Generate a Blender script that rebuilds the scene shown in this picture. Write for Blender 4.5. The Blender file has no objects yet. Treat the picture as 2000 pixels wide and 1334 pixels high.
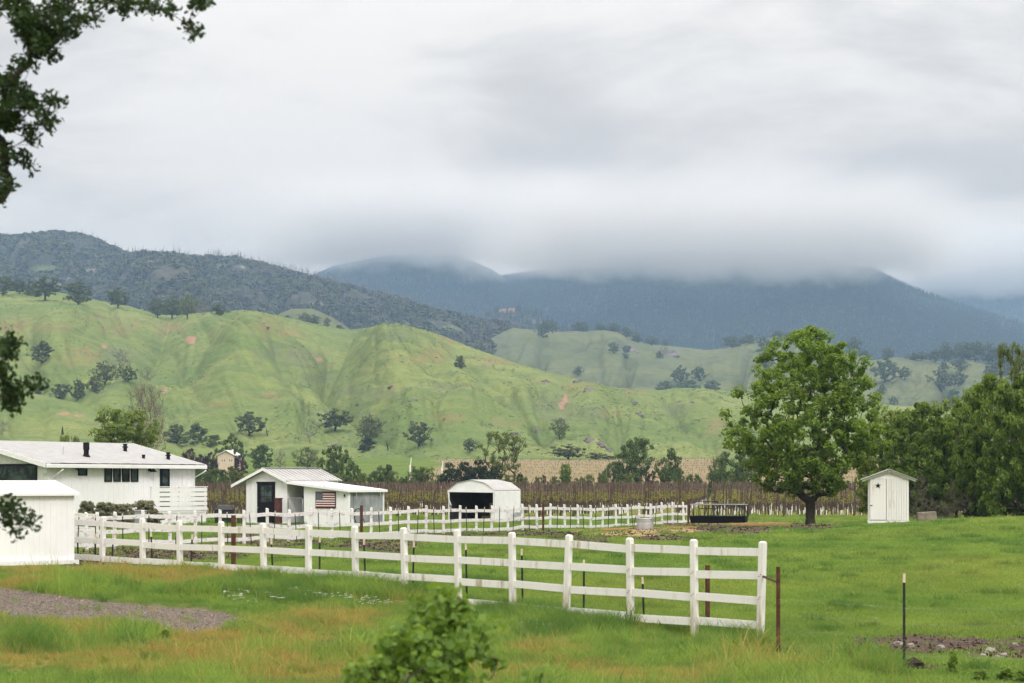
import bpy, math, random
import numpy as np
from mathutils import Vector, Matrix

R = math.radians
scene = bpy.context.scene
C = scene.collection

# ------------------------------------------------------------------ camera, sky, sun, exposure
FP = 4000.0          # focal length in pixels of the 2000 px wide photograph
HOR = 941.0          # eye level, in the photograph's pixels
EYE = 2.5
cam_d = bpy.data.cameras.new('camera')
cam = bpy.data.objects.new('camera', cam_d)
C.objects.link(cam)
cam.location = (0, 0, EYE)
cam.rotation_euler = (R(90), 0, 0)
cam_d.sensor_width = 36.0
cam_d.lens = 36.0 * FP / 2000.0
cam_d.shift_y = (HOR - 667.0) / 2000.0
cam_d.clip_start = 0.1
cam_d.clip_end = 40000
cam_d.dof.use_dof = True
cam_d.dof.focus_distance = 115.0
cam_d.dof.aperture_fstop = 5.0
scene.camera = cam

SUN_EL, SUN_AZ = R(40), R(160)      # soft light from behind the camera, a little to the right
world = bpy.data.worlds.new('World')
scene.world = world
world.use_nodes = True
wn, wl = world.node_tree.nodes, world.node_tree.links
wn.clear()


def wnode(t, **kw):
    n = wn.new(t)
    for k, v in kw.items():
        setattr(n, k, v)
    return n


def build_world():
    out = wnode('ShaderNodeOutputWorld')
    bg = wnode('ShaderNodeBackground')
    sky = wnode('ShaderNodeTexSky', sky_type='NISHITA')
    sky.sun_disc = False
    sky.sun_elevation = SUN_EL
    sky.sun_rotation = SUN_AZ
    sky.air_density = 1.0
    sky.dust_density = 2.0
    tc = wnode('ShaderNodeTexCoord')
    sep = wnode('ShaderNodeSeparateXYZ')
    wl.new(tc.outputs['Generated'], sep.inputs[0])
    mp = wnode('ShaderNodeMapping')
    mp.inputs['Scale'].default_value = (3.4, 3.4, 9.0)
    mp.inputs['Location'].default_value = (0.35, 0.2, 0.15)
    wl.new(tc.outputs['Generated'], mp.inputs[0])
    n1 = wnode('ShaderNodeTexNoise')
    n1.inputs['Scale'].default_value = 1.8
    n1.inputs['Detail'].default_value = 7.0
    n1.inputs['Roughness'].default_value = 0.54
    n1.inputs['Distortion'].default_value = 0.35
    wl.new(mp.outputs[0], n1.inputs['Vector'])
    ramp = wnode('ShaderNodeValToRGB')
    ramp.color_ramp.interpolation = 'EASE'
    ramp.color_ramp.elements[0].position = 0.33
    ramp.color_ramp.elements[0].color = (0.665, 0.615, 0.572, 1)
    ramp.color_ramp.elements[1].position = 0.62
    ramp.color_ramp.elements[1].color = (0.975, 0.908, 0.84, 1)
    wl.new(n1.outputs['Fac'], ramp.inputs[0])
    warm = wnode('ShaderNodeMapRange')          # overcast is a touch warmer towards the horizon, all round
    wl.new(sep.outputs['Z'], warm.inputs['Value'])
    warm.inputs['From Min'].default_value = 0.02; warm.inputs['From Max'].default_value = 0.25; warm.inputs['To Min'].default_value = 1.0; warm.inputs['To Max'].default_value = 0.0
    wm = wnode('ShaderNodeMix', data_type='RGBA'); wm.blend_type = 'MULTIPLY'
    wl.new(warm.outputs[0], wm.inputs['Factor']); wl.new(ramp.outputs[0], wm.inputs['A']); wm.inputs['B'].default_value = (1.06, 0.965, 0.855, 1)
    # an overcast sky brightens smoothly towards the zenith
    mx = wnode('ShaderNodeMath', operation='MAXIMUM')
    wl.new(sep.outputs['Z'], mx.inputs[0]); mx.inputs[1].default_value = 0.0
    pw = wnode('ShaderNodeMath', operation='POWER')
    wl.new(mx.outputs[0], pw.inputs[0]); pw.inputs[1].default_value = 1.8
    ml = wnode('ShaderNodeMath', operation='MULTIPLY_ADD')
    wl.new(pw.outputs[0], ml.inputs[0]); ml.inputs[1].default_value = 2.5; ml.inputs[2].default_value = SKY_BASE
    cl = wnode('ShaderNodeVectorMath', operation='SCALE')
    wl.new(wm.outputs['Result'], cl.inputs[0]); wl.new(ml.outputs[0], cl.inputs['Scale'])
    sk = wnode('ShaderNodeVectorMath', operation='SCALE')
    wl.new(sky.outputs[0], sk.inputs[0]); sk.inputs['Scale'].default_value = 0.06
    mix = wnode('ShaderNodeMix', data_type='RGBA')
    mix.inputs['Factor'].default_value = 0.92
    wl.new(sk.outputs[0], mix.inputs['A']); wl.new(cl.outputs[0], mix.inputs['B'])
    wl.new(mix.outputs['Result'], bg.inputs['Color'])
    bg.inputs['Strength'].default_value = 1.0
    wl.new(bg.outputs[0], out.inputs['Surface'])


SKY_BASE = 0.87
build_world()

sun_d = bpy.data.lights.new('sun', 'SUN')
sun_d.energy = 1.5
sun_d.angle = R(16)
sun_d.color = (1.0, 0.985, 0.965)
sun = bpy.data.objects.new('sun', sun_d)
C.objects.link(sun)
_sd = Vector((math.sin(SUN_AZ) * math.cos(SUN_EL), math.cos(SUN_AZ) * math.cos(SUN_EL), math.sin(SUN_EL)))
sun.rotation_euler = _sd.to_track_quat('Z', 'Y').to_euler()

vs = scene.view_settings
vs.view_transform = 'Standard'
vs.look = 'None'
vs.exposure = 0.22
vs.gamma = 1.0
vs.use_curve_mapping = False
scene.render.engine = 'CYCLES'
cy = scene.cycles
cy.use_denoising = True
cy.max_bounces = 5
cy.diffuse_bounces = 3
cy.glossy_bounces = 2
cy.transmission_bounces = 4
cy.transparent_max_bounces = 6
cy.volume_bounces = 2
cy.volume_step_rate = 2.0
cy.volume_max_steps = 128
cy.use_adaptive_sampling = True
cy.adaptive_threshold = 0.035
cy.caustics_reflective = False
cy.caustics_refractive = False

# ------------------------------------------------------------------ helpers
rng = np.random.default_rng(7)
random.seed(7)


def P(px, py, d):
    """the world point that lies d metres ahead under a photograph pixel"""
    return Vector(((px - 1000.0) / FP * d, d, EYE + (HOR - py) / FP * d))


def _hash(ix, iy, seed):
    h = (ix.astype(np.int64) * 374761393 + iy.astype(np.int64) * 668265263 + seed * 974711) & 0x7fffffff
    h = ((h ^ (h >> 13)) * 1274126177) & 0x7fffffff
    h = (h ^ (h >> 16)) & 0x7fffffff
    return h


def noise2(x, y, seed=0):
    x = np.asarray(x, float); y = np.asarray(y, float)
    x, y = np.broadcast_arrays(x, y)
    ix, iy = np.floor(x), np.floor(y)
    fx, fy = x - ix, y - iy
    u = fx * fx * fx * (fx * (fx * 6 - 15) + 10)
    v = fy * fy * fy * (fy * (fy * 6 - 15) + 10)

    def g(dx, dy):
        a = _hash(ix + dx, iy + dy, seed) / float(0x7fffffff) * 2 * math.pi
        return np.cos(a) * (fx - dx) + np.sin(a) * (fy - dy)
    return ((g(0, 0) * (1 - u) + g(1, 0) * u) * (1 - v) + (g(0, 1) * (1 - u) + g(1, 1) * u) * v) * 1.4


def fbm(x, y, seed=0, octv=4, gain=0.5, lac=2.03):
    s, a, f = 0.0, 1.0, 1.0
    for o in range(octv):
        s = s + a * noise2(x * f, y * f, seed + o * 17)
        a *= gain; f *= lac
    return s


def sstep(a, b, x):
    t = np.clip((x - a) / (b - a), 0, 1)
    return t * t * (3 - 2 * t)


def mesh_np(name, verts, faces, mat=None, smooth=False):
    """verts (n,3) array; faces (m,k) array, all faces with k corners"""
    verts = np.asarray(verts, np.float32); faces = np.asarray(faces, np.int32)
    me = bpy.data.meshes.new(name)
    m, k = faces.shape
    me.vertices.add(len(verts)); me.vertices.foreach_set('co', verts.ravel())
    me.loops.add(m * k); me.loops.foreach_set('vertex_index', faces.ravel())
    me.polygons.add(m)
    me.polygons.foreach_set('loop_start', np.arange(0, m * k, k, dtype=np.int32))
    me.polygons.foreach_set('loop_total', np.full(m, k, np.int32))
    if smooth:
        me.polygons.foreach_set('use_smooth', np.ones(m, bool))
    me.update(calc_edges=True)
    if mat:
        me.materials.append(mat)
    return me


def col_attr(me, name, arr):
    a = me.color_attributes.new(name, 'FLOAT_COLOR', 'POINT')
    arr = np.asarray(arr, np.float32)
    if arr.shape[1] == 3:
        arr = np.concatenate([arr, np.ones((len(arr), 1), np.float32)], 1)
    a.data.foreach_set('color', arr.ravel())


class MB:
    """collects simple solids; build() links them as one mesh object"""

    def __init__(s):
        s.v, s.f = [], []

    def add(s, v, f):
        o = len(s.v)
        s.v += [tuple(p) for p in v]
        s.f += [tuple(i + o for i in q) for q in f]
        return s

    def box(s, x0, x1, y0, y1, z0, z1):
        return s.add([(x0, y0, z0), (x1, y0, z0), (x1, y1, z0), (x0, y1, z0), (x0, y0, z1), (x1, y0, z1), (x1, y1, z1), (x0, y1, z1)],
                     [(0, 3, 2, 1), (4, 5, 6, 7), (0, 1, 5, 4), (1, 2, 6, 5), (2, 3, 7, 6), (3, 0, 4, 7)])

    def hexa(s, p):
        """eight corners: four below, four above, both counter-clockwise"""
        return s.add(p, [(0, 3, 2, 1), (4, 5, 6, 7), (0, 1, 5, 4), (1, 2, 6, 5), (2, 3, 7, 6), (3, 0, 4, 7)])

    def prism(s, poly, thick):
        """poly: 3D points of a planar face; thick: vector"""
        n = len(poly); t = Vector(thick)
        a = [Vector(p) for p in poly]; b = [p + t for p in a]
        return s.add(a + b, [tuple(range(n - 1, -1, -1)), tuple(range(n, 2 * n))] + [(i, (i + 1) % n, n + (i + 1) % n, n + i) for i in range(n)])

    def bar(s, a, b, w, h=None, up=(0, 0, 1)):
        """a square or rectangular bar from a to b"""
        a, b = Vector(a), Vector(b); h = h or w
        d = (b - a).normalized(); u = Vector(up)
        if abs(d.dot(u)) > 0.98:
            u = Vector((0, 1, 0))
        sx = d.cross(u).normalized() * (w / 2); sy = sx.cross(d).normalized() * (h / 2)
        q = [a - sx - sy, a + sx - sy, a + sx + sy, a - sx + sy]
        return s.hexa(q + [p + (b - a) for p in q])

    def tube(s, pts, rad, n=6, cap=True):
        pts = [Vector(p) for p in pts]
        if not hasattr(rad, '__len__'):
            rad = [rad] * len(pts)
        rings = []
        for i, p in enumerate(pts):
            d = (pts[min(i + 1, len(pts) - 1)] - pts[max(i - 1, 0)])
            d = d.normalized() if d.length > 1e-9 else Vector((0, 0, 1))
            u = Vector((1, 0, 0)) if abs(d.x) < 0.8 else Vector((0, 1, 0))
            a = d.cross(u).normalized(); b = d.cross(a)
            rings.append([p + (a * math.cos(2 * math.pi * k / n) + b * math.sin(2 * math.pi * k / n)) * rad[i] for k in range(n)])
        v = [q for r_ in rings for q in r_]
        f = []
        for i in range(len(pts) - 1):
            for k in range(n):
                f.append((i * n + k, i * n + (k + 1) % n, (i + 1) * n + (k + 1) % n, (i + 1) * n + k))
        if cap:
            f.append(tuple(range(n - 1, -1, -1))); f.append(tuple((len(pts) - 1) * n + k for k in range(n)))
        return s.add(v, f)

    def lathe(s, prof, n=12, ctr=(0, 0, 0)):
        c = Vector(ctr)
        return s.tube_rings([[c + Vector((r_ * math.cos(2 * math.pi * k / n), r_ * math.sin(2 * math.pi * k / n), z)) for k in range(n)] for r_, z in prof])

    def tube_rings(s, rings):
        n = len(rings[0]); v = [q for r_ in rings for q in r_]; f = []
        for i in range(len(rings) - 1):
            for k in range(n):
                f.append((i * n + k, i * n + (k + 1) % n, (i + 1) * n + (k + 1) % n, (i + 1) * n + k))
        f.append(tuple(range(n - 1, -1, -1))); f.append(tuple((len(rings) - 1) * n + k for k in range(n)))
        return s.add(v, f)

    def mesh(s, name, mat, smooth=False):
        me = bpy.data.meshes.new(name)
        me.from_pydata([tuple(p) for p in s.v], [], s.f)
        me.materials.append(mat)
        if smooth:
            me.polygons.foreach_set('use_smooth', np.ones(len(me.polygons), bool))
        me.update()
        return me

    def build(s, name, mat, parent=None, smooth=False, bevel=0):
        return obj(name, s.mesh(name, mat, smooth), parent, bevel)


def obj(name, me, parent=None, bevel=0):
    o = bpy.data.objects.new(name, me)
    C.objects.link(o)
    if parent is not None:
        o.parent = parent
    if bevel:
        b = o.modifiers.new('bevel', 'BEVEL'); b.width = bevel; b.segments = 1; b.limit_method = 'ANGLE'
    return o


def tag(o, label=None, cat=None, group=None, kind=None):
    if label: o['label'] = label
    if cat: o['category'] = cat
    if group: o['group'] = group
    if kind: o['kind'] = kind
    return o


def empty(name, loc=(0, 0, 0), rz=0.0, label=None, cat=None, group=None):
    o = bpy.data.objects.new(name, None)
    C.objects.link(o)
    o.location = loc; o.rotation_euler = (0, 0, rz); o.empty_display_size = 0.2
    return tag(o, label, cat, group)


_ones = ['', 'first', 'second', 'third', 'fourth', 'fifth', 'sixth', 'seventh', 'eighth', 'ninth']
_card = {20: 'twenty', 30: 'thirty', 40: 'forty', 50: 'fifty', 60: 'sixty', 70: 'seventy', 80: 'eighty'}
_tenth = {20: 'twentieth', 30: 'thirtieth', 40: 'fortieth', 50: 'fiftieth', 60: 'sixtieth', 70: 'seventieth', 80: 'eightieth'}
ORD = _ones[1:] + ['tenth', 'eleventh', 'twelfth', 'thirteenth', 'fourteenth', 'fifteenth', 'sixteenth', 'seventeenth', 'eighteenth', 'nineteenth']
for _t in range(20, 90, 10):
    ORD += [_tenth[_t]] + [_card[_t] + '-' + o for o in _ones[1:]]

# ------------------------------------------------------------------ materials
class NM:
    """a small node-material builder"""

    def __init__(s, name, rough=0.85, spec=0.2):
        s.m = bpy.data.materials.new(name); s.m.use_nodes = True
        s.n, s.l = s.m.node_tree.nodes, s.m.node_tree.links
        s.bsdf = s.n['Principled BSDF']; s.out = s.n['Material Output']
        s.bsdf.inputs['Roughness'].default_value = rough
        s.bsdf.inputs['Specular IOR Level'].default_value = spec
        s._obj = None

    def node(s, t, **kw):
        n = s.n.new(t)
        for k, v in kw.items(): setattr(n, k, v)
        return n

    def coord(s, kind='Object', scale=(1, 1, 1)):
        t = s.node('ShaderNodeTexCoord') if kind != 'World' else s.node('ShaderNodeNewGeometry')
        o = t.outputs['Position'] if kind == 'World' else t.outputs[kind]
        if tuple(scale) != (1, 1, 1):
            m = s.node('ShaderNodeMapping'); m.inputs['Scale'].default_value = scale
            s.l.new(o, m.inputs[0]); o = m.outputs[0]
        return o

    def noise(s, vec, scale, detail=3, rough=0.5, dist=0.0):
        n = s.node('ShaderNodeTexNoise')
        n.inputs['Scale'].default_value = scale; n.inputs['Detail'].default_value = detail
        n.inputs['Roughness'].default_value = rough; n.inputs['Distortion'].default_value = dist
        if vec is not None: s.l.new(vec, n.inputs['Vector'])
        return n.outputs['Fac']

    def rng(s, v, a, b, c=0.0, d=1.0):
        n = s.node('ShaderNodeMapRange')
        n.interpolation_type = 'SMOOTHSTEP'
        n.inputs['From Min'].default_value = a; n.inputs['From Max'].default_value = b
        n.inputs['To Min'].default_value = c; n.inputs['To Max'].default_value = d
        s.l.new(v, n.inputs['Value'])
        return n.outputs['Result']

    def math(s, op, a, b=None):
        n = s.node('ShaderNodeMath', operation=op)
        for i, x in enumerate((a, b)):
            if x is None: continue
            if hasattr(x, 'is_linked') or hasattr(x, 'links'): s.l.new(x, n.inputs[i])
            else: n.inputs[i].default_value = x
        return n.outputs[0]

    def mix(s, f, a, b, mode='MIX'):
        n = s.node('ShaderNodeMix', data_type='RGBA'); n.blend_type = mode
        for k, x in (('Factor', f), ('A', a), ('B', b)):
            if isinstance(x, (tuple, list)):
                n.inputs[k].default_value = (*x[:3], 1)
            elif isinstance(x, (int, float)):
                n.inputs[k].default_value = x
            else:
                s.l.new(x, n.inputs[k])
        return n.outputs['Result']

    def attr(s, name, typ='GEOMETRY'):
        n = s.node('ShaderNodeAttribute'); n.attribute_name = name; n.attribute_type = typ
        return n

    def base(s, c):
        if isinstance(c, (tuple, list)): s.bsdf.inputs['Base Color'].default_value = (*c[:3], 1)
        else: s.l.new(c, s.bsdf.inputs['Base Color'])
        return s

    def bump(s, h, strength=0.3, dist=0.02):
        b = s.node('ShaderNodeBump'); b.inputs['Strength'].default_value = strength; b.inputs['Distance'].default_value = dist
        s.l.new(h, b.inputs['Height']); s.l.new(b.outputs[0], s.bsdf.inputs['Normal'])
        return s


def simple(name, col, rough=0.8, var=0.25, scale=8.0, spec=0.2, metal=0.0, bump=0.0, kind='Object'):
    k = NM(name, rough, spec)
    v = k.noise(k.coord(kind), scale, 4, 0.6)
    k.base(k.mix(k.rng(v, 0.3, 0.7), tuple(c * (1 - var) for c in col), tuple(min(1, c * (1 + var * 0.6)) for c in col)))
    k.bsdf.inputs['Metallic'].default_value = metal
    if bump:
        k.bump(v, bump, 0.02)
    return k.m


def paint(name, col=(0.80, 0.80, 0.79), dirt=(0.42, 0.36, 0.29), amount=0.25, scale=2.5, peel=0.0, rough=0.6):
    """weathered paint: streaks of dirt and, with peel, bare grey wood in flakes"""
    k = NM(name, rough, 0.3)
    w = k.coord('World')
    st = k.noise(k.coord('World', (6, 6, 0.7)), scale, 4, 0.6)
    bl = k.noise(w, scale * 0.6, 4, 0.6)
    d = k.math('MULTIPLY', k.rng(st, 0.5, 0.75), k.rng(bl, 0.4, 0.7))
    c = k.mix(k.math('MULTIPLY', d, amount * 2.2), col, dirt)
    c = k.mix(k.rng(k.noise(w, 0.7, 2), 0.35, 0.7), c, tuple(x * 0.94 for x in col), 'MULTIPLY') if False else c
    if peel:
        fl = k.noise(k.coord('World', (1, 1, 2.6)), 3.2, 5, 0.62)
        pk = k.rng(fl, 0.60 - peel * 0.1, 0.66 - peel * 0.1)
        c = k.mix(k.math('MULTIPLY', pk, 0.75), c, (0.40, 0.35, 0.31))
    k.base(c)
    k.bump(st, 0.15, 0.01)
    return k.m


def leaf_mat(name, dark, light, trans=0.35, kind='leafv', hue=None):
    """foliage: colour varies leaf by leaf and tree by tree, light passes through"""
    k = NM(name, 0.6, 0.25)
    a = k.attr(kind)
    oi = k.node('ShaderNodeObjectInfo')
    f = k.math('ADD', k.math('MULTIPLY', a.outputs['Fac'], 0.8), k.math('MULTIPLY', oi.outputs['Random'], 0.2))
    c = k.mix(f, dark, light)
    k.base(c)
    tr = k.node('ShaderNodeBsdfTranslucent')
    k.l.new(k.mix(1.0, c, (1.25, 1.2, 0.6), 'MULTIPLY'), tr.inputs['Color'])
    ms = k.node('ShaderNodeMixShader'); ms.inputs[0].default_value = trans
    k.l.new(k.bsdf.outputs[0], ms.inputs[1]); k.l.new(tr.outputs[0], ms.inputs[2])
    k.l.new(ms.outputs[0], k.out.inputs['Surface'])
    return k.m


M = {}
M['white'] = paint('white_paint', amount=0.10)
M['white_board'] = paint('white_board_paint', (0.87, 0.87, 0.865), amount=0.16, scale=1.2)
M['fence_white'] = paint('fence_white_paint', (0.78, 0.765, 0.73), (0.44, 0.37, 0.28), 0.75, 1.3, peel=0.0)
M['fence_old'] = paint('old_fence_paint', (0.80, 0.79, 0.77), (0.42, 0.37, 0.31), 0.35, 3.0, peel=0.45)
M['outhouse'] = paint('outhouse_paint', (0.79, 0.78, 0.75), (0.40, 0.29, 0.19), 0.40, 1.6, peel=0.0)
M['white_metal'] = simple('white_metal', (0.84, 0.84, 0.84), 0.45, 0.05, 1.5, 0.4)
M['roof_pale'] = simple('pale_roof', (0.385, 0.385, 0.385), 0.75, 0.10, 2.0)
M['roof_metal'] = simple('galvanised_roof', (0.42, 0.415, 0.41), 0.5, 0.12, 1.2, 0.4)
M['grey_metal'] = simple('weathered_zinc', (0.30, 0.32, 0.33), 0.55, 0.28, 1.3, 0.4)
M['zinc'] = simple('zinc', (0.48, 0.50, 0.51), 0.42, 0.2, 3.0, 0.5, 0.5)
M['black'] = simple('black_paint', (0.012, 0.012, 0.015), 0.7, 0.3, 6, 0.12)
M['black_cloth'] = simple('black_vinyl', (0.012, 0.012, 0.014), 0.45, 0.4, 5, 0.4)
M['rust'] = simple('rusty_pipe', (0.10, 0.042, 0.025), 0.85, 0.5, 14)
M['tpost'] = simple('dark_steel_stake', (0.025, 0.027, 0.024), 0.7, 0.4, 10)
M['cream_tip'] = simple('cream_paint', (0.62, 0.52, 0.38), 0.7, 0.2, 12)
M['stake'] = simple('vineyard_stake', (0.095, 0.066, 0.05), 0.9, 0.6, 3.0, kind='World')
M['tube_white'] = simple('grow_tube_plastic', (0.80, 0.79, 0.74), 0.6, 0.1, 3)
M['wood_grey'] = simple('grey_wood', (0.20, 0.175, 0.155), 0.9, 0.45, 9, bump=0.4)
M['wood_dark'] = simple('dark_wood', (0.075, 0.055, 0.04), 0.9, 0.4, 7)
M['wire'] = simple('fence_wire', (0.28, 0.28, 0.28), 0.5, 0.2, 3, 0.4, 0.6)
M['straw'] = simple('straw', (0.42, 0.30, 0.13), 0.9, 0.35, 12, bump=0.5)
M['hay'] = simple('hay_bale', (0.20, 0.15, 0.07), 0.95, 0.4, 9, bump=0.6)
M['soil_dark'] = simple('dark_soil', (0.045, 0.033, 0.026), 0.95, 0.4, 12, bump=0.8)
M['concrete'] = simple('concrete', (0.24, 0.205, 0.165), 0.9, 0.3, 4, bump=0.4)
M['rock'] = simple('rock', (0.25, 0.21, 0.175), 0.9, 0.4, 0.6, bump=0.6)
M['rock_hill'] = simple('hill_rock', (0.17, 0.15, 0.135), 0.9, 0.45, 0.35, bump=0.6)
M['field_stone'] = simple('field_stone', (0.30, 0.265, 0.235), 0.9, 0.35, 5, bump=0.4)
M['bark'] = simple('bark', (0.062, 0.05, 0.04), 0.95, 0.4, 7, bump=0.7)
M['bark_pale'] = simple('pale_bark', (0.17, 0.15, 0.125), 0.95, 0.4, 4, bump=0.4)
M['cream_wall'] = simple('cream_wall', (0.62, 0.50, 0.38), 0.8, 0.06, 1.0)
M['flag_red'] = simple('flag_red', (0.21, 0.012, 0.018), 0.7, 0.2, 5)
M['flag_white'] = simple('flag_white', (0.78, 0.74, 0.70), 0.7, 0.08, 5)
M['flag_blue'] = simple('flag_blue', (0.014, 0.026, 0.06), 0.7, 0.2, 5)
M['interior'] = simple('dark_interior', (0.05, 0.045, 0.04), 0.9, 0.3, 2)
M['plum'] = simple('clay_pot', (0.11, 0.045, 0.045), 0.8, 0.3, 5)


def glass_mat():
    k = NM('window_glass', 0.08, 0.3)
    v = k.noise(k.coord('World'), 1.6, 3, 0.6)
    k.base(k.mix(k.rng(v, 0.4, 0.66), (0.012, 0.016, 0.016), (0.06, 0.085, 0.075)))
    k.bsdf.inputs['IOR'].default_value = 1.5
    return k.m


M['glass'] = glass_mat()
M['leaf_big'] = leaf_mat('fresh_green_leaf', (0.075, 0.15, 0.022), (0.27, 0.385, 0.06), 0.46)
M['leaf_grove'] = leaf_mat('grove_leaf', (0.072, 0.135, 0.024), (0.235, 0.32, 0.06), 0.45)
M['leaf_oak'] = leaf_mat('hill_oak_leaf', (0.055, 0.076, 0.03), (0.125, 0.155, 0.062), 0.3)
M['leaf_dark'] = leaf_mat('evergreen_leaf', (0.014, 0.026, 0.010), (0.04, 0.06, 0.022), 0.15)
M['leaf_mid'] = leaf_mat('valley_leaf', (0.06, 0.10, 0.03), (0.15, 0.21, 0.068), 0.35)
M['leaf_pale'] = leaf_mat('willow_leaf', (0.085, 0.12, 0.035), (0.19, 0.235, 0.075), 0.4)
M['leaf_plum'] = leaf_mat('plum_leaf', (0.035, 0.015, 0.018), (0.085, 0.038, 0.042), 0.2)
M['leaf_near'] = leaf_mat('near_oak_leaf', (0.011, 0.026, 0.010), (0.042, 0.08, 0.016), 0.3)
M['leaf_bush'] = leaf_mat('near_bush_leaf', (0.075, 0.16, 0.026), (0.31, 0.44, 0.09), 0.45)
M['leaf_vine'] = leaf_mat('vine_leaf', (0.12, 0.135, 0.03), (0.27, 0.25, 0.06), 0.4)
M['leaf_hedge'] = leaf_mat('hedge_leaf', (0.13, 0.135, 0.075), (0.30, 0.295, 0.185), 0.3)
M['leaf_brush'] = leaf_mat('brush_leaf', (0.025, 0.03, 0.014), (0.07, 0.078, 0.034), 0.2)
M['chaparral'] = leaf_mat('chaparral_leaf', (0.016, 0.021, 0.015), (0.075, 0.068, 0.05), 0.12)
M['twig'] = leaf_mat('bare_twig', (0.10, 0.08, 0.065), (0.20, 0.165, 0.13), 0.0)
M['conifer'] = leaf_mat('conifer_needle', (0.015, 0.024, 0.016), (0.04, 0.055, 0.032), 0.1)
M['leaf_fresh'] = leaf_mat('fresh_spring_leaf', (0.11, 0.17, 0.035), (0.24, 0.31, 0.07), 0.42)


def post_paint():
    """fence post paint with mud splash and green-brown stain climbing from the ground"""
    k = NM('fence_post_paint', 0.6, 0.3)
    w = k.coord('World'); ob = k.coord('Object')
    sep = k.node('ShaderNodeSeparateXYZ'); k.l.new(ob, sep.inputs[0])
    st = k.noise(k.coord('World', (7, 7, 0.8)), 2.2, 4, 0.6); bl = k.noise(w, 5.0, 4, 0.65)
    low = k.rng(sep.outputs['Z'], -0.75, -1.5)
    d = k.math('MULTIPLY', k.math('ADD', k.math('MULTIPLY', low, 0.9), 0.16), k.rng(st, 0.32, 0.68))
    c = k.mix(k.math('MINIMUM', d, 0.8), (0.78, 0.765, 0.73), (0.40, 0.34, 0.23))
    c = k.mix(k.math('MULTIPLY', k.rng(bl, 0.62, 0.72), 0.5), c, (0.45, 0.38, 0.30))
    k.base(c); k.bump(st, 0.2, 0.01)
    return k.m


M['fence_post'] = post_paint()
# ------------------------------------------------------------------ terrain
def seg_dist(px, py, poly):
    best = np.full(np.shape(px), 1e9)
    for (x0, y0), (x1, y1) in zip(poly[:-1], poly[1:]):
        dx, dy = x1 - x0, y1 - y0
        t = np.clip(((px - x0) * dx + (py - y0) * dy) / (dx * dx + dy * dy + 1e-9), 0, 1)
        best = np.minimum(best, np.hypot(px - x0 - t * dx, py - y0 - t * dy))
    return best


def ground_base(x, y):
    z = np.zeros(np.broadcast(x, y).shape)
    z = z + 0.52 * np.exp(-((x + 11.0) / 9.0) ** 2 / 2 - ((y - 48.0) / 8.0) ** 2 / 2)       # rise by the white shed
    sy = np.where(y < 84, 24.0, 13.0)
    z = z + 1.02 * np.exp(-((x - 26.0) / 13.0) ** 2 / 2 - ((y - 84.0) / sy) ** 2 / 2)        # pasture mound on the right
    z = z - 0.34 * np.exp(-((x - 4.0) / 6.0) ** 2 / 2 - ((y - 35.0) / 8.0) ** 2 / 2)
    fd = seg_dist(x, y, [(-19.0, 76.0), (11.8, 135.0)])
    z = z - 0.24 * np.exp(-(fd / 7.0) ** 2)                                               # slight dip along the far fence
    r = np.sqrt(x * x + y * y)
    z = z + 9.4 * sstep(255, 600, r) * sstep(-200, 120, y)
    return z


def ground_z(x, y):
    x = np.asarray(x, float); y = np.asarray(y, float)
    r = np.sqrt(x * x + y * y)
    z = ground_base(x, y)
    near = sstep(400, 120, r)
    z = z + near * (0.05 * fbm(x / 3.1, y / 3.1, 3, 3) + 0.09 * noise2(x / 11.0, y / 11.0, 9))
    return z


def GZ(x, y):
    return float(ground_z(np.array([x]), np.array([y]))[0])


def ground_hit(px, py):
    """the ground point under a photograph pixel"""
    ds = np.exp(np.linspace(math.log(6), math.log(900), 3000))
    u = (px - 1000.0) / FP
    zs = ground_z(u * ds, ds)
    yy = HOR - FP * (zs - EYE) / ds
    k = np.where(yy <= py)[0]
    d = ds[k[0]] if len(k) else ds[-1]
    return Vector((u * d, d, GZ(u * d, d)))


def on_ground(px, d):
    x = (px - 1000.0) / FP * d
    return Vector((x, d, GZ(x, d)))


def inside(px, py, poly):
    n = len(poly); c = np.zeros(np.shape(px), bool)
    for i in range(n):
        x0, y0 = poly[i]; x1, y1 = poly[(i + 1) % n]
        if y0 == y1: continue
        k = ((y0 > py) != (y1 > py)) & (px < (x1 - x0) * (py - y0) / (y1 - y0) + x0)
        c ^= k
    return c


GRAVEL = [(-300, 1120), (0, 1147), (100, 1159), (200, 1177), (300, 1185), (400, 1192), (450, 1199), (490, 1214), (455, 1226), (425, 1241), (385, 1253),
          (330, 1250), (280, 1233), (150, 1222), (0, 1208), (-300, 1180)]
SOIL = [(330, 1083, 230, 20), (170, 1092, 60, 16), (560, 1062, 130, 10), (720, 1062, 140, 11), (900, 1047, 130, 6), (1060, 1044, 120, 9), (480, 1050, 90, 7),
        (1140, 1050, 90, 12), (1290, 1051, 120, 7), (1420, 1033, 140, 11), (1560, 1028, 110, 8), (1330, 1022, 60, 8),
        (1830, 1256, 200, 24), (1960, 1264, 130, 30), (1720, 1262, 90, 15), (1640, 1296, 60, 9), (1800, 1300, 60, 9), (760, 1072, 60, 10), (1255, 1040, 90, 9),
        (230, 1098, 60, 9), (560, 1093, 60, 5), (640, 1270, 40, 10)]
STRAW = [(1240, 1040, 95, 7), (1330, 1038, 50, 5), (1480, 1026, 60, 4), (1380, 1022, 45, 3), (1180, 1043, 50, 4), (985, 1016, 60, 3)]
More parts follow.
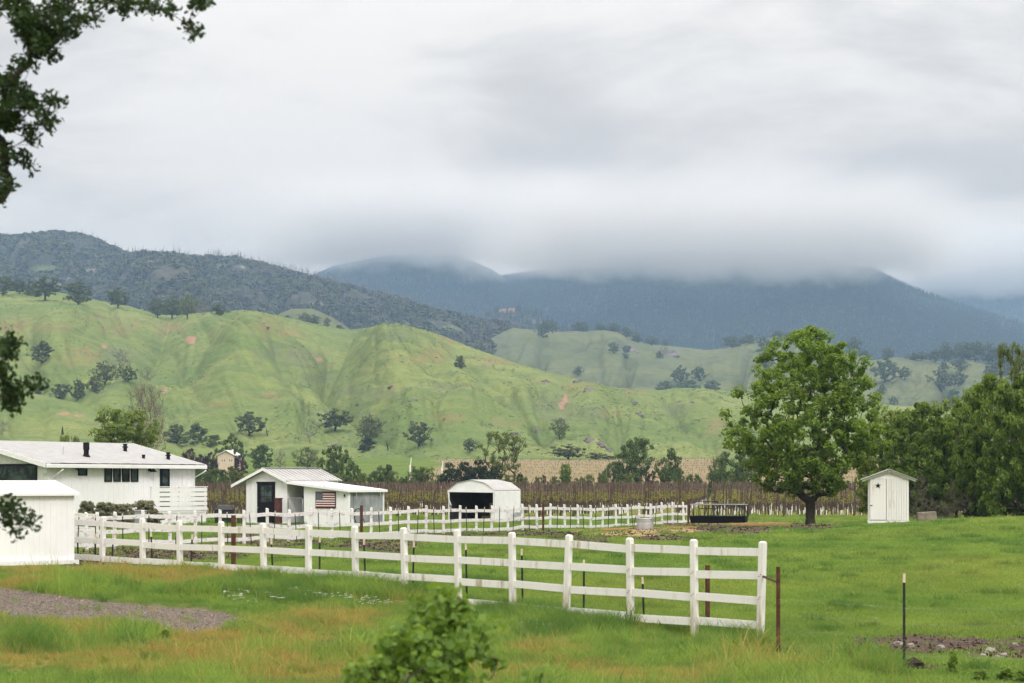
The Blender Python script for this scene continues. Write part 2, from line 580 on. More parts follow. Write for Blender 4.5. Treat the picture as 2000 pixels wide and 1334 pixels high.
DRY = [(300, 1300, 260, 30), (560, 1250, 110, 40), (620, 1215, 120, 25), (430, 1130, 110, 14), (120, 1115, 160, 12), (250, 1125, 200, 16), (100, 1240, 150, 20),
       (420, 1262, 110, 30), (900, 1320, 260, 30), (1250, 1320, 200, 22), (1530, 1300, 110, 20), (550, 1320, 160, 30), (60, 1300, 110, 20), (1050, 1275, 90, 14),
       (40, 1145, 90, 8), (330, 1200, 60, 6), (800, 1180, 60, 8)]
LUSH = [(640, 1150, 130, 20), (480, 1140, 80, 14), (750, 1165, 110, 14), (1000, 1200, 170, 22), (1330, 1215, 110, 26), (1590, 1235, 55, 40), (410, 1160, 90, 10),
        (1150, 1225, 130, 18), (60, 1270, 70, 25), (1720, 1310, 100, 14), (1900, 1315, 130, 12), (1420, 1250, 60, 20), (560, 1165, 80, 14)]


def ell(px, py, L):
    m = np.zeros(np.shape(px))
    for cx, cy_, rx, ry in L:
        m = np.maximum(m, np.exp(-(((px - cx) / rx) ** 2 + ((py - cy_) / ry) ** 2) * 0.9))
    return m


def ground_masks(x, y, z):
    """soil, straw, gravel / dry, lush, tan field: what lies where, as weights"""
    ys = np.maximum(y, 1.0)
    px = 1000 + FP * x / ys
    py = HOR - FP * (ground_base(x, y) - EYE) / ys
    n1 = fbm(x / 1.7, y / 3.4, 31, 4, 0.6); n2 = fbm(x / 0.6, y / 1.2, 47, 3, 0.6)
    ok = (y > 8)
    soil = sstep(0.32, 0.62, ell(px, py, SOIL) + 0.22 * n1 + 0.12 * n2) * ok
    straw = sstep(0.35, 0.7, ell(px, py, STRAW) + 0.2 * n2 + 0.1 * n1) * ok
    wx, wy = px + 9 * n1 + 6 * n2, py + 3.2 * n1 + 2.2 * n2
    gd = seg_dist(wx, wy, GRAVEL + GRAVEL[:1]) * np.where(inside(wx, wy, GRAVEL), 1, -1)
    grav = sstep(-1.5, 2.5, gd) * ok
    rim = np.exp(-(gd / 7.0) ** 2) * (gd < 3) * ok * (py < 1240) * 0.8
    dry = sstep(0.25, 0.8, ell(px, py, DRY) + 0.25 * n1 + 0.15 * n2) * ok
    dry = np.maximum(dry, sstep(139, 150, y) * sstep(285, 262, y) * np.clip(0.62 + 0.5 * noise2(x / 5.0, y / 9.0, 44), 0, 1))
    lush = sstep(0.3, 0.8, ell(px, py, LUSH) + 0.25 * n1) * ok
    n3 = noise2(x / 40.0, y / 40.0, 51)
    tan = sstep(290, 310, y + 12 * n3) * sstep(535 + 22 * n3, 520 + 22 * n3, y) * sstep(-19, -15, x + 6 * n3)
    tan = tan * sstep(0.02, 0.06, np.abs(x - 43 - 0.1 * (y - 400)) / 60.0)
    return soil, straw, grav, dry, lush, tan, rim


def ground_material():
    k = NM('ground_material', 0.95, 0.1)
    w = k.coord('World')
    m1, m2 = k.attr('mask_a'), k.attr('mask_b')
    s1 = k.node('ShaderNodeSeparateColor'); k.l.new(m1.outputs['Color'], s1.inputs[0])
    s2 = k.node('ShaderNodeSeparateColor'); k.l.new(m2.outputs['Color'], s2.inputs[0])
    big = k.noise(w, 0.22, 4, 0.55); mid = k.noise(w, 1.3, 4, 0.6); fine = k.noise(w, 14, 4, 0.7)
    g = k.mix(k.rng(big, 0.35, 0.68), (0.085, 0.15, 0.026), (0.165, 0.205, 0.04))
    g = k.mix(k.math('MULTIPLY', k.rng(mid, 0.45, 0.7), 0.55), g, (0.065, 0.13, 0.025))
    g = k.mix(k.math('MULTIPLY', k.rng(fine, 0.4, 0.75), 0.5), g, (0.045, 0.075, 0.018))
    g = k.mix(k.math('MULTIPLY', s2.outputs[1], 0.8), g, (0.042, 0.095, 0.02))
    g = k.mix(k.math('MULTIPLY', s2.outputs[0], 0.8), g, (0.235, 0.185, 0.055))
    soil = k.mix(k.rng(fine, 0.3, 0.7), (0.06, 0.042, 0.032), (0.125, 0.09, 0.066))
    soil = k.mix(k.math('MULTIPLY', k.rng(mid, 0.55, 0.75), 0.5), soil, (0.05, 0.033, 0.024))
    c = k.mix(s1.outputs[0], g, soil)
    stf = k.noise(w, 22, 4, 0.8)
    c = k.mix(s1.outputs[1], c, k.mix(k.rng(stf, 0.35, 0.65), (0.26, 0.16, 0.08), (0.50, 0.36, 0.20)))
    vo = k.node('ShaderNodeTexVoronoi'); vo.inputs['Scale'].default_value = 26; k.l.new(w, vo.inputs['Vector'])
    sv = k.node('ShaderNodeSeparateColor'); k.l.new(vo.outputs['Color'], sv.inputs[0])
    gr = k.mix(sv.outputs[0], (0.09, 0.074, 0.06), (0.23, 0.19, 0.155))
    gr = k.mix(k.rng(mid, 0.4, 0.7), gr, (0.13, 0.10, 0.085), 'MIX')
    gr = k.mix(0.6, gr, k.mix(sv.outputs[0], (0.085, 0.069, 0.056), (0.215, 0.178, 0.145)))
    c = k.mix(s1.outputs[2], c, gr)
    tn = k.mix(k.rng(k.noise(w, 0.12, 4, 0.6), 0.35, 0.65), (0.20, 0.155, 0.075), (0.275, 0.22, 0.12))
    c = k.mix(s2.outputs[2], c, tn)
    k.base(c)
    h = k.math('ADD', k.math('MULTIPLY', fine, 0.7), k.math('MULTIPLY', vo.outputs['Distance'], 1.0))
    k.bump(h, 0.6, 0.04)
    return k.m


def build_ground():
    th = np.concatenate([np.linspace(-math.pi, -0.34, 40)[:-1], np.linspace(-0.34, 0.34, 430), np.linspace(0.34, math.pi, 40)[1:]])
    rr = np.concatenate([[0.6, 2, 5, 9, 13], np.exp(np.linspace(math.log(16), math.log(150), 460)), np.exp(np.linspace(math.log(152), math.log(700), 130)),
                         np.exp(np.linspace(math.log(720), math.log(14000), 30))])
    T, RR = np.meshgrid(th, rr)
    x, y = RR * np.sin(T), RR * np.cos(T)
    z = ground_z(x, y)
    z = z - 60 * sstep(700, 1100, RR) * 0 
    so, st, gr, dr, lu, ta, rim = ground_masks(x, y, z)
    z = z - 0.03 * gr + 0.035 * so * fbm(x / 0.5, y / 0.5, 77, 3)
    so = np.maximum(so, 0.75 * rim * (1 - gr))
    nr, nc = x.shape
    v = np.stack([x, y, z], -1).reshape(-1, 3)
    i = np.arange(nr - 1)[:, None] * nc + np.arange(nc - 1)[None, :]
    f = np.stack([i, i + nc, i + nc + 1, i + 1], -1).reshape(-1, 4)[:, ::-1]
    me = mesh_np('ground', v, f, ground_material(), True)
    col_attr(me, 'mask_a', np.stack([so, st, gr], -1).reshape(-1, 3))
    col_attr(me, 'mask_b', np.stack([dr, lu, ta], -1).reshape(-1, 3))
    o = obj('ground', me)
    tag(o, 'green pasture and field ground with bare soil patches', 'ground', kind='structure')
    return o


build_ground()


class Hill:
    def __init__(s, name, crest, dcrest, foot, zfoot, amp=6.0, kx=0.012, seed=1, slant=0.0, gullies=(), bumps=(), power=1.0, small=1.0, sharp=3.0):
        s.name = name
        s.cu = np.array([(p[0] - 1000) / FP for p in crest]); s.cy = np.array([p[1] for p in crest], float)
        s.du = np.array([(p[0] - 1000) / FP for p in dcrest]); s.dd = np.array([p[1] for p in dcrest], float)
        s.foot, s.zfoot, s.amp, s.kx, s.seed, s.slant = foot, zfoot, amp, kx, seed, slant
        s.gullies, s.bumps, s.power, s.small, s.sharp = gullies, bumps, power, small, sharp
        # smooth crest lines: resample and blur
        uu = np.linspace(s.cu[0], s.cu[-1], 1600)
        yy = np.interp(uu, s.cu, s.cy)
        w = np.hanning(25); w /= w.sum()
        s.uu, s.yy = uu, np.convolve(np.pad(yy, 12, mode='edge'), w, 'valid')

    def crest(s, u):
        dc = np.interp(u, s.du, s.dd)
        yc = np.interp(u, s.uu, s.yy)
        return dc, EYE + (HOR - yc) / FP * dc

    def raw(s, u, d):
        dc, zc = s.crest(u)
        t = (d - s.foot) / (dc - s.foot)
        tt = np.clip(np.where(t > 1, 2 - t, t), 0, 1)
        g = 0.45 * tt + 0.55 * np.sin(tt * math.pi / 2) ** 1.6
        g = np.where(tt < 0.12, g * sstep(-0.12, 0.12, tt), g)
        z = s.zfoot + (zc - s.zfoot) * g
        z = np.where((t > 2) | (t < 0), s.zfoot - 30 * np.clip(np.maximum(t - 2, -t), 0, 1), z)
        return t, tt, z

    def height(s, u, d):
        t, tt, z = s.raw(u, d)
        px = 1000 + FP * u
        py = HOR - FP * (z - EYE) / d
        env = np.clip(np.sin(np.clip(t, 0, 2) * math.pi / 2 * 1.0) , 0, 1)
        env = sstep(0.0, 0.25, tt) * sstep(1.0, 0.72, np.where(t > 1, 1.0, tt))
        a = px * s.kx + s.slant * py * s.kx + 0.5 * noise2(px * s.kx * 1.3, py * s.kx * 1.3, s.seed + 5)
        n = noise2(a, py * s.kx * 0.55 + 3.1, s.seed)
        n2 = noise2(a * 2.3 + 7, py * s.kx * 1.2, s.seed + 11)
        gul = (1 - np.abs(n)) ** (s.sharp * 2)
        gul2 = (1 - np.abs(n2)) ** (s.sharp * 2.5)
        z = z + env * (s.amp * 0.9 * noise2(a * 0.9, py * s.kx * 0.7, s.seed + 23) - s.amp * gul - 0.4 * s.amp * gul2)
        for poly, wd, dep in s.gullies:
            dist = seg_dist(px, py, poly)
            z = z - 0.62 * env * dep * np.exp(-(dist / wd)) * (1 + 0.25 * n2)
        for bx, by, rx, ry, hh in s.bumps:
            z = z + env * hh * np.exp(-((px - bx) / rx) ** 2 - ((py - by) / ry) ** 2)
        z = z + s.small * sstep(0, 0.1, tt) * sstep(1.0, 0.9, tt) * 0.5 * fbm(px / 14.0, py / 7.0, s.seed + 40, 3)
        return z

    def mesh(s, mat, nu=620, nt=240, umin=-0.42, umax=0.42, back=1.5, jag=0.0):
        un = np.concatenate([np.linspace(umin, -0.27, 30)[:-1], np.linspace(-0.27, 0.27, nu), np.linspace(0.27, umax, 30)[1:]])
        un = un[(un >= s.cu[0]) & (un <= s.cu[-1])]
        tn = np.concatenate([np.linspace(-0.04, 1.0, nt), np.linspace(1.0, back, 24)[1:]])
        U, Tn = np.meshgrid(un, tn)
        dc, zc = s.crest(U)
        D = s.foot + Tn * (dc - s.foot)
        Z = s.height(U, D)
        if jag:
            Z = Z + jag * fbm(U * FP / 6.0, D / 40.0, s.seed + 90, 3, 0.6) * sstep(0, 0.2, Tn)
        X = U * D
        nr, nc = X.shape
        v = np.stack([X, D, Z], -1).reshape(-1, 3)
        i = np.arange(nr - 1)[:, None] * nc + np.arange(nc - 1)[None, :]
        f = np.stack([i, i + nc, i + nc + 1, i + 1], -1).reshape(-1, 4)[:, ::-1]
        me = mesh_np(s.name, v, f, mat, True)
        s.px = (1000 + FP * U).ravel(); s.py = (HOR - FP * (Z - EYE) / D).ravel()
        return me

    def hit(s, px, py):
        u = (px - 1000.0) / FP
        dc, zc = s.crest(np.array([u]))
        ds = np.linspace(s.foot, float(dc[0]) * 1.02, 1500)
        z = s.height(np.full_like(ds, u), ds)
        yy = HOR - FP * (z - EYE) / ds
        k = np.where(yy <= py)[0]
        i = k[0] if len(k) else int(np.argmin(yy))
        return Vector((u * ds[i], ds[i], z[i]))


GREEN = Hill('green_hill',
             [(-700, 600), (-300, 575), (0, 571), (60, 567), (110, 571), (160, 581), (250, 599), (310, 615), (345, 617), (400, 610), (470, 608), (560, 621),
              (640, 639), (685, 645), (740, 637), (800, 637), (850, 650), (920, 678), (1000, 706), (1100, 734), (1200, 757), (1280, 763), (1340, 757),
              (1430, 764), (1550, 778), (1750, 792), (2000, 805), (2600, 840)],
             [(-700, 1200), (0, 1150), (330, 1200), (470, 1080), (680, 1120), (770, 980), (1000, 900), (1280, 900), (2600, 900)],
             520, 6.0, amp=2.6, kx=0.0075, seed=4, slant=-0.75, small=0.9,
             gullies=[([(640, 690), (632, 740), (650, 765), (690, 800), (725, 822), (800, 880)], 16, 9),
                      ([(690, 650), (660, 700), (640, 735)], 22, 7),
                      ([(330, 620), (300, 690), (255, 740), (190, 770), (120, 790)], 22, 9),
                      ([(60, 640), (75, 720), (115, 742), (130, 780)], 18, 8),
                      ([(530, 690), (560, 760), (600, 800), (680, 850), (760, 890)], 14, 5),
                      ([(880, 690), (930, 740), (1000, 800), (1060, 850)], 16, 6),
                      ([(1050, 750), (1120, 810), (1210, 860), (1260, 885)], 14, 5),
                      ([(1290, 770), (1330, 830), (1400, 880), (1440, 890)], 12, 4),
                      ([(400, 690), (350, 740), (300, 750)], 12, 4)],
             bumps=[(760, 700, 60, 60, 11), (490, 690, 70, 60, 10), (250, 765, 90, 30, 8), (430, 770, 50, 60, 7), (900, 790, 60, 60, 7), (1160, 800, 50, 50, 5), (120, 650, 60, 50, 7), (580, 800, 40, 40, 5), (800, 810, 40, 40, 5), (1020, 790, 40, 50, 5), (1360, 810, 50, 40, 4)])
SPUR = Hill('green_spur',
            [(-700, 620), (-300, 690), (0, 741), (42, 763), (95, 775), (150, 787), (195, 804), (250, 823), (305, 841), (375, 863), (430, 885), (480, 903), (560, 915)],
            [(-700, 760), (0, 720), (300, 640), (560, 560)], 440, 3.0, amp=2.5, kx=0.012, seed=12, slant=-0.4, small=0.7)
SPUR2 = Hill('green_foothill',
             [(470, 915), (520, 885), (560, 868), (610, 868), (660, 880), (720, 893), (780, 903), (850, 912)],
             [(470, 600), (850, 560)], 470, 5.0, amp=1.2, kx=0.015, seed=15, small=0.4)
MID = Hill('grey_green_hill',
           [(820, 760), (900, 690), (960, 660), (1000, 640), (1060, 646), (1100, 648), (1180, 645), (1220, 651), (1260, 672), (1300, 675), (1350, 680), (1380, 684),
            (1420, 680), (1465, 668), (1530, 656), (1600, 662), (1650, 690), (1700, 704), (1750, 697), (1800, 702), (1850, 707), (1900, 703), (1950, 715), (2100, 720), (2600, 730)],
           [(800, 1900), (1100, 2000), (1400, 1950), (1700, 1700), (2600, 1700)], 1150, 20.0, amp=11, kx=0.009, seed=21, slant=0.6, small=2.0)
KNOB = Hill('small_far_hill', [(500, 660), (545, 613), (570, 603), (610, 603), (650, 620), (700, 655)], [(500, 1500), (700, 1500)], 1250, 70.0, amp=2, kx=0.02, seed=25)
RIDGE = Hill('burnt_ridge',
             [(-700, 500), (-300, 470), (0, 460), (50, 464), (66, 458), (110, 455), (170, 462), (215, 482), (262, 500), (300, 503), (400, 504), (455, 504), (520, 519),
              (590, 540), (650, 553), (700, 566), (800, 591), (900, 620), (1000, 642), (1060, 662), (1150, 700)],
             [(-700, 2700), (150, 2650), (300, 2350), (700, 2250), (1150, 2200)], 1350, 40.0, amp=24, kx=0.008, seed=33, slant=-0.5, small=4.0)
KNOLL = Hill('red_knoll', [(900, 650), (940, 626), (975, 603), (1000, 601), (1045, 615), (1090, 640), (1130, 665)], [(900, 2900), (1130, 2900)], 2400, 120.0, amp=5, kx=0.02, seed=37, small=2)
MT1 = Hill('blue_mountain',
           [(300, 640), (560, 560), (650, 520), (760, 498), (900, 500), (960, 526), (1010, 560), (1060, 598), (1130, 640), (1250, 700)],
           [(300, 4700), (1250, 4500)], 2700, 120.0, amp=12, kx=0.006, seed=41, slant=-0.3, small=3)
MT2 = Hill('blue_mountain_range',
           [(700, 600), (850, 560), (960, 543), (1060, 528), (1110, 520), (1180, 508), (1250, 497), (1330, 490), (1500, 492), (1640, 510), (1700, 530), (1745, 551), (1800, 573), (1900, 608),
            (2000, 637), (2150, 680), (2600, 720)],
           [(700, 5300), (1060, 5000), (1300, 4450), (1750, 4000), (2600, 3600)], 2500, 110.0, amp=14, kx=0.005, seed=47, slant=0.45, small=3)
MT3 = Hill('far_mountain', [(1500, 610), (1650, 575), (1800, 545), (1950, 530), (2150, 520), (2700, 500)], [(1500, 6000), (2700, 6000)], 3800, 180.0, amp=22, kx=0.006, seed=53, slant=0.2, small=10)
HILLS = [GREEN, SPUR, SPUR2, MID, KNOB, RIDGE, KNOLL]


def surf_hit(px, py, lay=None):
    """first land surface under a pixel: ground or the named hill"""
    return lay.hit(px, py) if lay else ground_hit(px, py)


def grass_hill_material(name, a, b, dark, tan, sc=1.0):
    k = NM(name, 0.95, 0.08)
    w = k.coord('World')
    at = k.attr('patch'); sp = k.node('ShaderNodeSeparateColor'); k.l.new(at.outputs['Color'], sp.inputs[0])
    big = k.noise(w, 0.014 * sc, 5, 0.55, 0.6)
    st = k.noise(k.coord('World', (0.25, 0.25, 1.6)), 0.16 * sc, 5, 0.65, 0.4)      # terracettes trodden along the slope
    blot = k.noise(w, 0.045 * sc, 5, 0.65, 0.3)
    fine = k.noise(w, 0.5 * sc, 4, 0.7)
    c = k.mix(k.rng(big, 0.34, 0.66), a, b)
    c = k.mix(k.math('MULTIPLY', k.rng(st, 0.46, 0.62), 0.5), c, dark)
    mott = k.noise(k.coord('World', (1, 1, 2.0)), 0.17 * sc, 4, 0.75)
    c = k.mix(k.math('MULTIPLY', k.rng(mott, 0.52, 0.68), 0.42), c, dark)
    c = k.mix(k.math('MULTIPLY', k.rng(mott, 0.44, 0.30), 0.45), c, tan)
    c = k.mix(k.math('MULTIPLY', k.rng(blot, 0.58, 0.74), 0.5), c, dark)
    c = k.mix(k.math('MULTIPLY', k.rng(blot, 0.45, 0.28), 0.45), c, tan)
    c = k.mix(k.math('MULTIPLY', k.rng(fine, 0.42, 0.68), 0.5), c, dark)
    orange = k.mix(k.rng(fine, 0.3, 0.7), (0.20, 0.125, 0.066), (0.27, 0.175, 0.10))
    c = k.mix(k.math('MULTIPLY', sp.outputs[0], k.rng(st, 0.36, 0.58, 0.15, 1.0)), c, orange)
    c = k.mix(sp.outputs[1], c, k.mix(k.rng(fine, 0.35, 0.65), (0.07, 0.095, 0.06), (0.15, 0.165, 0.10)))
    c = k.mix(sp.outputs[2], c, (0.31, 0.19, 0.125))
    k.base(c)
    k.bump(k.math('ADD', st, k.math('MULTIPLY', fine, 0.5)), 0.5, 1.2)
    return k.m


def build_hills():
    # orange soil showing through the turf, dark scrub, and bare slips: (px, py, rx, ry)
    orange = [(520, 640, 40, 22), (560, 650, 50, 14), (855, 690, 40, 16), (880, 665, 30, 14), (330, 640, 60, 14), (240, 640, 60, 20), (30, 640, 40, 30), (110, 640, 50, 14),
              (530, 775, 26, 12), (765, 755, 22, 8), (960, 705, 60, 14), (1060, 745, 40, 8), (1105, 780, 12, 18), (1130, 755, 40, 10), (1190, 808, 30, 10), (880, 815, 40, 12),
              (1000, 830, 30, 8), (970, 825, 20, 8), (600, 690, 40, 10), (190, 620, 40, 10), (420, 790, 40, 10), (830, 700, 60, 12), (640, 715, 20, 10), (150, 700, 60, 18),
              (175, 690, 40, 20), (1240, 765, 40, 5), (1400, 830, 30, 30)]
    dark = [(590, 700, 60, 26), (530, 690, 40, 18), (770, 655, 45, 18), (870, 755, 60, 8), (1080, 790, 60, 30), (1150, 805, 40, 20), (620, 740, 60, 10), (740, 770, 50, 10),
            (1320, 800, 40, 20), (230, 690, 50, 20), (700, 765, 60, 10), (1090, 815, 50, 14)]
    bare = [(372, 664, 12, 8), (203, 677, 6, 4), (624, 702, 7, 5), (322, 763, 5, 6), (1104, 780, 5, 10), (1098, 792, 6, 8), (75, 768, 6, 4), (125, 808, 14, 3), (155, 812, 10, 3)]
    mt = grass_hill_material('hill_turf', (0.125, 0.178, 0.05), (0.205, 0.238, 0.074), (0.082, 0.125, 0.046), (0.225, 0.205, 0.085))
    for H in (GREEN, SPUR, SPUR2):
        me = H.mesh(mt, 640 if H is GREEN else 400, 300 if H is GREEN else 120)
        px, py = H.px, H.py
        n = fbm(px / 16.0, py / 8.0, 61, 4, 0.6)
        def em(L, pad):
            m = np.zeros(len(px))
            for cx, cy_, rx, ry in L:
                m = np.maximum(m, np.exp(-(((px - cx) / rx) ** 2 + ((py - cy_) / ry) ** 2)))
            return m
        p0 = sstep(0.35, 1.1, em(orange, 0) + 0.6 * n) * 0.62
        p1 = sstep(0.30, 0.9, em(dark, 0) + 0.45 * n) * 0.5
        for poly, wd, dep in (GREEN.gullies if H is GREEN else ()):
            p1 = np.maximum(p1, 0.5 * np.exp(-(seg_dist(px + 4 * n, py + 3 * n, poly) / 2.6) ** 2) * sstep(-0.4, 0.25, n))
        p2 = sstep(0.30, 0.55, em(bare, 0) + 0.16 * n)
        col_attr(me, 'patch', np.stack([p0, p1, p2], -1))
        tag(obj(H.name, me), {'green_hill': 'rolling bright green grass hill with gullies and orange soil scars', 'green_spur': 'low green grass spur at the hill foot behind the house',
                              'green_foothill': 'small green foothill below the lone oaks'}[H.name], 'hill', kind='structure')
    mm = grass_hill_material('far_hill_turf', (0.098, 0.122, 0.05), (0.15, 0.162, 0.068), (0.066, 0.076, 0.044), (0.15, 0.13, 0.078), 0.55)
    for H in (MID, KNOB):
        me = H.mesh(mm, 520, 180)
        px, py = H.px, H.py
        n = fbm(px / 16.0, py / 8.0, 71, 4, 0.6)
        grey = np.zeros(len(px))
        for cx, cy_, rx, ry in [(980, 665, 50, 16), (1040, 690, 40, 16), (1310, 685, 40, 12), (1215, 685, 40, 12), (960, 690, 60, 10), (1300, 700, 30, 10), (1560, 730, 20, 30)]:
            grey = np.maximum(grey, np.exp(-(((px - cx) / rx) ** 2 + ((py - cy_) / ry) ** 2)))
        g = sstep(0.35, 0.95, grey + 0.3 * n)
        col_attr(me, 'patch', np.stack([g * 0.0, g * 0.8, g * 0], -1))
        tag(obj(H.name, me), 'grey-green far hills dotted with oaks under the mountain' if H is MID else 'small pale green hilltop behind the green crest', 'hill', kind='structure')

    def wooded(name, a, b, c_, road, s1, s2):
        k = NM(name, 0.95, 0.05)
        w = k.coord('World')
        n1 = k.noise(w, s1, 6, 0.65, 0.4); n2 = k.noise(w, s2, 5, 0.7)
        c = k.mix(k.rng(n1, 0.35, 0.65), a, b)
        c = k.mix(k.rng(n2, 0.55, 0.75), c, c_)
        at = k.attr('patch'); sp = k.node('ShaderNodeSeparateColor'); k.l.new(at.outputs['Color'], sp.inputs[0])
        c = k.mix(sp.outputs[0], c, road)
        c = k.mix(sp.outputs[1], c, (0.14, 0.165, 0.07))
        k.base(c); k.bump(k.math('ADD', n1, n2), 0.8, 6.0)
        return k.m
    mk = wooded('knoll_slope', (0.036, 0.04, 0.034), (0.085, 0.078, 0.062), (0.12, 0.10, 0.085), (0.21, 0.115, 0.08), 0.012, 0.07)
    mr = wooded('burnt_slope', (0.036, 0.04, 0.034), (0.085, 0.078, 0.062), (0.12, 0.10, 0.085), (0.30, 0.26, 0.21), 0.012, 0.07)
    me = RIDGE.mesh(mr, 560, 220, jag=1.2)
    px, py = RIDGE.px, RIDGE.py
    n = fbm(px / 12.0, py / 6.0, 81, 4, 0.6)
    road = np.exp(-(seg_dist(px + 3 * n, py + 1.5 * n, [(112, 560), (122, 550), (140, 538), (170, 530), (215, 520), (250, 514), (300, 508)]) / 1.8) ** 2)
    bare = np.zeros(len(px)); gr = np.zeros(len(px))
    for cx, cy_, rx, ry in [(430, 520, 16, 8), (480, 520, 30, 5), (525, 570, 30, 8), (780, 600, 20, 8), (640, 590, 40, 8), (720, 585, 20, 5), (690, 610, 14, 8), (580, 560, 30, 10)]:
        bare = np.maximum(bare, np.exp(-(((px - cx) / rx) ** 2 + ((py - cy_) / ry) ** 2)))
    for cx, cy_, rx, ry in [(90, 525, 40, 12), (130, 515, 20, 6), (230, 518, 50, 6), (10, 520, 20, 6), (800, 630, 60, 10), (180, 500, 20, 10), (900, 640, 60, 8), (480, 610, 60, 5)]:
        gr = np.maximum(gr, np.exp(-(((px - cx) / rx) ** 2 + ((py - cy_) / ry) ** 2)))
    col_attr(me, 'patch', np.stack([np.maximum(road, 0.7 * sstep(0.5, 1.0, bare + 0.4 * n)), sstep(0.4, 0.9, gr + 0.3 * n) * 0.8, n * 0], -1))
    tag(obj('burnt_ridge', me), 'dark brush-covered ridge with burnt snags and a dirt track', 'ridge', kind='structure')
    me = KNOLL.mesh(mk, 300, 60, jag=0.8)
    px, py = KNOLL.px, KNOLL.py
    n = fbm(px / 8.0, py / 4.0, 83, 4, 0.6)
    col_attr(me, 'patch', np.stack([sstep(0.35, 0.6, np.exp(-((px - 988) / 22) ** 2 - ((py - 604) / 6) ** 2) + 0.2 * n), n * 0, n * 0], -1))
    tag(obj('red_knoll', me), 'small knoll with a bare reddish top before the mountain', 'knoll', kind='structure')
    mf = wooded('forest_slope', (0.020, 0.026, 0.020), (0.042, 0.05, 0.034), (0.06, 0.062, 0.042), (0.2, 0.17, 0.13), 0.004, 0.03)
    for H, lab in ((MT1, 'blue forested mountain under the cloud behind the burnt ridge'), (MT2, 'broad blue forested mountain whose top is lost in cloud'),
                   (MT3, 'farthest hazy mountain at the right edge')):
        me = H.mesh(mf, 420, 130, umax=0.45, back=1.4)
        col_attr(me, 'patch', np.zeros((len(H.px), 3)))
        tag(obj(H.name, me), lab, 'mountain', kind='structure')


build_hills()


# ------------------------------------------------------------------ air: haze, and the cloud lying on the mountain
def build_air():
    m = bpy.data.materials.new('haze_air'); m.use_nodes = True
    n, l = m.node_tree.nodes, m.node_tree.links
    n.remove(n['Principled BSDF'])
    pv = n.new('ShaderNodeVolumePrincipled')
    pv.inputs['Color'].default_value = HAZE_COL
    pv.inputs['Density'].default_value = HAZE_D
    pv.inputs['Anisotropy'].default_value = 0.0
    l.new(pv.outputs[0], n['Material Output'].inputs['Volume'])
    b = MB().box(-5200, 5200, -400, 7400, -34, 570)
    o = b.build('haze', m)
    tag(o, 'thin blue haze filling the valley air', 'haze', kind='stuff')


HAZE_COL = (0.44, 0.665, 1.0, 1)
HAZE_D = 1.4e-4
build_air()


def build_cloud(px0, px1, d0, d1, zlo, zhi, dens, wob, label, seed, fade=0.12):
    m = bpy.data.materials.new('cloud_vapour'); m.use_nodes = True
    n, l = m.node_tree.nodes, m.node_tree.links
    n.remove(n['Principled BSDF'])
    pv = n.new('ShaderNodeVolumePrincipled')
    pv.inputs['Color'].default_value = (0.985, 0.968, 0.945, 1)
    pv.inputs['Anisotropy'].default_value = 0.0

    def rmp(v, a, b, c, d):
        r = n.new('ShaderNodeMapRange'); r.interpolation_type = 'SMOOTHSTEP'
        for key, q in (('From Min', a), ('From Max', b), ('To Min', c), ('To Max', d)): r.inputs[key].default_value = q
        l.new(v, r.inputs['Value']); return r.outputs[0]

    def mul(a, b):
        q = n.new('ShaderNodeMath'); q.operation = 'MULTIPLY'; l.new(a, q.inputs[0]); l.new(b, q.inputs[1]); return q.outputs[0]
    geo = n.new('ShaderNodeNewGeometry')
    sep = n.new('ShaderNodeSeparateXYZ'); l.new(geo.outputs['Position'], sep.inputs[0])
    tc = n.new('ShaderNodeTexCoord'); gs = n.new('ShaderNodeSeparateXYZ'); l.new(tc.outputs['Generated'], gs.inputs[0])
    mp = n.new('ShaderNodeMapping'); mp.inputs['Scale'].default_value = (1, 0.6, 1.5); mp.inputs['Location'].default_value = (seed * 311.0, 0, 0)
    l.new(geo.outputs['Position'], mp.inputs[0])
    nz = n.new('ShaderNodeTexNoise'); nz.inputs['Scale'].default_value = 0.0075; nz.inputs['Detail'].default_value = 4; nz.inputs['Roughness'].default_value = 0.58
    l.new(mp.outputs[0], nz.inputs['Vector'])
    ad = n.new('ShaderNodeMath'); ad.operation = 'MULTIPLY_ADD'; l.new(nz.outputs['Fac'], ad.inputs[0]); ad.inputs[1].default_value = wob * 2
    l.new(sep.outputs['Z'], ad.inputs[2])
    low = rmp(ad.outputs[0], zlo + wob - 6, zlo + wob + 40, 0, dens)
    top = rmp(sep.outputs['Z'], zlo + (zhi - zlo) * 0.2, zhi, 1, 0)
    e0, e1 = rmp(gs.outputs['X'], 0, fade, 0, 1), rmp(gs.outputs['X'], 0.8, 1, 1, 0)
    l.new(mul(mul(low, top), mul(e0, e1)), pv.inputs['Density'])
    l.new(pv.outputs[0], n['Material Output'].inputs['Volume'])
    o = MB().box((px0 - 1000) / FP * d0, (px1 - 1000) / FP * d0, d0, d1, zlo - wob * 0.6, zhi).build('cloud_bank', m)
    tag(o, label, 'cloud', kind='stuff')


# low stratus hanging before the three summits
CLOUD_K = 0.022
build_cloud(330, 1230, 3700, 3840, 393, 606, CLOUD_K, 46, 'grey cloud resting on the left blue summit', 1, 0.42)
build_cloud(860, 1960, 3230, 3370, 325, 534, CLOUD_K, 46, 'grey cloud covering the top of the broad blue mountain', 2, 0.26)
build_cloud(1560, 2700, 4850, 5030, 448, 690, CLOUD_K * 0.7, 30, 'grey cloud over the farthest mountain at the right edge', 5, 0.3)
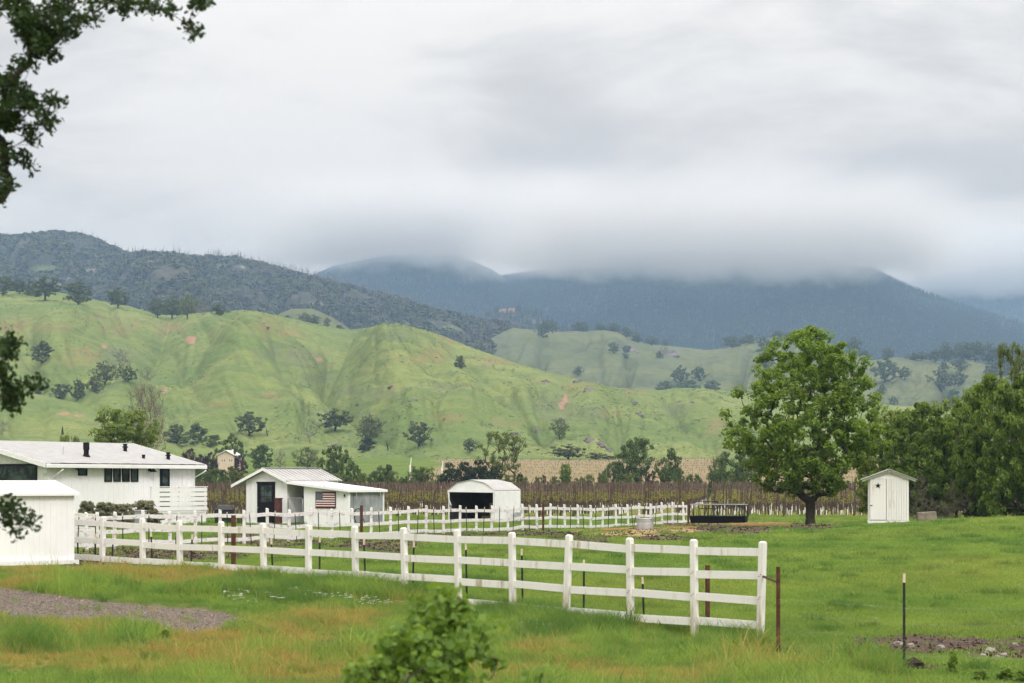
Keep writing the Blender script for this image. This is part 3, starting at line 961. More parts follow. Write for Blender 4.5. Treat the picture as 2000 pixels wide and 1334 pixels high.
# ------------------------------------------------------------------ trees
def leaf_quads(cen, nrm, size, rs, aspect=1.7, fold=True):
    """one small pointed leaf (a kite of two triangles) at each centre"""
    n = len(cen)
    a = np.cross(nrm, rs.normal(size=(n, 3))); a /= np.linalg.norm(a, axis=1, keepdims=True) + 1e-9
    b = np.cross(nrm, a)
    s = size[:, None]
    v = np.empty((n, 4, 3))
    v[:, 0] = cen - a * s * 0.5 * aspect
    v[:, 1] = cen + b * s * 0.5 - a * s * 0.08
    v[:, 2] = cen + a * s * 0.5 * aspect
    v[:, 3] = cen - b * s * 0.5 - a * s * 0.08
    if fold:
        v[:, 1] += nrm * s * 0.16; v[:, 3] += nrm * s * 0.16
    f = np.arange(n * 4).reshape(n, 4)
    return v.reshape(-1, 3), f


def skeleton(tips, base, fork_h, rs, lean=0.35):
    """join every tip to the nearest node nearer the trunk; returns nodes, parents"""
    nodes = [np.array(base, float)]; par = [-1]
    k = 3
    for i in range(1, k + 1):
        nodes.append(np.array([base[0] + rs.normal() * 0.012 * fork_h, base[1] + rs.normal() * 0.012 * fork_h, base[2] + fork_h * i / k])); par.append(i - 1)
    root = len(nodes) - 1
    order = np.argsort(np.linalg.norm(tips - nodes[root], axis=1))
    for t in order:
        p = tips[t]
        A = np.array(nodes[root:])
        dv = p - A
        dist = np.linalg.norm(dv, axis=1)
        down = np.clip(A[:, 2] - p[2], 0, None)
        cost = dist + 1.3 * down + 0.12 * np.linalg.norm(A - nodes[root], axis=1)
        j = int(np.argmin(cost)) + root
        q = nodes[j]
        L = np.linalg.norm(p - q)
        mid = q * 0.5 + p * 0.5 + rs.normal(size=3) * L * 0.09 + np.array([0, 0, -0.05 * L])
        nodes.append(mid); par.append(j)
        nodes.append(p.copy()); par.append(len(nodes) - 2)
    return np.array(nodes), par


def branch_mesh(name, nodes, par, r_tip, r_base, mat, sides=5, expo=0.5, flare=1.35, rmax=None):
    n = len(nodes)
    load = np.zeros(n)
    kids = np.zeros(n, int)
    for i in range(n):
        if par[i] >= 0: kids[par[i]] += 1
    for i in range(n - 1, -1, -1):
        if kids[i] == 0: load[i] += 1
        if par[i] >= 0: load[par[i]] += load[i]
    rad = r_tip + (r_base - r_tip) * (load / load[0]) ** expo
    mb = MB()
    for i in range(1, n):
        p = par[i]
        ra, rb = rad[p], rad[i]
        if kids[p] > 1 and p > 3: ra = min(ra, rb * 1.5)
        if p == 0: ra *= flare
        mb.tube([nodes[p], nodes[i]], [ra, rb], sides if ra > r_base * 0.12 else 3, cap=False)
    return mb.mesh(name, mat, True)


def crown_points(n, rs, prof, lobes=0.18, shell=0.5, seed=0):
    """clump centres inside an envelope; prof(h in 0..1) -> radius; heights 0..1"""
    out = []
    while len(out) < n:
        h = rs.random(n * 3); th = rs.random(n * 3) * 2 * math.pi
        r = prof(h) * (1 + lobes * noise2(np.cos(th) * 1.6 + seed, np.sin(th) * 1.6 + h * 3.5, seed + 3) * 2)
        keep = rs.random(n * 3) < r / max(prof(np.linspace(0, 1, 40)).max(), 1e-6)
        q = rs.random(n * 3) ** shell
        x, y = r * q * np.cos(th), r * q * np.sin(th)
        gap = noise2(x * 4.2 + seed, h * 4.2 + y * 2.0, seed + 9) > -0.36
        for k in np.where(keep & gap)[0]:
            out.append((x[k], y[k], h[k]))
            if len(out) >= n: break
    return np.array(out)


def tree_meshes(tag_, seed, n_clump, per, leaf, clump_r, prof, trunk_h, mat_leaf, mat_bark, r_base=0.03, r_tip=0.003, flat=0.75, sides=5, lobes=0.2, shell=0.5, fork=None, aspect=1.7):
    """unit tree: height 1, crown between trunk_h and 1; widths given by prof (radius)"""
    rs = np.random.default_rng(seed)
    cp = crown_points(n_clump, rs, prof, lobes, shell, seed)
    tips = cp.copy(); tips[:, 2] = trunk_h + cp[:, 2] * (1 - trunk_h)
    nodes, par = skeleton(tips, (0, 0, 0), fork if fork else trunk_h * 0.8, rs)
    bm = branch_mesh(tag_ + '_trunk', nodes, par, r_tip, r_base, mat_bark, sides, 0.62)
    m = n_clump * per
    ci = np.repeat(np.arange(n_clump), per)
    off = rs.normal(size=(m, 3)); off /= np.linalg.norm(off, axis=1, keepdims=True)
    off *= (rs.random((m, 1)) ** 0.45) * clump_r * (0.6 + 0.8 * rs.random(n_clump)[ci])[:, None]
    off[:, 2] *= flat
    cen = tips[ci] + off
    cen[:, 2] = np.maximum(cen[:, 2], 0.02)
    nrm = off / (np.linalg.norm(off, axis=1, keepdims=True) + 1e-9) * 0.8 + rs.normal(size=(m, 3)) * 0.7 + np.array([0, 0, 0.7])
    nrm /= np.linalg.norm(nrm, axis=1, keepdims=True)
    size = leaf * (0.6 + 0.8 * rs.random(m))
    v, f = leaf_quads(cen, nrm, size, rs, aspect)
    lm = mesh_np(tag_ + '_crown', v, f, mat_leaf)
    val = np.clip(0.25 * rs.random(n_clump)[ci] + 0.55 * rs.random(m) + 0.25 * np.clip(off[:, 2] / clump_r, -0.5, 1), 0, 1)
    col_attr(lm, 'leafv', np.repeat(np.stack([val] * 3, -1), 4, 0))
    return bm, lm


def twig_meshes(tag_, seed, n_tip, prof, trunk_h, mat, r_base=0.022, r_tip=0.0022, leafy=0, mat_leaf=None, leaf=0.02):
    """a leafless or thinly leafed tree: twigs fan out to many fine tips"""
    rs = np.random.default_rng(seed)
    cp = crown_points(n_tip, rs, prof, 0.25, 0.6, seed)
    tips = cp.copy(); tips[:, 2] = trunk_h + cp[:, 2] * (1 - trunk_h)
    nodes, par = skeleton(tips, (0, 0, 0), trunk_h * 0.7, rs)
    bm = branch_mesh(tag_ + '_trunk', nodes, par, r_tip, r_base, mat, 4)
    # fine twigs as thin blades round the tips
    m = n_tip * 7; ci = np.repeat(np.arange(n_tip), 7)
    d = rs.normal(size=(m, 3)) + np.array([0, 0, 0.8]) + (tips[ci] - np.array([0, 0, 0.35])) * 1.2
    d /= np.linalg.norm(d, axis=1, keepdims=True)
    L = 0.05 + 0.06 * rs.random(m)
    a = tips[ci]; b = a + d * L[:, None]
    sd = np.cross(d, rs.normal(size=(m, 3))); sd /= np.linalg.norm(sd, axis=1, keepdims=True); sd *= r_tip * 1.1
    v = np.stack([a - sd, a + sd, b + sd * 0.4, b - sd * 0.4], 1).reshape(-1, 3)
    lm = mesh_np(tag_ + '_twigs', v, np.arange(m * 4).reshape(m, 4), M['twig'])
    col_attr(lm, 'leafv', np.repeat(rs.random((m, 1)).repeat(3, 1), 4, 0))
    fm = None
    if leafy:
        m = n_tip * leafy; ci = np.repeat(np.arange(n_tip), leafy)
        cen = tips[ci] + rs.normal(size=(m, 3)) * 0.035
        nr = rs.normal(size=(m, 3)) + np.array([0, 0, 0.6]); nr /= np.linalg.norm(nr, axis=1, keepdims=True)
        v, f = leaf_quads(cen, nr, leaf * (0.6 + 0.8 * rs.random(m)), rs)
        fm = mesh_np(tag_ + '_crown', v, f, mat_leaf)
        col_attr(fm, 'leafv', np.repeat(rs.random((m, 1)).repeat(3, 1), 4, 0))
    return bm, lm, fm


def pr_round(h):
    return 0.5 * np.sqrt(np.clip(1 - (2 * h - 0.9) ** 2 / 1.25, 0.02, 1))


def pr_oak(h):
    return 0.5 * np.clip(np.sin(np.clip(h * 0.86 + 0.14, 0, 1) * math.pi), 0.03, 1) ** 0.55


def pr_vase(h):
    return 0.5 * np.clip(0.30 + 0.95 * h - 0.75 * h ** 4, 0.05, 1)


def pr_bush(h):
    return 0.5 * np.clip(1.0 - h ** 2.2 * 0.75, 0.05, 1)


KIND = {}


def make_kinds():
    for i in range(5):
        KIND['oak%d' % i] = tree_meshes('oak', 100 + i, 90, 34, 0.036, 0.085, pr_oak, 0.14 + 0.03 * (i % 3), M['leaf_oak'], M['bark'], 0.035, 0.004, lobes=0.35)
    for i in range(3):
        KIND['bush%d' % i] = tree_meshes('bush', 120 + i, 70, 40, 0.04, 0.11, pr_bush, 0.05, M['leaf_oak'], M['bark'], 0.02, 0.004, lobes=0.3)
    for i in range(3):
        KIND['mid%d' % i] = tree_meshes('valley_tree', 130 + i, 170, 40, 0.026, 0.065, pr_oak, 0.15, M['leaf_mid'], M['bark'], 0.03, 0.003, lobes=0.4)
    for i in range(2):
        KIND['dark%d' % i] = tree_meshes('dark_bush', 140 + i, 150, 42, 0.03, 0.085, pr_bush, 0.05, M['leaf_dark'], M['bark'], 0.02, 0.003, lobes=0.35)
    for i in range(3):
        KIND['shrub%d' % i] = tree_meshes('shrub', 150 + i, 120, 40, 0.028, 0.085, pr_bush, 0.04, M['leaf_mid'], M['bark'], 0.015, 0.003, lobes=0.4, aspect=2.6)
    for i in range(2):
        KIND['pale%d' % i] = tree_meshes('pale_shrub', 155 + i, 110, 40, 0.026, 0.085, pr_bush, 0.04, M['leaf_pale'], M['bark_pale'], 0.015, 0.003, lobes=0.4, aspect=2.6)
    KIND['poplar0'] = tree_meshes('fresh_tree', 160, 170, 30, 0.019, 0.055, pr_vase, 0.18, M['leaf_pale'], M['bark'], 0.022, 0.003, lobes=0.3, fork=0.04)
    KIND['poplar1'] = tree_meshes('fresh_tree', 161, 190, 40, 0.024, 0.06, pr_vase, 0.16, M['leaf_fresh'], M['bark'], 0.022, 0.003, lobes=0.3, fork=0.04)
    KIND['plum0'] = tree_meshes('plum', 165, 90, 40, 0.035, 0.09, pr_round, 0.12, M['leaf_plum'], M['bark'], 0.02, 0.003)
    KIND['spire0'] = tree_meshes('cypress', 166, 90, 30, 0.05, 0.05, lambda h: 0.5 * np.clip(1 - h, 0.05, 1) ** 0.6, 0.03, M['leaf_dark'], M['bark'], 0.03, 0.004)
    KIND['conifer0'] = tree_meshes('conifer', 167, 80, 26, 0.05, 0.06, lambda h: 0.5 * np.clip(1.02 - h, 0.04, 1), 0.08, M['conifer'], M['bark'], 0.025, 0.004, flat=0.4)
    KIND['conifer1'] = tree_meshes('conifer', 168, 50, 22, 0.05, 0.06, lambda h: 0.5 * np.clip(1.02 - h, 0.04, 1), 0.2, M['conifer'], M['bark'], 0.025, 0.004, flat=0.4, lobes=0.5)
    for i in range(2):
        KIND['bare%d' % i] = twig_meshes('bare_tree', 170 + i, 150, pr_oak, 0.22, M['bark_pale'])
    KIND['tallbare0'] = twig_meshes('tall_bare_tree', 175, 420, pr_vase, 0.14, M['bark_pale'], 0.012, 0.0014)
    KIND['half0'] = twig_meshes('sparse_oak', 177, 150, pr_oak, 0.2, M['bark'], 0.032, 0.0025, 14, M['leaf_oak'], 0.026)
    KIND['half1'] = twig_meshes('sparse_oak', 178, 150, pr_oak, 0.2, M['bark'], 0.032, 0.0025, 14, M['leaf_pale'], 0.026)


make_kinds()


def plant_tree(name, kind, loc, w, h, label, cat='tree', group=None, rz=None, sink=0.02, depth=None):
    ms = KIND[kind]
    e = empty(name, (loc[0], loc[1], loc[2] - sink * h), random.random() * 6.28 if rz is None else rz, label, cat, group)
    e.scale = (w, depth or w, h)
    obj('trunk', ms[0], e)
    if kind.startswith(('bare', 'tallbare')):
        obj('twigs', ms[1], e)
    elif kind.startswith('half'):
        obj('twigs', ms[1], e); obj('crown', ms[2], e)
    else:
        obj('crown', ms[1], e)
    return e


# (px, py of the base, width px, height px, kind) on each land form
def plant_list(L, lay, name, lab, group, cat='tree', dist=None):
    L = sorted(L)
    for i, (px, py, w, h, kind) in enumerate(L):
        p = on_ground(px, dist) if dist else surf_hit(px, py + (5 if name == 'crest_oak' else 0), lay)
        if name == 'crest_oak': h *= 1.25
        s = p.y / FP
        if dist: h = (HOR - (p.z - EYE) / s) - (py - h)            # keep the top where it shows, stand the foot on the ground
        which = 'leftmost' if i == 0 else 'rightmost' if i == len(L) - 1 else ORD[i] + ' from the left'
        plant_tree(name, kind, p, w * s, h * s, lab % which if len(L) > 1 else lab, cat, group)


plant_list([(6, 572, 44, 30, 'oak0'), (38, 570, 36, 24, 'oak1'), (58, 572, 26, 18, 'bush0'), (88, 582, 56, 38, 'oak2'), (153, 590, 52, 36, 'oak3'), (230, 597, 40, 32, 'oak4'),
            (308, 616, 36, 31, 'oak1'), (336, 618, 44, 36, 'oak2'), (366, 618, 40, 38, 'half1'), (396, 613, 30, 24, 'bare0'), (428, 611, 34, 17, 'bush1')],
           GREEN, 'crest_oak', 'oak on the crest of the green hill, %s of the crest trees', 'trees along the green hill crest')
plant_list([(82, 710, 46, 44, 'oak0'), (120, 779, 42, 30, 'bush2'), (152, 781, 34, 40, 'oak3'), (205, 752, 62, 48, 'half0'), (236, 735, 46, 54, 'bare0'), (250, 747, 32, 32, 'oak1'),
            (287, 749, 34, 32, 'bare1'), (185, 765, 30, 30, 'bush1'), (487, 851, 58, 46, 'oak4'), (605, 864, 40, 44, 'bare1'), (655, 842, 62, 44, 'oak2'), (722, 866, 62, 58, 'half0'),
            (716, 880, 34, 28, 'dark0'), (818, 872, 52, 48, 'oak3'), (900, 720, 22, 26, 'bush0'), (918, 884, 26, 28, 'oak1'), (1093, 858, 42, 42, 'half1')],
           GREEN, 'hillside_oak', 'oak standing on the green hillside, %s of the lone slope trees', 'scattered trees on the green hillside')
plant_list([(75, 757, 32, 18, 'bush1'), (122, 849, 6, 18, 'spire0'), (5, 850, 30, 30, 'bare0'), (345, 866, 52, 38, 'bush0'), (385, 870, 46, 44, 'oak0'), (420, 884, 50, 34, 'shrub1')],
           SPUR, 'spur_tree', 'dark tree on the low spur behind the house, %s', 'trees on the low spur')
plant_list([(1062, 660, 30, 34, 'oak0'), (1079, 651, 22, 26, 'oak1'), (1132, 647, 40, 20, 'bush0'), (1172, 645, 26, 14, 'bush1'), (1198, 645, 36, 17, 'bush2'), (1222, 658, 24, 20, 'bush0'),
            (1242, 668, 28, 20, 'bush1'), (1273, 676, 26, 20, 'oak2'), (1300, 675, 14, 12, 'bush2'), (1199, 690, 22, 22, 'oak3'), (1222, 689, 30, 14, 'bush1'), (1245, 655, 8, 8, 'bush0'),
            (1297, 697, 26, 22, 'bare1'), (1288, 700, 16, 14, 'bush1'), (1330, 752, 34, 38, 'oak4'), (1366, 746, 28, 30, 'oak0'), (1300, 766, 40, 22, 'bush0'), (1345, 766, 60, 24, 'shrub0'),
            (1390, 766, 44, 24, 'bush2'), (1129, 735, 20, 20, 'oak1'), (1430, 680, 38, 25, 'oak3'), (1465, 671, 34, 18, 'bush0'), (1490, 682, 24, 26, 'oak4'), (1520, 668, 26, 22, 'oak0'),
            (1545, 664, 30, 16, 'bush1'), (1497, 725, 40, 48, 'oak2'), (1668, 695, 26, 38, 'oak1'), (1690, 705, 24, 22, 'oak0'), (1735, 700, 26, 21, 'oak3'), (1728, 748, 50, 50, 'oak4'),
            (1767, 742, 26, 26, 'oak2'), (1722, 770, 20, 20, 'bush1'), (1745, 792, 18, 18, 'oak1'), (1842, 722, 20, 16, 'bush0'), (1876, 726, 34, 26, 'oak0'), (1838, 765, 50, 44, 'oak3'),
            (1872, 755, 32, 30, 'oak1'), (1862, 790, 40, 30, 'shrub0'), (1800, 705, 30, 20, 'oak2'), (1828, 708, 30, 26, 'oak4'), (1852, 706, 34, 30, 'oak1'), (1880, 703, 38, 38, 'oak3'),
            (1905, 706, 40, 40, 'oak0'), (1932, 712, 40, 44, 'oak2'), (1962, 716, 44, 44, 'oak4'), (1990, 720, 44, 44, 'oak1'), (1935, 702, 16, 40, 'conifer0'), (1890, 700, 14, 38, 'conifer0'),
            (1966, 705, 18, 46, 'conifer1'), (1845, 702, 20, 40, 'oak3'), (1782, 703, 26, 14, 'bush1'), (1945, 740, 46, 36, 'oak2'), (1975, 745, 46, 40, 'oak0'), (890 + 330, 700, 20, 10, 'bush2')],
           MID, 'far_oak', 'dark oak on the far grey-green hills, %s of the far hill trees', 'oaks dotted over the far hills', 'tree')
plant_list([(563, 630, 24, 14, 'bush1'), (595, 632, 22, 22, 'oak1'), (612, 636, 26, 22, 'oak2'), (638, 640, 14, 20, 'oak3'), (662, 650, 22, 16, 'bush0')],
           KNOB, 'knob_oak', 'small oak on the pale hilltop behind the crest, %s', 'oaks on the pale hilltop')
plant_list([(277, 505, 11, 20, 'conifer0'), (291, 506, 9, 14, 'conifer0'), (327, 507, 9, 19, 'conifer0'), (433, 506, 9, 12, 'conifer1'), (620, 550, 10, 12, 'conifer0'), (606, 547, 9, 12, 'conifer1')],
           RIDGE, 'ridge_conifer', 'lone conifer on the burnt ridge skyline, %s', 'conifers on the ridge skyline')
# trees of the valley floor, beyond the vineyard
plant_list([(455, 900, 50, 54, 'mid0'), (510, 908, 46, 42, 'mid1'), (430, 905, 40, 30, 'shrub0'), (548, 908, 28, 32, 'bare0'), (600, 920, 56, 48, 'half1')],
           None, 'valley_tree', 'leafy tree beyond the cream house, %s of the row', 'trees beside the cream house', dist=420)
plant_list([(655, 930, 62, 62, 'mid2'), (690, 935, 42, 34, 'mid0'), (757, 928, 32, 24, 'dark1'), (1242, 945, 80, 96, 'mid1'), (1308, 945, 56, 70, 'mid0'), (1200, 945, 54, 44, 'mid2'),
            (1420, 942, 64, 60, 'mid0'), (1455, 942, 60, 64, 'mid2')],
           None, 'field_tree', 'dark green tree beyond the vineyard posts, %s', 'trees along the vineyard far edge', dist=285)
plant_list([(982, 932, 100, 88, 'poplar0')], None, 'multi_stem_tree', 'pale green spreading tree with many stems above the white carport', 'pale tree above the carport', dist=282)
plant_list([(1110, 912, 66, 44, 'oak2'), (1165, 918, 46, 34, 'oak3'), (1190, 920, 32, 30, 'oak0')], None, 'slope_oak', 'dark oak at the top of the tan field, %s of three', 'oaks above the tan field', dist=520)
plant_list([(1105, 942, 34, 36, 'poplar1'), (1400, 940, 36, 50, 'half1')], None, 'young_tree', 'slim pale young tree behind the vineyard, %s', 'young trees behind the vineyard', dist=290)
plant_list([(245, 905, 165, 105, 'poplar1')], None, 'fresh_green_tree', 'fresh green many-stemmed tree rising behind the white house roof', 'green tree behind the house', dist=190)
plant_list([(283, 905, 120, 150, 'tallbare0')], None, 'tall_bare_tree', 'tall bare twiggy tree just right behind the green tree at the house', 'bare tree behind the house', dist=205)
plant_list([(125, 890, 34, 40, 'poplar1'), (148, 890, 30, 38, 'poplar0')], None, 'roof_shrub', 'light green shrub top showing over the house roof, %s', 'shrubs over the roof', dist=175)
plant_list([(372, 905, 40, 28, 'plum0'), (392, 908, 26, 20, 'plum0'), (411, 912, 28, 28, 'plum0'), (470, 908, 26, 20, 'plum0')], None, 'plum_tree', 'dark purple leafed plum tree near the cream house, %s', 'purple plum trees', dist=380)
plant_list([(459, 908, 9, 46, 'spire0')], None, 'cypress', 'narrow black cypress right of the cream house', 'cypress', dist=400)
plant_list([(878, 945, 50, 40, 'dark0'), (908, 945, 54, 47, 'dark1'), (936, 945, 54, 46, 'dark0'), (962, 945, 50, 36, 'dark1')], None, 'dark_evergreen', 'dense dark evergreen bush behind the carport, %s of four', 'dark evergreen mass', 'bush', dist=262)
plant_list([(1015, 945, 28, 22, 'dark1'), (1062, 940, 16, 12, 'plum0'), (823, 940, 26, 14, 'plum0'), (1325, 942, 30, 28, 'shrub1'), (1270, 942, 26, 16, 'plum0')], None, 'field_bush',
           'low bush at the far vineyard edge, %s of the small bushes', 'low bushes at the vineyard edge', 'bush', dist=276)


def shrub_band():
    rs = random.Random(5)
    L = []
    for px in list(range(384, 480, 17)):
        L.append((px + rs.uniform(-4, 4), 945, rs.uniform(36, 50), rs.uniform(24, 36), rs.choice(['shrub0', 'shrub1', 'pale0', 'pale1'])))
    for px in list(range(560, 860, 21)):
        L.append((px + rs.uniform(-5, 5), 945, rs.uniform(34, 56), rs.uniform(14, 34), rs.choice(['shrub0', 'pale1', 'shrub2'])))
    for px in list(range(1000, 1240, 26)):
        L.append((px + rs.uniform(-6, 6), 945, rs.uniform(28, 40), rs.uniform(13, 20), rs.choice(['pale0', 'pale1', 'shrub2'])))
    for px in list(range(1340, 1480, 28)):
        L.append((px + rs.uniform(-6, 6), 945, rs.uniform(28, 40), rs.uniform(16, 26), rs.choice(['shrub0', 'shrub2', 'pale1'])))
    plant_list(L, None, 'willow_shrub', 'soft green willow shrub in the band behind the vineyard, %s', 'willow shrubs behind the vineyard', 'shrub', dist=272)


shrub_band()


# the big tree by the feed trough and the grove at the right edge
def big_tree():
    def prof(h):
        return np.interp(h, [0, 0.06, 0.18, 0.32, 0.48, 0.62, 0.75, 0.86, 0.94, 1.0], [0.20, 0.34, 0.44, 0.48, 0.49, 0.47, 0.40, 0.29, 0.17, 0.03])
    d = 105.0
    p = on_ground(1583, d)
    H = 392 / FP * d
    bm, lm = tree_meshes('big_tree', 301, 540, 74, 0.0110, 0.032, lambda h: prof(h) * 0.70, 0.17, M['leaf_big'], M['bark'], 0.023, 0.0009, lobes=0.30, shell=0.45, fork=0.13, sides=8, flat=0.85)
    KIND['big'] = (bm, lm)
    e = plant_tree('big_leafy_tree', 'big', p, H, H, 'large fresh green leafy tree standing alone behind the pasture', 'tree', rz=0.6, sink=0.004)


big_tree()


def grove():
    def prof(h):
        return np.interp(h, [0, 0.2, 0.45, 0.7, 0.9, 1.0], [0.42, 0.50, 0.50, 0.43, 0.28, 0.05])
    for i in range(2):
        KIND['grove%d' % i] = tree_meshes('grove_tree', 320 + i, 340, 74, 0.020, 0.052, prof, 0.12, M['leaf_grove'], M['bark'], 0.022, 0.0015, lobes=0.3, shell=0.45, fork=0.10, sides=6)
    KIND['grove2'] = tree_meshes('grove_tree', 324, 330, 70, 0.020, 0.05, prof, 0.14, M['leaf_fresh'], M['bark'], 0.02, 0.0015, lobes=0.4, shell=0.45, fork=0.10, sides=6)
    rows = [(1742, 118, 150, 225, 'grove2', 'rounded green grove tree just left behind the star outhouse'),
            (1800, 112, 170, 245, 'grove1', 'broad green grove tree right behind the star outhouse'),
            (1868, 122, 170, 250, 'grove2', 'middle green tree of the right grove'),
            (1935, 108, 165, 300, 'grove1', 'tall green grove tree with a domed top, second from the right edge'),
            (2010, 104, 180, 300, 'grove0', 'big green grove tree cut by the right edge'),
            (1985, 140, 110, 340, 'poplar0', 'tall pale green tree rising behind the grove at the right edge'),
            (2110, 112, 190, 290, 'grove1', 'grove tree outside the right edge, only its left leaves showing')]
    for px, d, w, h, kd, lab in rows:
        p = on_ground(px, d); s = d / FP
        plant_tree('grove_tree', kd, p, w * s, h * s, lab, 'tree', 'trees of the right grove')
    rs = random.Random(11)
    KIND['brush0'] = tree_meshes('brush', 340, 120, 40, 0.05, 0.10, pr_bush, 0.03, M['leaf_brush'], M['bark_pale'], 0.012, 0.004, lobes=0.5)
    KIND['brush1'] = twig_meshes('brush', 341, 160, pr_bush, 0.05, M['bark_pale'], 0.01, 0.003, 18, M['leaf_brush'], 0.05)
    L = []
    for i, px in enumerate(range(1800, 2060, 21)):
        L.append((px + rs.uniform(-5, 5), 1018, rs.uniform(40, 66), rs.uniform(30, 95), rs.choice(['brush0', 'brush1', 'brush1'])))
    plant_list(L, None, 'dark_brush', 'dark tangled brush under the right grove, %s', 'brush under the grove', 'brush', dist=107)


grove()
# ------------------------------------------------------------------ buildings
def frame_local(origin, ang):
    """empty whose local x runs along the wall, y goes into the building, z up"""
    return origin, ang


def window_part(parent, x, z, w, h, y=0.0, muntins=(0, 0), name='window', frame=0.07, proud=0.05, mat='black'):
    """frame of four bars with a recessed pane; local x along the wall, y=0 the wall face, outside is -y"""
    f = MB()
    f.box(x - w / 2, x + w / 2, y - proud, y + 0.03, z + h / 2 - frame, z + h / 2)
    f.box(x - w / 2, x + w / 2, y - proud, y + 0.03, z - h / 2, z - h / 2 + frame)
    f.box(x - w / 2, x - w / 2 + frame, y - proud + 0.002, y + 0.03, z - h / 2 + frame, z + h / 2 - frame)
    f.box(x + w / 2 - frame, x + w / 2, y - proud + 0.002, y + 0.03, z - h / 2 + frame, z + h / 2 - frame)
    nx, nz = muntins
    for i in range(1, nx):
        xx = x - w / 2 + w * i / nx
        f.box(xx - 0.012, xx + 0.012, y - proud + 0.012, y + 0.02, z - h / 2 + frame, z + h / 2 - frame)
    for i in range(1, nz):
        zz = z - h / 2 + h * i / nz
        f.box(x - w / 2 + frame, x + w / 2 - frame, y - proud + 0.014, y + 0.018, zz - 0.012, zz + 0.012)
    o = f.build(name, M[mat], parent)
    MB().box(x - w / 2 + frame, x + w / 2 - frame, y - 0.012, y - 0.006, z - h / 2 + frame, z + h / 2 - frame).build('pane', M['glass'], o)
    return o


def sconce(parent, x, z):
    mb = MB(); z += 0.0
    mb.lathe([(0.11, -0.09), (0.11, 0.09)], 8, (x, -0.06, z))
    mb.tube([(x, -0.05, z), (x, -0.16, z + 0.14), (x, -0.30, z + 0.13), (x, -0.34, z + 0.05)], 0.025, 5)
    mb.lathe([(0.05, 0.07), (0.08, 0.0), (0.22, -0.13), (0.225, -0.15)], 10, (x, -0.34, z))
    return mb.build('wall_lamp', M['black'], parent)


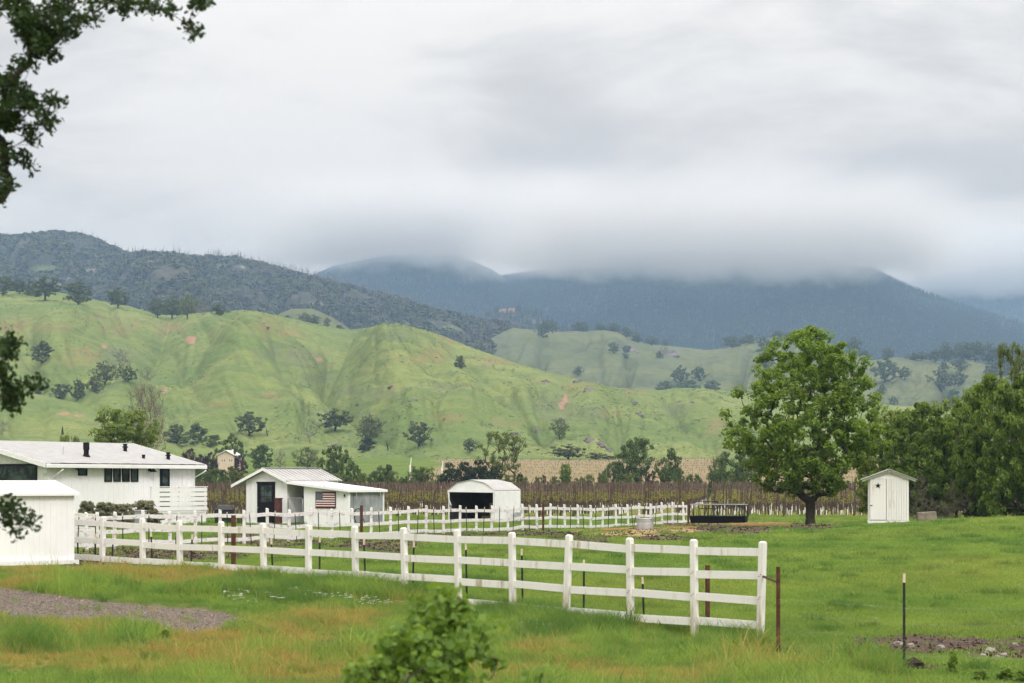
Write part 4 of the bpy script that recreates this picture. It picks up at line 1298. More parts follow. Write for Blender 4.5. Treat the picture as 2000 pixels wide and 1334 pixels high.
def build_house():
    # near corner under px 92 at 112 m, far corner under px 381 at 122 m
    A = on_ground(92, 112.0); B = on_ground(381, 122.0)
    L = (Vector((B.x, B.y)) - Vector((A.x, A.y))).length
    ang = math.atan2(B.y - A.y, B.x - A.x)
    base = min(A.z, B.z) - 0.05
    e = empty('white_house', (A.x, A.y, base), ang, 'long low white board-and-batten house with pale roof and black windows', 'house')
    W = 11.0; ez = 3.46 - base; ov = 0.45
    ridge = ez + 1.22
    wl = MB()
    wl.box(0, L, 0, 0.14, -0.2, ez)
    wl.box(0, L, W - 0.14, W, -0.2, ez)
    wl.build('wall', M['white_board'], e)
    for x0, nm in ((0.0, 'gable_wall'), (L - 0.14, 'gable_wall')):
        MB().prism([(x0, 0.14, -0.2), (x0, W - 0.14, -0.2), (x0, W - 0.14, ez), (x0, W / 2, ridge - 0.05), (x0, 0.14, ez)], (0.14, 0, 0)).build(nm, M['white_board'], e)
    # roof: two slabs with overhang
    th = 0.07
    sl = (ridge - ez) / (W / 2)
    rf = MB()
    r0, r1 = -0.55, L + 0.45
    rf.prism([(r0, -ov, ez - ov * sl + 0.10), (r1, -ov, ez - ov * sl + 0.10), (r1, W / 2, ridge + 0.10), (r0, W / 2, ridge + 0.10)], (0, 0, th))
    rf.prism([(r0, W / 2 + 0.002, ridge + 0.10), (r1, W / 2 + 0.002, ridge + 0.10), (r1, W + ov, ez - ov * sl + 0.10), (r0, W + ov, ez - ov * sl + 0.10)], (0, 0, th))
    roof = rf.build('roof', M['roof_pale'], e)
    # fascia, gutter and its dark debris line
    MB().box(r0 + 0.02, r1 - 0.02, -ov - 0.14, -ov - 0.003, ez - ov * sl - 0.10, ez - ov * sl + 0.115).build('gutter', M['white_metal'], roof, bevel=0.02)
    db = MB(); rs = random.Random(3); x = r0 + 0.4
    while x < r1 - 0.3:
        w = rs.uniform(0.2, 0.5); db.box(x, x + w, -ov - 0.11, -ov - 0.02 + rs.uniform(0, 0.05), ez - ov * sl + 0.116, ez - ov * sl + 0.155 + rs.uniform(0, 0.03)); x += w + rs.uniform(-0.02, 0.04)
    tag(db.build('gutter_debris', M['wood_dark'], roof), kind='stuff')
    for x0 in (r0 - 0.04, r1 + 0.002):
        for s in (0, 1):
            ya, yb = (-ov, W / 2) if s == 0 else (W + ov, W / 2 + 0.003)
            za, zb = ez - ov * sl - 0.09, ridge - 0.08
            q = [(x0, ya, za), (x0, yb, zb), (x0, yb, zb + 0.26), (x0, ya, za + 0.26)]
            MB().prism(q if s == 0 else q[::-1], (0.038, 0, 0)).build('barge_board', M['white_metal'], roof)
    # downspouts
    for x0 in (0.35, L - 0.12):
        MB().tube([(x0 + (0.35 if x0 < 1 else 0.5), -ov - 0.08, ez - 0.26), (x0 + 0.25 if x0 < 1 else x0 + 0.40, -ov + 0.05, ez - 0.40), (x0, -0.05, ez - 0.72), (x0, -0.05, 0.1)], 0.045, 6).build('downspout', M['white_metal'], e, smooth=True)
    MB().box(-0.16, -0.001, -0.12, 0.2, ez - 0.5, ez - 0.12).build('corner_box', M['white_metal'], e)

    def X(px):           # place along the wall that shows under a photograph column
        u = (px - 1000) / FP
        c, s_ = math.cos(ang), math.sin(ang)
        return (u * A.y - A.x) / (c - u * s_)

    def Zp(px, py):
        x = X(px); Y = A.y + x * math.sin(ang)
        return EYE + (HOR - py) / FP * Y - base

    holes = []

    def win(px0, px1, py0, py1, **kw):
        x0, x1 = X(px0), X(px1); z1, z0 = Zp((px0 + px1) / 2, py0), Zp((px0 + px1) / 2, py1)
        holes.append((x0, x1, z0, z1))
        return window_part(e, (x0 + x1) / 2, (z0 + z1) / 2, x1 - x0, z1 - z0, **kw)
    win(152.3, 169.8, 907.5, 929)
    for px0, px1 in ((203.5, 218), (221, 235), (238, 252.5), (255.2, 269.3)):
        win(px0, px1, 912, 941)
    x0, x1 = X(312.0), X(330.5)
    dz1 = Zp(321, 911)
    holes.append((x0, x1, 0.75, dz1))
    door = MB().box(x0, x1, -0.05, 0.02, 0.75, dz1).build('door', M['black'], e)
    MB().box(x0 + 0.18, x1 - 0.2, -0.058, -0.052, 1.0, dz1 - 0.22).build('pane', M['glass'], door)
    MB().lathe([(0.035, -0.02), (0.035, 0.02)], 8, (x1 - 0.1, -0.09, 1.55)).build('handle', M['white_metal'], door)
    sconce(e, X(148.5), Zp(148, 913)); sconce(e, X(291), Zp(291, 917))
    MB().box(X(262.5), X(265.8), -0.10, -0.001, Zp(264, 986), Zp(264, 979)).build('meter_box', M['zinc'], e)
    MB().box(X(334), X(345), -0.012, -0.001, 1.0, Zp(340, 921)).build('door_panel', M['white'], e)
    # big window in the near gable, local x = 0 face, facing -x
    g = empty('gable_window', (0, 0, 0)); g.parent = e
    u0, u1 = 0.75, 4.4
    bz0, bz1 = Zp(60, 944) + 0.05, Zp(60, 906) + 0.02
    fr = MB()
    fr.box(-0.06, 0.01, u0, u1, bz0, bz0 + 0.10); fr.box(-0.06, 0.01, u0, u1, bz1 - 0.10, bz1)
    fr.box(-0.058, 0.01, u0, u0 + 0.12, bz0 + 0.1, bz1 - 0.1); fr.box(-0.058, 0.01, u1 - 0.12, u1, bz0 + 0.1, bz1 - 0.1)
    fr.build('frame', M['black'], g)
    MB().box(-0.02, -0.012, u0 + 0.12, u1 - 0.12, bz0 + 0.1, bz1 - 0.1).build('pane', M['glass'], g)

    bt = MB(); x = 0.2
    while x < L - 0.05:
        segs = [(0, ez - 0.12)]
        for (o0, o1, q0, q1) in holes:
            if o0 - 0.05 < x < o1 + 0.05:
                segs = [t for (a_, b_) in segs for t in ((a_, min(b_, q0)), (max(a_, q1), b_)) if t[1] - t[0] > 0.03]
        for a_, b_ in segs:
            bt.box(x - 0.028, x + 0.028, -0.024, -0.001, a_, b_)
        x += 0.41
    y = 0.3
    while y < W:
        zz = ez + (ridge - ez) * (1 - abs(y - W / 2) / (W / 2)) - 0.18
        if u0 - 0.05 < y < u1 + 0.05:
            bt.box(-0.024, -0.001, y - 0.028, y + 0.028, 0, bz0); bt.box(-0.024, -0.001, y - 0.028, y + 0.028, bz1, zz)
        else:
            bt.box(-0.024, -0.001, y - 0.028, y + 0.028, 0, zz)
        y += 0.41
    tag(bt.build('battens', M['white_board'], e), kind='stuff')
    # things on the roof
    def roof_at(px, py):
        """local roof point under a pixel on the near slope"""
        u = (px - 1000) / FP; c, s_ = math.cos(ang), math.sin(ang)
        best = None
        for k in range(400):
            y = W / 2 * k / 399
            x = (u * (A.y + y * c) - (A.x - y * s_)) / (c - u * s_)
            Y = A.y + x * s_ + y * c
            z = ez + y * sl + 0.17
            pp = HOR - FP * (z + base - EYE) / Y
            if best is None or abs(pp - py) < best[0]: best = (abs(pp - py), x, y, z)
        return best[1:]

    def vent(px, py, sc, cap):
        x, y, z = roof_at(px, py)
        mb = MB()
        pr = [(0.26, -0.10), (0.13, 0.10), (0.13, 0.34), (0.155, 0.35), (0.155, 0.72)] if cap == 'stack' else [(0.16, -0.06), (0.12, 0.05), (0.12, 0.22), (0.19, 0.24), (0.19, 0.30), (0.10, 0.33), (0.16, 0.48)] \
            if cap == 'hood' else [(0.10, -0.03), (0.09, 0.08), (0.11, 0.2), (0.11, 0.22)]
        mb.lathe([(r_ * sc * 1.25, q * sc * 1.2) for r_, q in pr], 10, (x, y, z))
        mb.build('roof_vent', M['black'], roof)
    vent(168.5, 891.5, 0.92, 'stack'); vent(244.5, 881, 0.75, 'hood'); vent(280.3, 895, 0.8, 'pot'); vent(328.5, 897, 0.72, 'hood')
    x, y, z = roof_at(123, 887)
    MB().tube([(x, y, z - 0.05), (x + 0.02, y, z + 0.42)], 0.018, 5).build('roof_pipe', M['zinc'], roof)
    # raised deck with slatted rail at the far end
    dy = -1.25

    def Xy(px, y):
        u = (px - 1000) / FP; c, s_ = math.cos(ang), math.sin(ang)
        return (u * (A.y + y * c) - (A.x - y * s_)) / (c - u * s_)
    dx0, dx1 = Xy(295, dy), Xy(404, dy)
    dk = empty('deck', (0, 0, 0)); dk.parent = e
    fl = Zp(340, 997)
    MB().box(dx0, dx1, dy + 0.02, -0.03, fl - 0.12, fl).build('deck_floor', M['white_board'], dk)
    MB().box(dx0 + 0.03, dx1 - 0.03, dy + 0.06, dy + 0.10, 0.02, fl - 0.122).build('skirt_board', M['white_board'], dk)
    MB().box(dx1 - 0.10, dx1 - 0.06, dy + 0.102, -0.04, 0.02, fl - 0.122).build('skirt_board', M['white_board'], dk)
    rt = Zp(340, 951.5); n = 5; bh = (rt - fl) / n
    for k in range(n):
        z0 = fl + 0.02 + k * bh
        MB().box(dx0, dx1, dy - 0.025, dy, z0, z0 + bh * 0.80).build('rail_board', M['white_board'], dk)
        MB().box(dx1 - 0.028, dx1 - 0.002, dy + 0.002, -0.05, z0, z0 + bh * 0.80).build('rail_board', M['white_board'], dk)
    for px in (dx0 + 0.05, (dx0 + dx1) / 2, dx1 - 0.10):
        MB().box(px - 0.045, px + 0.045, dy + 0.004, dy + 0.09, 0.0, rt).build('deck_post', M['white_board'], dk)
    MB().box(dx0 - 0.03, dx1 + 0.03, dy - 0.06, dy + 0.10, rt + 0.002, rt + 0.045).build('rail_cap', M['white_board'], dk)
    MB().box(dx1 - 0.09, dx1 + 0.03, dy + 0.104, -0.04, rt + 0.004, rt + 0.045).build('rail_cap', M['white_board'], dk)


build_house()


def build_shed():
    """the white ribbed shed at the left edge, end of the near fence"""
    A = ground_hit(152, 1107); A.z = GZ(A.x, A.y)
    A = on_ground(145, 49.5)
    ang = R(38)            # the front runs away to the right; the corner A is its far end
    e = empty('white_shed', (A.x, A.y, A.z), ang, 'white ribbed metal shed on a footing at the left edge', 'shed')
    L, W, h = 4.2, 2.5, 1.68
    MB().box(-L - 0.04, 0.08, -0.10, W + 0.06, -0.25, 0.10).build('footing', M['white'], e)
    wl = MB().box(-L, 0, 0, W, 0.102, h); wl.build('wall', M['white_metal'], e)
    rb = MB(); x = -L + 0.1
    while x < -0.04:
        rb.box(x, x + 0.035, -0.014, -0.001, 0.12, h - 0.03); x += 0.145
    tag(rb.build('wall_ribs', M['white_metal'], e), kind='stuff')
    rd = 0.30
    rf = MB()
    rf.prism([(-L - 0.1, -0.10, h), (0.10, -0.10, h), (0.10, W / 2, h + rd), (-L - 0.1, W / 2, h + rd)], (0, 0, 0.035))
    rf.prism([(-L - 0.1, W / 2 + 0.002, h + rd), (0.10, W / 2 + 0.002, h + rd), (0.10, W + 0.1, h), (-L - 0.1, W + 0.1, h)], (0, 0, 0.035))
    roof = rf.build('roof', M['white_metal'], e)
    MB().box(-L - 0.1, 0.1, -0.13, -0.102, h - 0.03, h + 0.036).build('eave_trim', M['white_metal'], roof)
    MB().prism([(-0.02, 0, h), (-0.02, W, h), (-0.02, W / 2, h + rd)], (0.02, 0, 0)).build('gable', M['white_metal'], e)


build_shed()


def build_barn():
    A = on_ground(481, 122.0)                      # left front corner
    ang = R(-33)
    e = empty('white_barn', (A.x, A.y, A.z - 0.05), ang, 'small white barn with dark paned door, lean-to and a flag board', 'barn')
    c, s_ = math.cos(ang), math.sin(ang)

    def X(px):
        u = (px - 1000) / FP
        return (u * A.y - A.x) / (c - u * s_)

    def Zp(px, py):
        x = X(px)
        return EYE + (HOR - py) / FP * (A.y + x * s_) - (A.z - 0.05)
    wx = X(561); D = 4.7
    ez = Zp(520, 938.5); rz = Zp(513, 914) - 0.09
    sl = (rz - ez) / (wx / 2)
    # walls
    MB().prism([(0, 0, 0.1), (wx, 0, 0.1), (wx, 0, ez), (wx / 2, 0, rz - 0.02), (0, 0, ez)], (0, 0.12, 0)).build('front_wall', M['white_board'], e)
    w = MB(); w.box(0, 0.12, 0.122, D - 0.122, 0.1, ez); w.box(wx - 0.12, wx, 0.122, D - 0.122, 0.1, ez)
    w.build('side_wall', M['white_board'], e)
    MB().prism([(0, D - 0.12, 0.1), (wx, D - 0.12, 0.1), (wx, D - 0.12, ez), (wx / 2, D - 0.12, rz - 0.02), (0, D - 0.12, ez)], (0, 0.12, 0)).build('back_wall', M['white_board'], e)
    bt = MB(); x = 0.04
    while x < wx:
        bt.box(x - 0.022, x + 0.022, -0.022, -0.001, 0.12, ez + (rz - ez) * (1 - abs(x - wx / 2) / (wx / 2)) - 0.08); x += wx / 7.02
    bt.box(0.03, wx - 0.03, -0.026, -0.0235, ez - 0.10, ez - 0.06)
    tag(bt.build('battens', M['white_board'], e), kind='stuff')
    MB().box(-0.06, wx + 0.06, -0.08, 0.3, -0.25, 0.098).build('sill', M['fence_old'], e)
    # roof with ribs
    ov = X(481) - X(459); fo = 0.35
    rf = MB()
    rf.prism([(-ov, -fo, ez - ov * sl + 0.04), (wx / 2, -fo, rz + 0.04), (wx / 2, D + fo, rz + 0.04), (-ov, D + fo, ez - ov * sl + 0.04)], (0, 0, 0.05))
    o2 = 0.18
    rf.prism([(wx / 2 + 0.002, -fo, rz + 0.04), (wx + o2, -fo, ez - o2 * sl + 0.04), (wx + o2, D + fo, ez - o2 * sl + 0.04), (wx / 2 + 0.002, D + fo, rz + 0.04)], (0, 0, 0.05))
    roof = rf.build('roof', M['roof_metal'], e)
    rb = MB(); y = -fo + 0.1
    while y < D + fo:
        rb.bar((wx / 2 + 0.05, y, rz + 0.098), (wx + o2, y, ez - o2 * sl + 0.102), 0.05, 0.03); y += 0.42
    tag(rb.build('roof_ribs', M['roof_metal'], roof), kind='stuff')
    MB().bar((wx / 2, -fo - 0.02, rz + 0.115), (wx / 2, D + fo, rz + 0.115), 0.30, 0.03).build('ridge_cap', M['roof_metal'], roof)
    for sgn in (0, 1):
        a = (-ov, -fo - 0.03, ez - ov * sl - 0.06) if sgn == 0 else (wx / 2 + 0.003, -fo - 0.03, rz - 0.07)
        b = (wx / 2, -fo - 0.03, rz - 0.07) if sgn == 0 else (wx + o2, -fo - 0.03, ez - o2 * sl - 0.06)
        MB().prism([a, b, (b[0], b[1], b[2] + 0.17), (a[0], a[1], a[2] + 0.17)], (0, 0.028, 0)).build('barge_board', M['white_board'], roof)
    rt = MB(); y = 0.2
    for k in range(9):
        MB().bar((wx - 0.3, y, ez - 0.02), (wx + o2 - 0.02, y, ez - o2 * sl - 0.02), 0.05, 0.09).build('rafter_tail', M['white_board'], roof); y += 0.55
    # door
    x0, x1 = X(503.5), X(537.5); z1 = Zp(520, 941.5)
    dr = MB()
    dr.box(x0, x1, -0.06, -0.004, 0.12, z1); dr.box(x0 - 0.05, x1 + 0.05, -0.075, -0.0625, z1 - 0.08, z1 + 0.02)
    door = dr.build('door', M['black'], e)
    dx0, dx1 = x0 + (x1 - x0) * 0.2, x1 - (x1 - x0) * 0.15
    zt = z1 - 0.19; zb = zt - 1.0
    for i in range(3):
        for j in range(3):
            a = dx0 + (dx1 - dx0) * i / 3; b = zb + (zt - zb) * j / 3
            MB().box(a + 0.015, a + (dx1 - dx0) / 3 - 0.015, -0.0645, -0.0605, b + 0.015, b + (zt - zb) / 3 - 0.015).build('pane', M['glass'], door)
    MB().lathe([(0.035, -0.03), (0.035, 0.03)], 8, (x0 + 0.08, -0.10, 1.0)).build('handle', M['zinc'], door)
    # lean-to: roof falls away to the right, its grey metal end wall faces right
    lx0, lx1 = wx + 0.01, X(681)
    lt0, lt1 = Zp(563, 941), Zp(681, 957)
    fy = -0.02
    LD = 3.35

    def tz(x): return lt0 + (lt1 - lt0) * (x - lx0) / (lx1 - lx0)
    ln = empty('lean_to', (0, 0, 0)); ln.parent = e
    ox1 = X(594)
    MB().prism([(ox1, fy, 0.1), (lx1, fy, 0.1), (lx1, fy, tz(lx1) - 0.02), (ox1, fy, tz(ox1) - 0.02)], (0, 0.1, 0)).build('front_panel', M['white_board'], ln)
    MB().box(ox1, lx1 + 0.05, fy - 0.04, fy + 0.2, -0.25, 0.098).build('sill_board', M['fence_old'], ln)
    nb = 8
    for k in range(nb):
        ya, yb = fy + 0.14 + (LD - fy - 0.2) * k / nb, fy + 0.14 + (LD - fy - 0.2) * (k + 1) / nb - 0.012
        xx = lx1 - 0.06 + 0.014 * (k % 2)
        MB().box(xx, xx + 0.02, ya, yb, 0.10, tz(lx1) - 0.06).build('metal_sheet', M['grey_metal'], ln)
    MB().box(lx1 - 0.05, lx1 + 0.03, LD - 0.05, LD + 0.04, 0.0, tz(lx1) - 0.03).build('corner_post', M['white_board'], ln)
    MB().box(lx1 - 0.03, lx1 + 0.02, fy + 0.102, fy + 0.136, 0.1, tz(lx1) - 0.03).build('jamb', M['white_board'], ln)
    MB().box(lx1 - 0.02, lx1 + 0.04, fy + 0.202, LD, -0.25, 0.098).build('sill_board', M['fence_old'], ln)
    MB().prism([(lx0, LD - 0.06, 0.1), (lx1 - 0.08, LD - 0.06, 0.1), (lx1 - 0.08, LD - 0.06, tz(lx1) - 0.05), (lx0, LD - 0.06, tz(lx0) - 0.05)], (0, 0.05, 0)).build('back_panel', M['grey_metal'], ln)
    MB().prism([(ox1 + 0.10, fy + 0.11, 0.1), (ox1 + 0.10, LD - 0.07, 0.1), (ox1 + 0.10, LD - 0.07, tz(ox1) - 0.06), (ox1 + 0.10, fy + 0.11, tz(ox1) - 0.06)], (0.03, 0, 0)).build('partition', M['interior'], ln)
    xe = lx1 + 0.16
    MB().prism([(lx0, -0.30, lt0), (xe, -0.30, tz(xe)), (xe, LD + 0.15, tz(xe)), (lx0, LD + 0.15, lt0)], (0, 0, 0.035)).build('lean_to_roof', M['white_metal'], ln)
    MB().prism([(lx0, -0.325, lt0 - 0.10), (xe + 0.01, -0.325, tz(xe) - 0.10), (xe + 0.01, -0.325, tz(xe) + 0.045), (lx0, -0.325, lt0 + 0.045)], (0, 0.022, 0)).build('fascia', M['white_board'], ln)
    MB().box(xe + 0.002, xe + 0.024, -0.30, LD + 0.16, tz(xe) - 0.11, tz(xe) + 0.04).build('fascia', M['white_board'], ln)
    for by in (0.75, LD - 0.25):
        MB().bar((lx1 - 0.02, by, tz(lx1) - 0.42), (xe - 0.03, by - 0.2, tz(lx1) - 0.13), 0.05).build('brace', M['white_board'], ln)
    # wire gate in the opening, with a galvanised tube frame
    gx0, gx1 = X(563.5) + 0.03, ox1 - 0.03; gz = Zp(578, 973)
    gt = empty('gate', (0, 0, 0)); gt.parent = e
    MB().tube([(gx0, -0.06, 0.15), (gx0, -0.06, gz - 0.08), (gx0 + 0.06, -0.06, gz), (gx1 - 0.1, -0.06, gz), (gx1 - 0.02, -0.06, gz - 0.1), (gx1 - 0.02, -0.06, 0.15), (gx0, -0.06, 0.15)], 0.022, 6).build('gate_frame', M['zinc'], gt, smooth=True)
    ms = MB(); k = 0.0
    while k < 1.9:
        for sg in (1, -1):
            pts = []
            for q in (0, 1):
                pass
            xA, xB = gx0, gx1 - 0.02
            zA, zB = 0.15 + k - 0.75, 0.15 + k
            if sg < 0: zA, zB = zB, zA
            p, q2 = Vector((xA, -0.06, zA)), Vector((xB, -0.06, zB))
            lo, hi = 0.16, gz - 0.02
            def clip(a, b):
                for (z_, s1) in ((lo, 1), (hi, -1)):
                    fa, fb = (a.z - z_) * s1, (b.z - z_) * s1
                    if fa < 0 and fb < 0: return None
                    if fa < 0: a = a + (b - a) * (fa / (fa - fb))
                    elif fb < 0: b = b + (a - b) * (fb / (fb - fa))
                return a, b
            r_ = clip(p, q2)
            if r_ and (r_[0] - r_[1]).length > 0.02: ms.tube([r_[0], r_[1]], 0.0035, 3, cap=False)
        k += 0.09
    tag(ms.build('wire_mesh', M['zinc'], gt), kind='stuff')
    # small outside lamps
    MB().lathe([(0.05, -0.04), (0.07, 0.0), (0.05, 0.06)], 8, (X(636), fy - 0.08, Zp(636, 951))).build('wall_lamp', M['black'], ln)
    MB().lathe([(0.035, -0.08), (0.045, 0.0), (0.03, 0.07)], 8, (X(674), fy - 0.05, Zp(674, 967.5))).build('wall_lamp', M['black'], ln)

    # the painted flag board hangs on the wall: a thing of its own
    fx0, fx1 = X(617.5), X(656.8); z1, z0 = Zp(636, 960), Zp(636, 992.5)
    fo_ = empty('flag_board', e.matrix_basis @ Vector((fx0, fy - 0.02, z0)), ang, 'wooden stars and stripes flag board hung on the barn lean-to wall', 'flag')
    w_, h_ = fx1 - fx0, z1 - z0
    MB().box(0, w_, -0.03, 0, 0, h_).build('board', M['flag_blue'], fo_)
    iw, ih = w_ - 0.08, h_ - 0.08
    st = ih / 13
    for k in range(13):
        red = k % 2 == 0
        zt_ = 0.04 + ih - (k + 1) * st
        xa = 0.04 + (iw * 0.36 if k < 7 else 0)
        MB().box(xa, 0.04 + iw, -0.042 - 0.003 * (k % 2), -0.0305, zt_ + 0.004, zt_ + st - 0.004).build('stripe', M['flag_red'] if red else M['flag_white'], fo_)
    MB().box(0.04, 0.04 + iw * 0.36 - 0.008, -0.048, -0.0305, 0.04 + ih - 7 * st + 0.005, 0.04 + ih).build('canton', M['flag_blue'], fo_)
    cw, ch = iw * 0.36 - 0.008, 7 * st
    star_me = None
    for r_ in range(9):
        nn = 6 if r_ % 2 == 0 else 5
        for k in range(nn):
            cx = 0.04 + cw * ((k + 0.5) / 6 if nn == 6 else (k + 1) / 6); cz = 0.04 + ih - ch * (r_ + 0.5) / 9
            if star_me is None:
                sm = MB(); pts = []
                for q in range(10):
                    rr_ = 0.022 if q % 2 == 0 else 0.009
                    pts.append((rr_ * math.sin(q * math.pi / 5), 0, rr_ * math.cos(q * math.pi / 5)))
                sm.prism(pts[::-1], (0, 0.004, 0)); star_me = sm.mesh('star', M['flag_white'])
            so = obj('star', star_me, fo_); so.location = (cx, -0.0525, cz)
    # planter box standing by the door, coiled hose by the metal sheets
    pp = e.matrix_basis @ Vector((X(555.5), -0.55, 0.0))
    mb = MB(); hx = 0.17
    mb.box(-hx, hx, -hx, hx, 0, 1.5); po = mb.build('tall_bin', M['plum'], bevel=0.02); po.location = pp; po.rotation_euler.z = ang
    po.location.z = GZ(pp.x, pp.y)
    MB().box(-hx - 0.02, hx + 0.02, -hx - 0.02, hx + 0.02, 1.502, 1.56).build('lid', M['plum'], po)
    tag(po, 'narrow dark red-brown bin standing between the barn door and the gate', 'bin')
    hp = e.matrix_basis @ Vector((lx1 + 0.25, 0.55, 0.0))
    hz = GZ(hp.x, hp.y)
    pts = []
    for q in range(60):
        a = q / 59 * 6 * math.pi
        pts.append((0.30 * math.cos(a) + 0.02 * q / 60, 0.04 * math.sin(a * 3.1), 0.55 + 0.42 * math.sin(a)))
    pts += [(0.45, 0, 0.3), (0.65, 0.02, 0.05)]
    ho = MB().tube(pts, 0.022, 5).build('hose', M['black'], None, smooth=True); ho.location = (hp.x, hp.y, hz); ho.rotation_euler.z = ang + R(80)
    tag(ho, 'coiled black hose leaning by the grey metal doors', 'hose')


build_barn()


def build_carport():
    A = on_ground(966, 128.0)                       # front right corner
    ang = R(-30)                                     # local x runs along the front, the left end is negative
    e = empty('carport', (A.x, A.y, A.z), ang, 'white metal carport with open dark front and a barrel-edged roof', 'carport')
    W, D = 3.42, 3.3

    ang2 = ang
    eh = EYE + (HOR - 958) / FP * 128 - A.z
    # cross-section in (x from -W to 0, z): eaves, shoulders, ridge
    S = [(-W, eh), (-W * 0.80, eh + 0.46), (-W * 0.5, eh + 0.66), (-W * 0.20, eh + 0.46), (0, eh)]
    so = MB()
    for i in range(4):
        a, b = S[i], S[i + 1]
        e0 = 0.06
        MB().prism([(a[0], -e0, a[1]), (b[0], -e0, b[1]), (b[0], D, b[1]), (a[0], D, a[1])], (0, 0, 0.03)).build('roof_panel', M['roof_metal'], e)
    MB().prism([(p[0], 0.0, p[1] - 0.012) for p in S], (0, 0.03, 0)).build('front_gable', M['white_metal'], e)
    MB().prism([(-W, -0.062, eh - 0.10), (0, -0.062, eh - 0.14), (0, -0.062, eh + 0.0), (-W * 0.0, -0.062, eh + 0.02), (-W, -0.062, eh + 0.02)], (0, 0.03, 0)).build('front_valance', M['white_metal'], e)
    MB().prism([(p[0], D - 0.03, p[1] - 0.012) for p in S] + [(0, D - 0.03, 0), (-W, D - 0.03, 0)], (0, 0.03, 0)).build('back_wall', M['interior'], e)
    MB().box(-0.05, -0.032, 0.04, D - 0.04, 0.02, eh - 0.02).build('shade_lining', M['interior'], e)  # dark panel added over the white wall, its colour standing in for interior shade
    MB().box(-W + 0.032, -W + 0.05, 0.04, D - 0.04, 0.02, eh - 0.02).build('shade_lining', M['interior'], e)
    MB().box(-W + 0.06, -0.06, 0.04, D - 0.04, eh - 0.03, eh - 0.01).build('shade_ceiling', M['interior'], e)  # dark sheet added below the roof, painted as the shade inside
    rb = MB()
    MB().box(-0.03, 0.0, 0.032, D - 0.032, 0.02, eh - 0.014).build('side_wall', M['white_metal'], e)
    MB().box(-W, -W + 0.03, 0.032, D - 0.032, 0.02, eh - 0.014).build('side_wall', M['white_metal'], e)
    y = 0.5
    while y < D:
        rb.box(0.001, 0.018, y, y + 0.04, 0.03, eh - 0.05); y += 0.28
    tag(rb.build('wall_ribs', M['white_metal'], e), kind='stuff')
    for x in (-W + 0.04, -0.10):
        MB().box(x, x + 0.06, -0.02, 0.03, 0, eh - 0.1).build('post', M['white_metal'], e)
    MB().box(0.002, 0.06, 0.10, 0.18, 0, eh - 0.02).build('post', M['white_metal'], e)
    MB().tube([(-W + 0.02, -0.03, eh - 0.1), (-W + 0.10, -0.06, eh - 0.55), (-W + 0.26, -0.05, eh - 0.95)], 0.03, 5).build('curtain_edge', M['white_metal'], e)
    MB().box(-W, 0.0, -0.03, 0.03, 0.0, 0.10).build('sill_bar', M['wood_grey'], e)
    # hay inside, a low box by the wall
    for i, (x, y, z) in enumerate([(-0.75, 1.6, 0.0), (-0.75, 1.6, 0.42), (-1.5, 1.9, 0.0), (-0.75, 1.6, 0.84)]):
        q = e.matrix_basis @ Vector((x, y, z))
        mb = MB().box(-0.32, 0.32, -0.5, 0.5, 0.0, 0.41)
        h = mb.build('hay_bale', M['hay'], bevel=0.05); h.location = q; h.rotation_euler.z = ang
        MB().box(-0.325, 0.325, -0.2, -0.185, -0.002, 0.414).build('twine', M['straw'], h)
        tag(h, 'dull hay bale in the carport, ' + ['bottom of the right stack', 'middle of the right stack', 'alone on the floor left of the stack', 'top of the right stack'][i], 'hay bale', 'hay bales in the carport')
    q = e.matrix_basis @ Vector((0.45, 2.35, 0.0))
    t = MB(); t.box(-0.28, 0.28, -0.2, 0.2, 0.25, 0.62); o = t.build('grey_tub', M['zinc'], bevel=0.04); o.location = (q.x, q.y, GZ(q.x, q.y))
    MB().box(-0.31, 0.31, -0.23, 0.23, 0.60, 0.65).build('rim', M['zinc'], o)
    for sx in (-0.24, 0.2):
        MB().box(sx, sx + 0.04, -0.18, 0.18, 0, 0.248).build('leg', M['wood_grey'], o)
    tag(o, 'grey metal tub on legs against the carport side wall', 'tub')


build_carport()


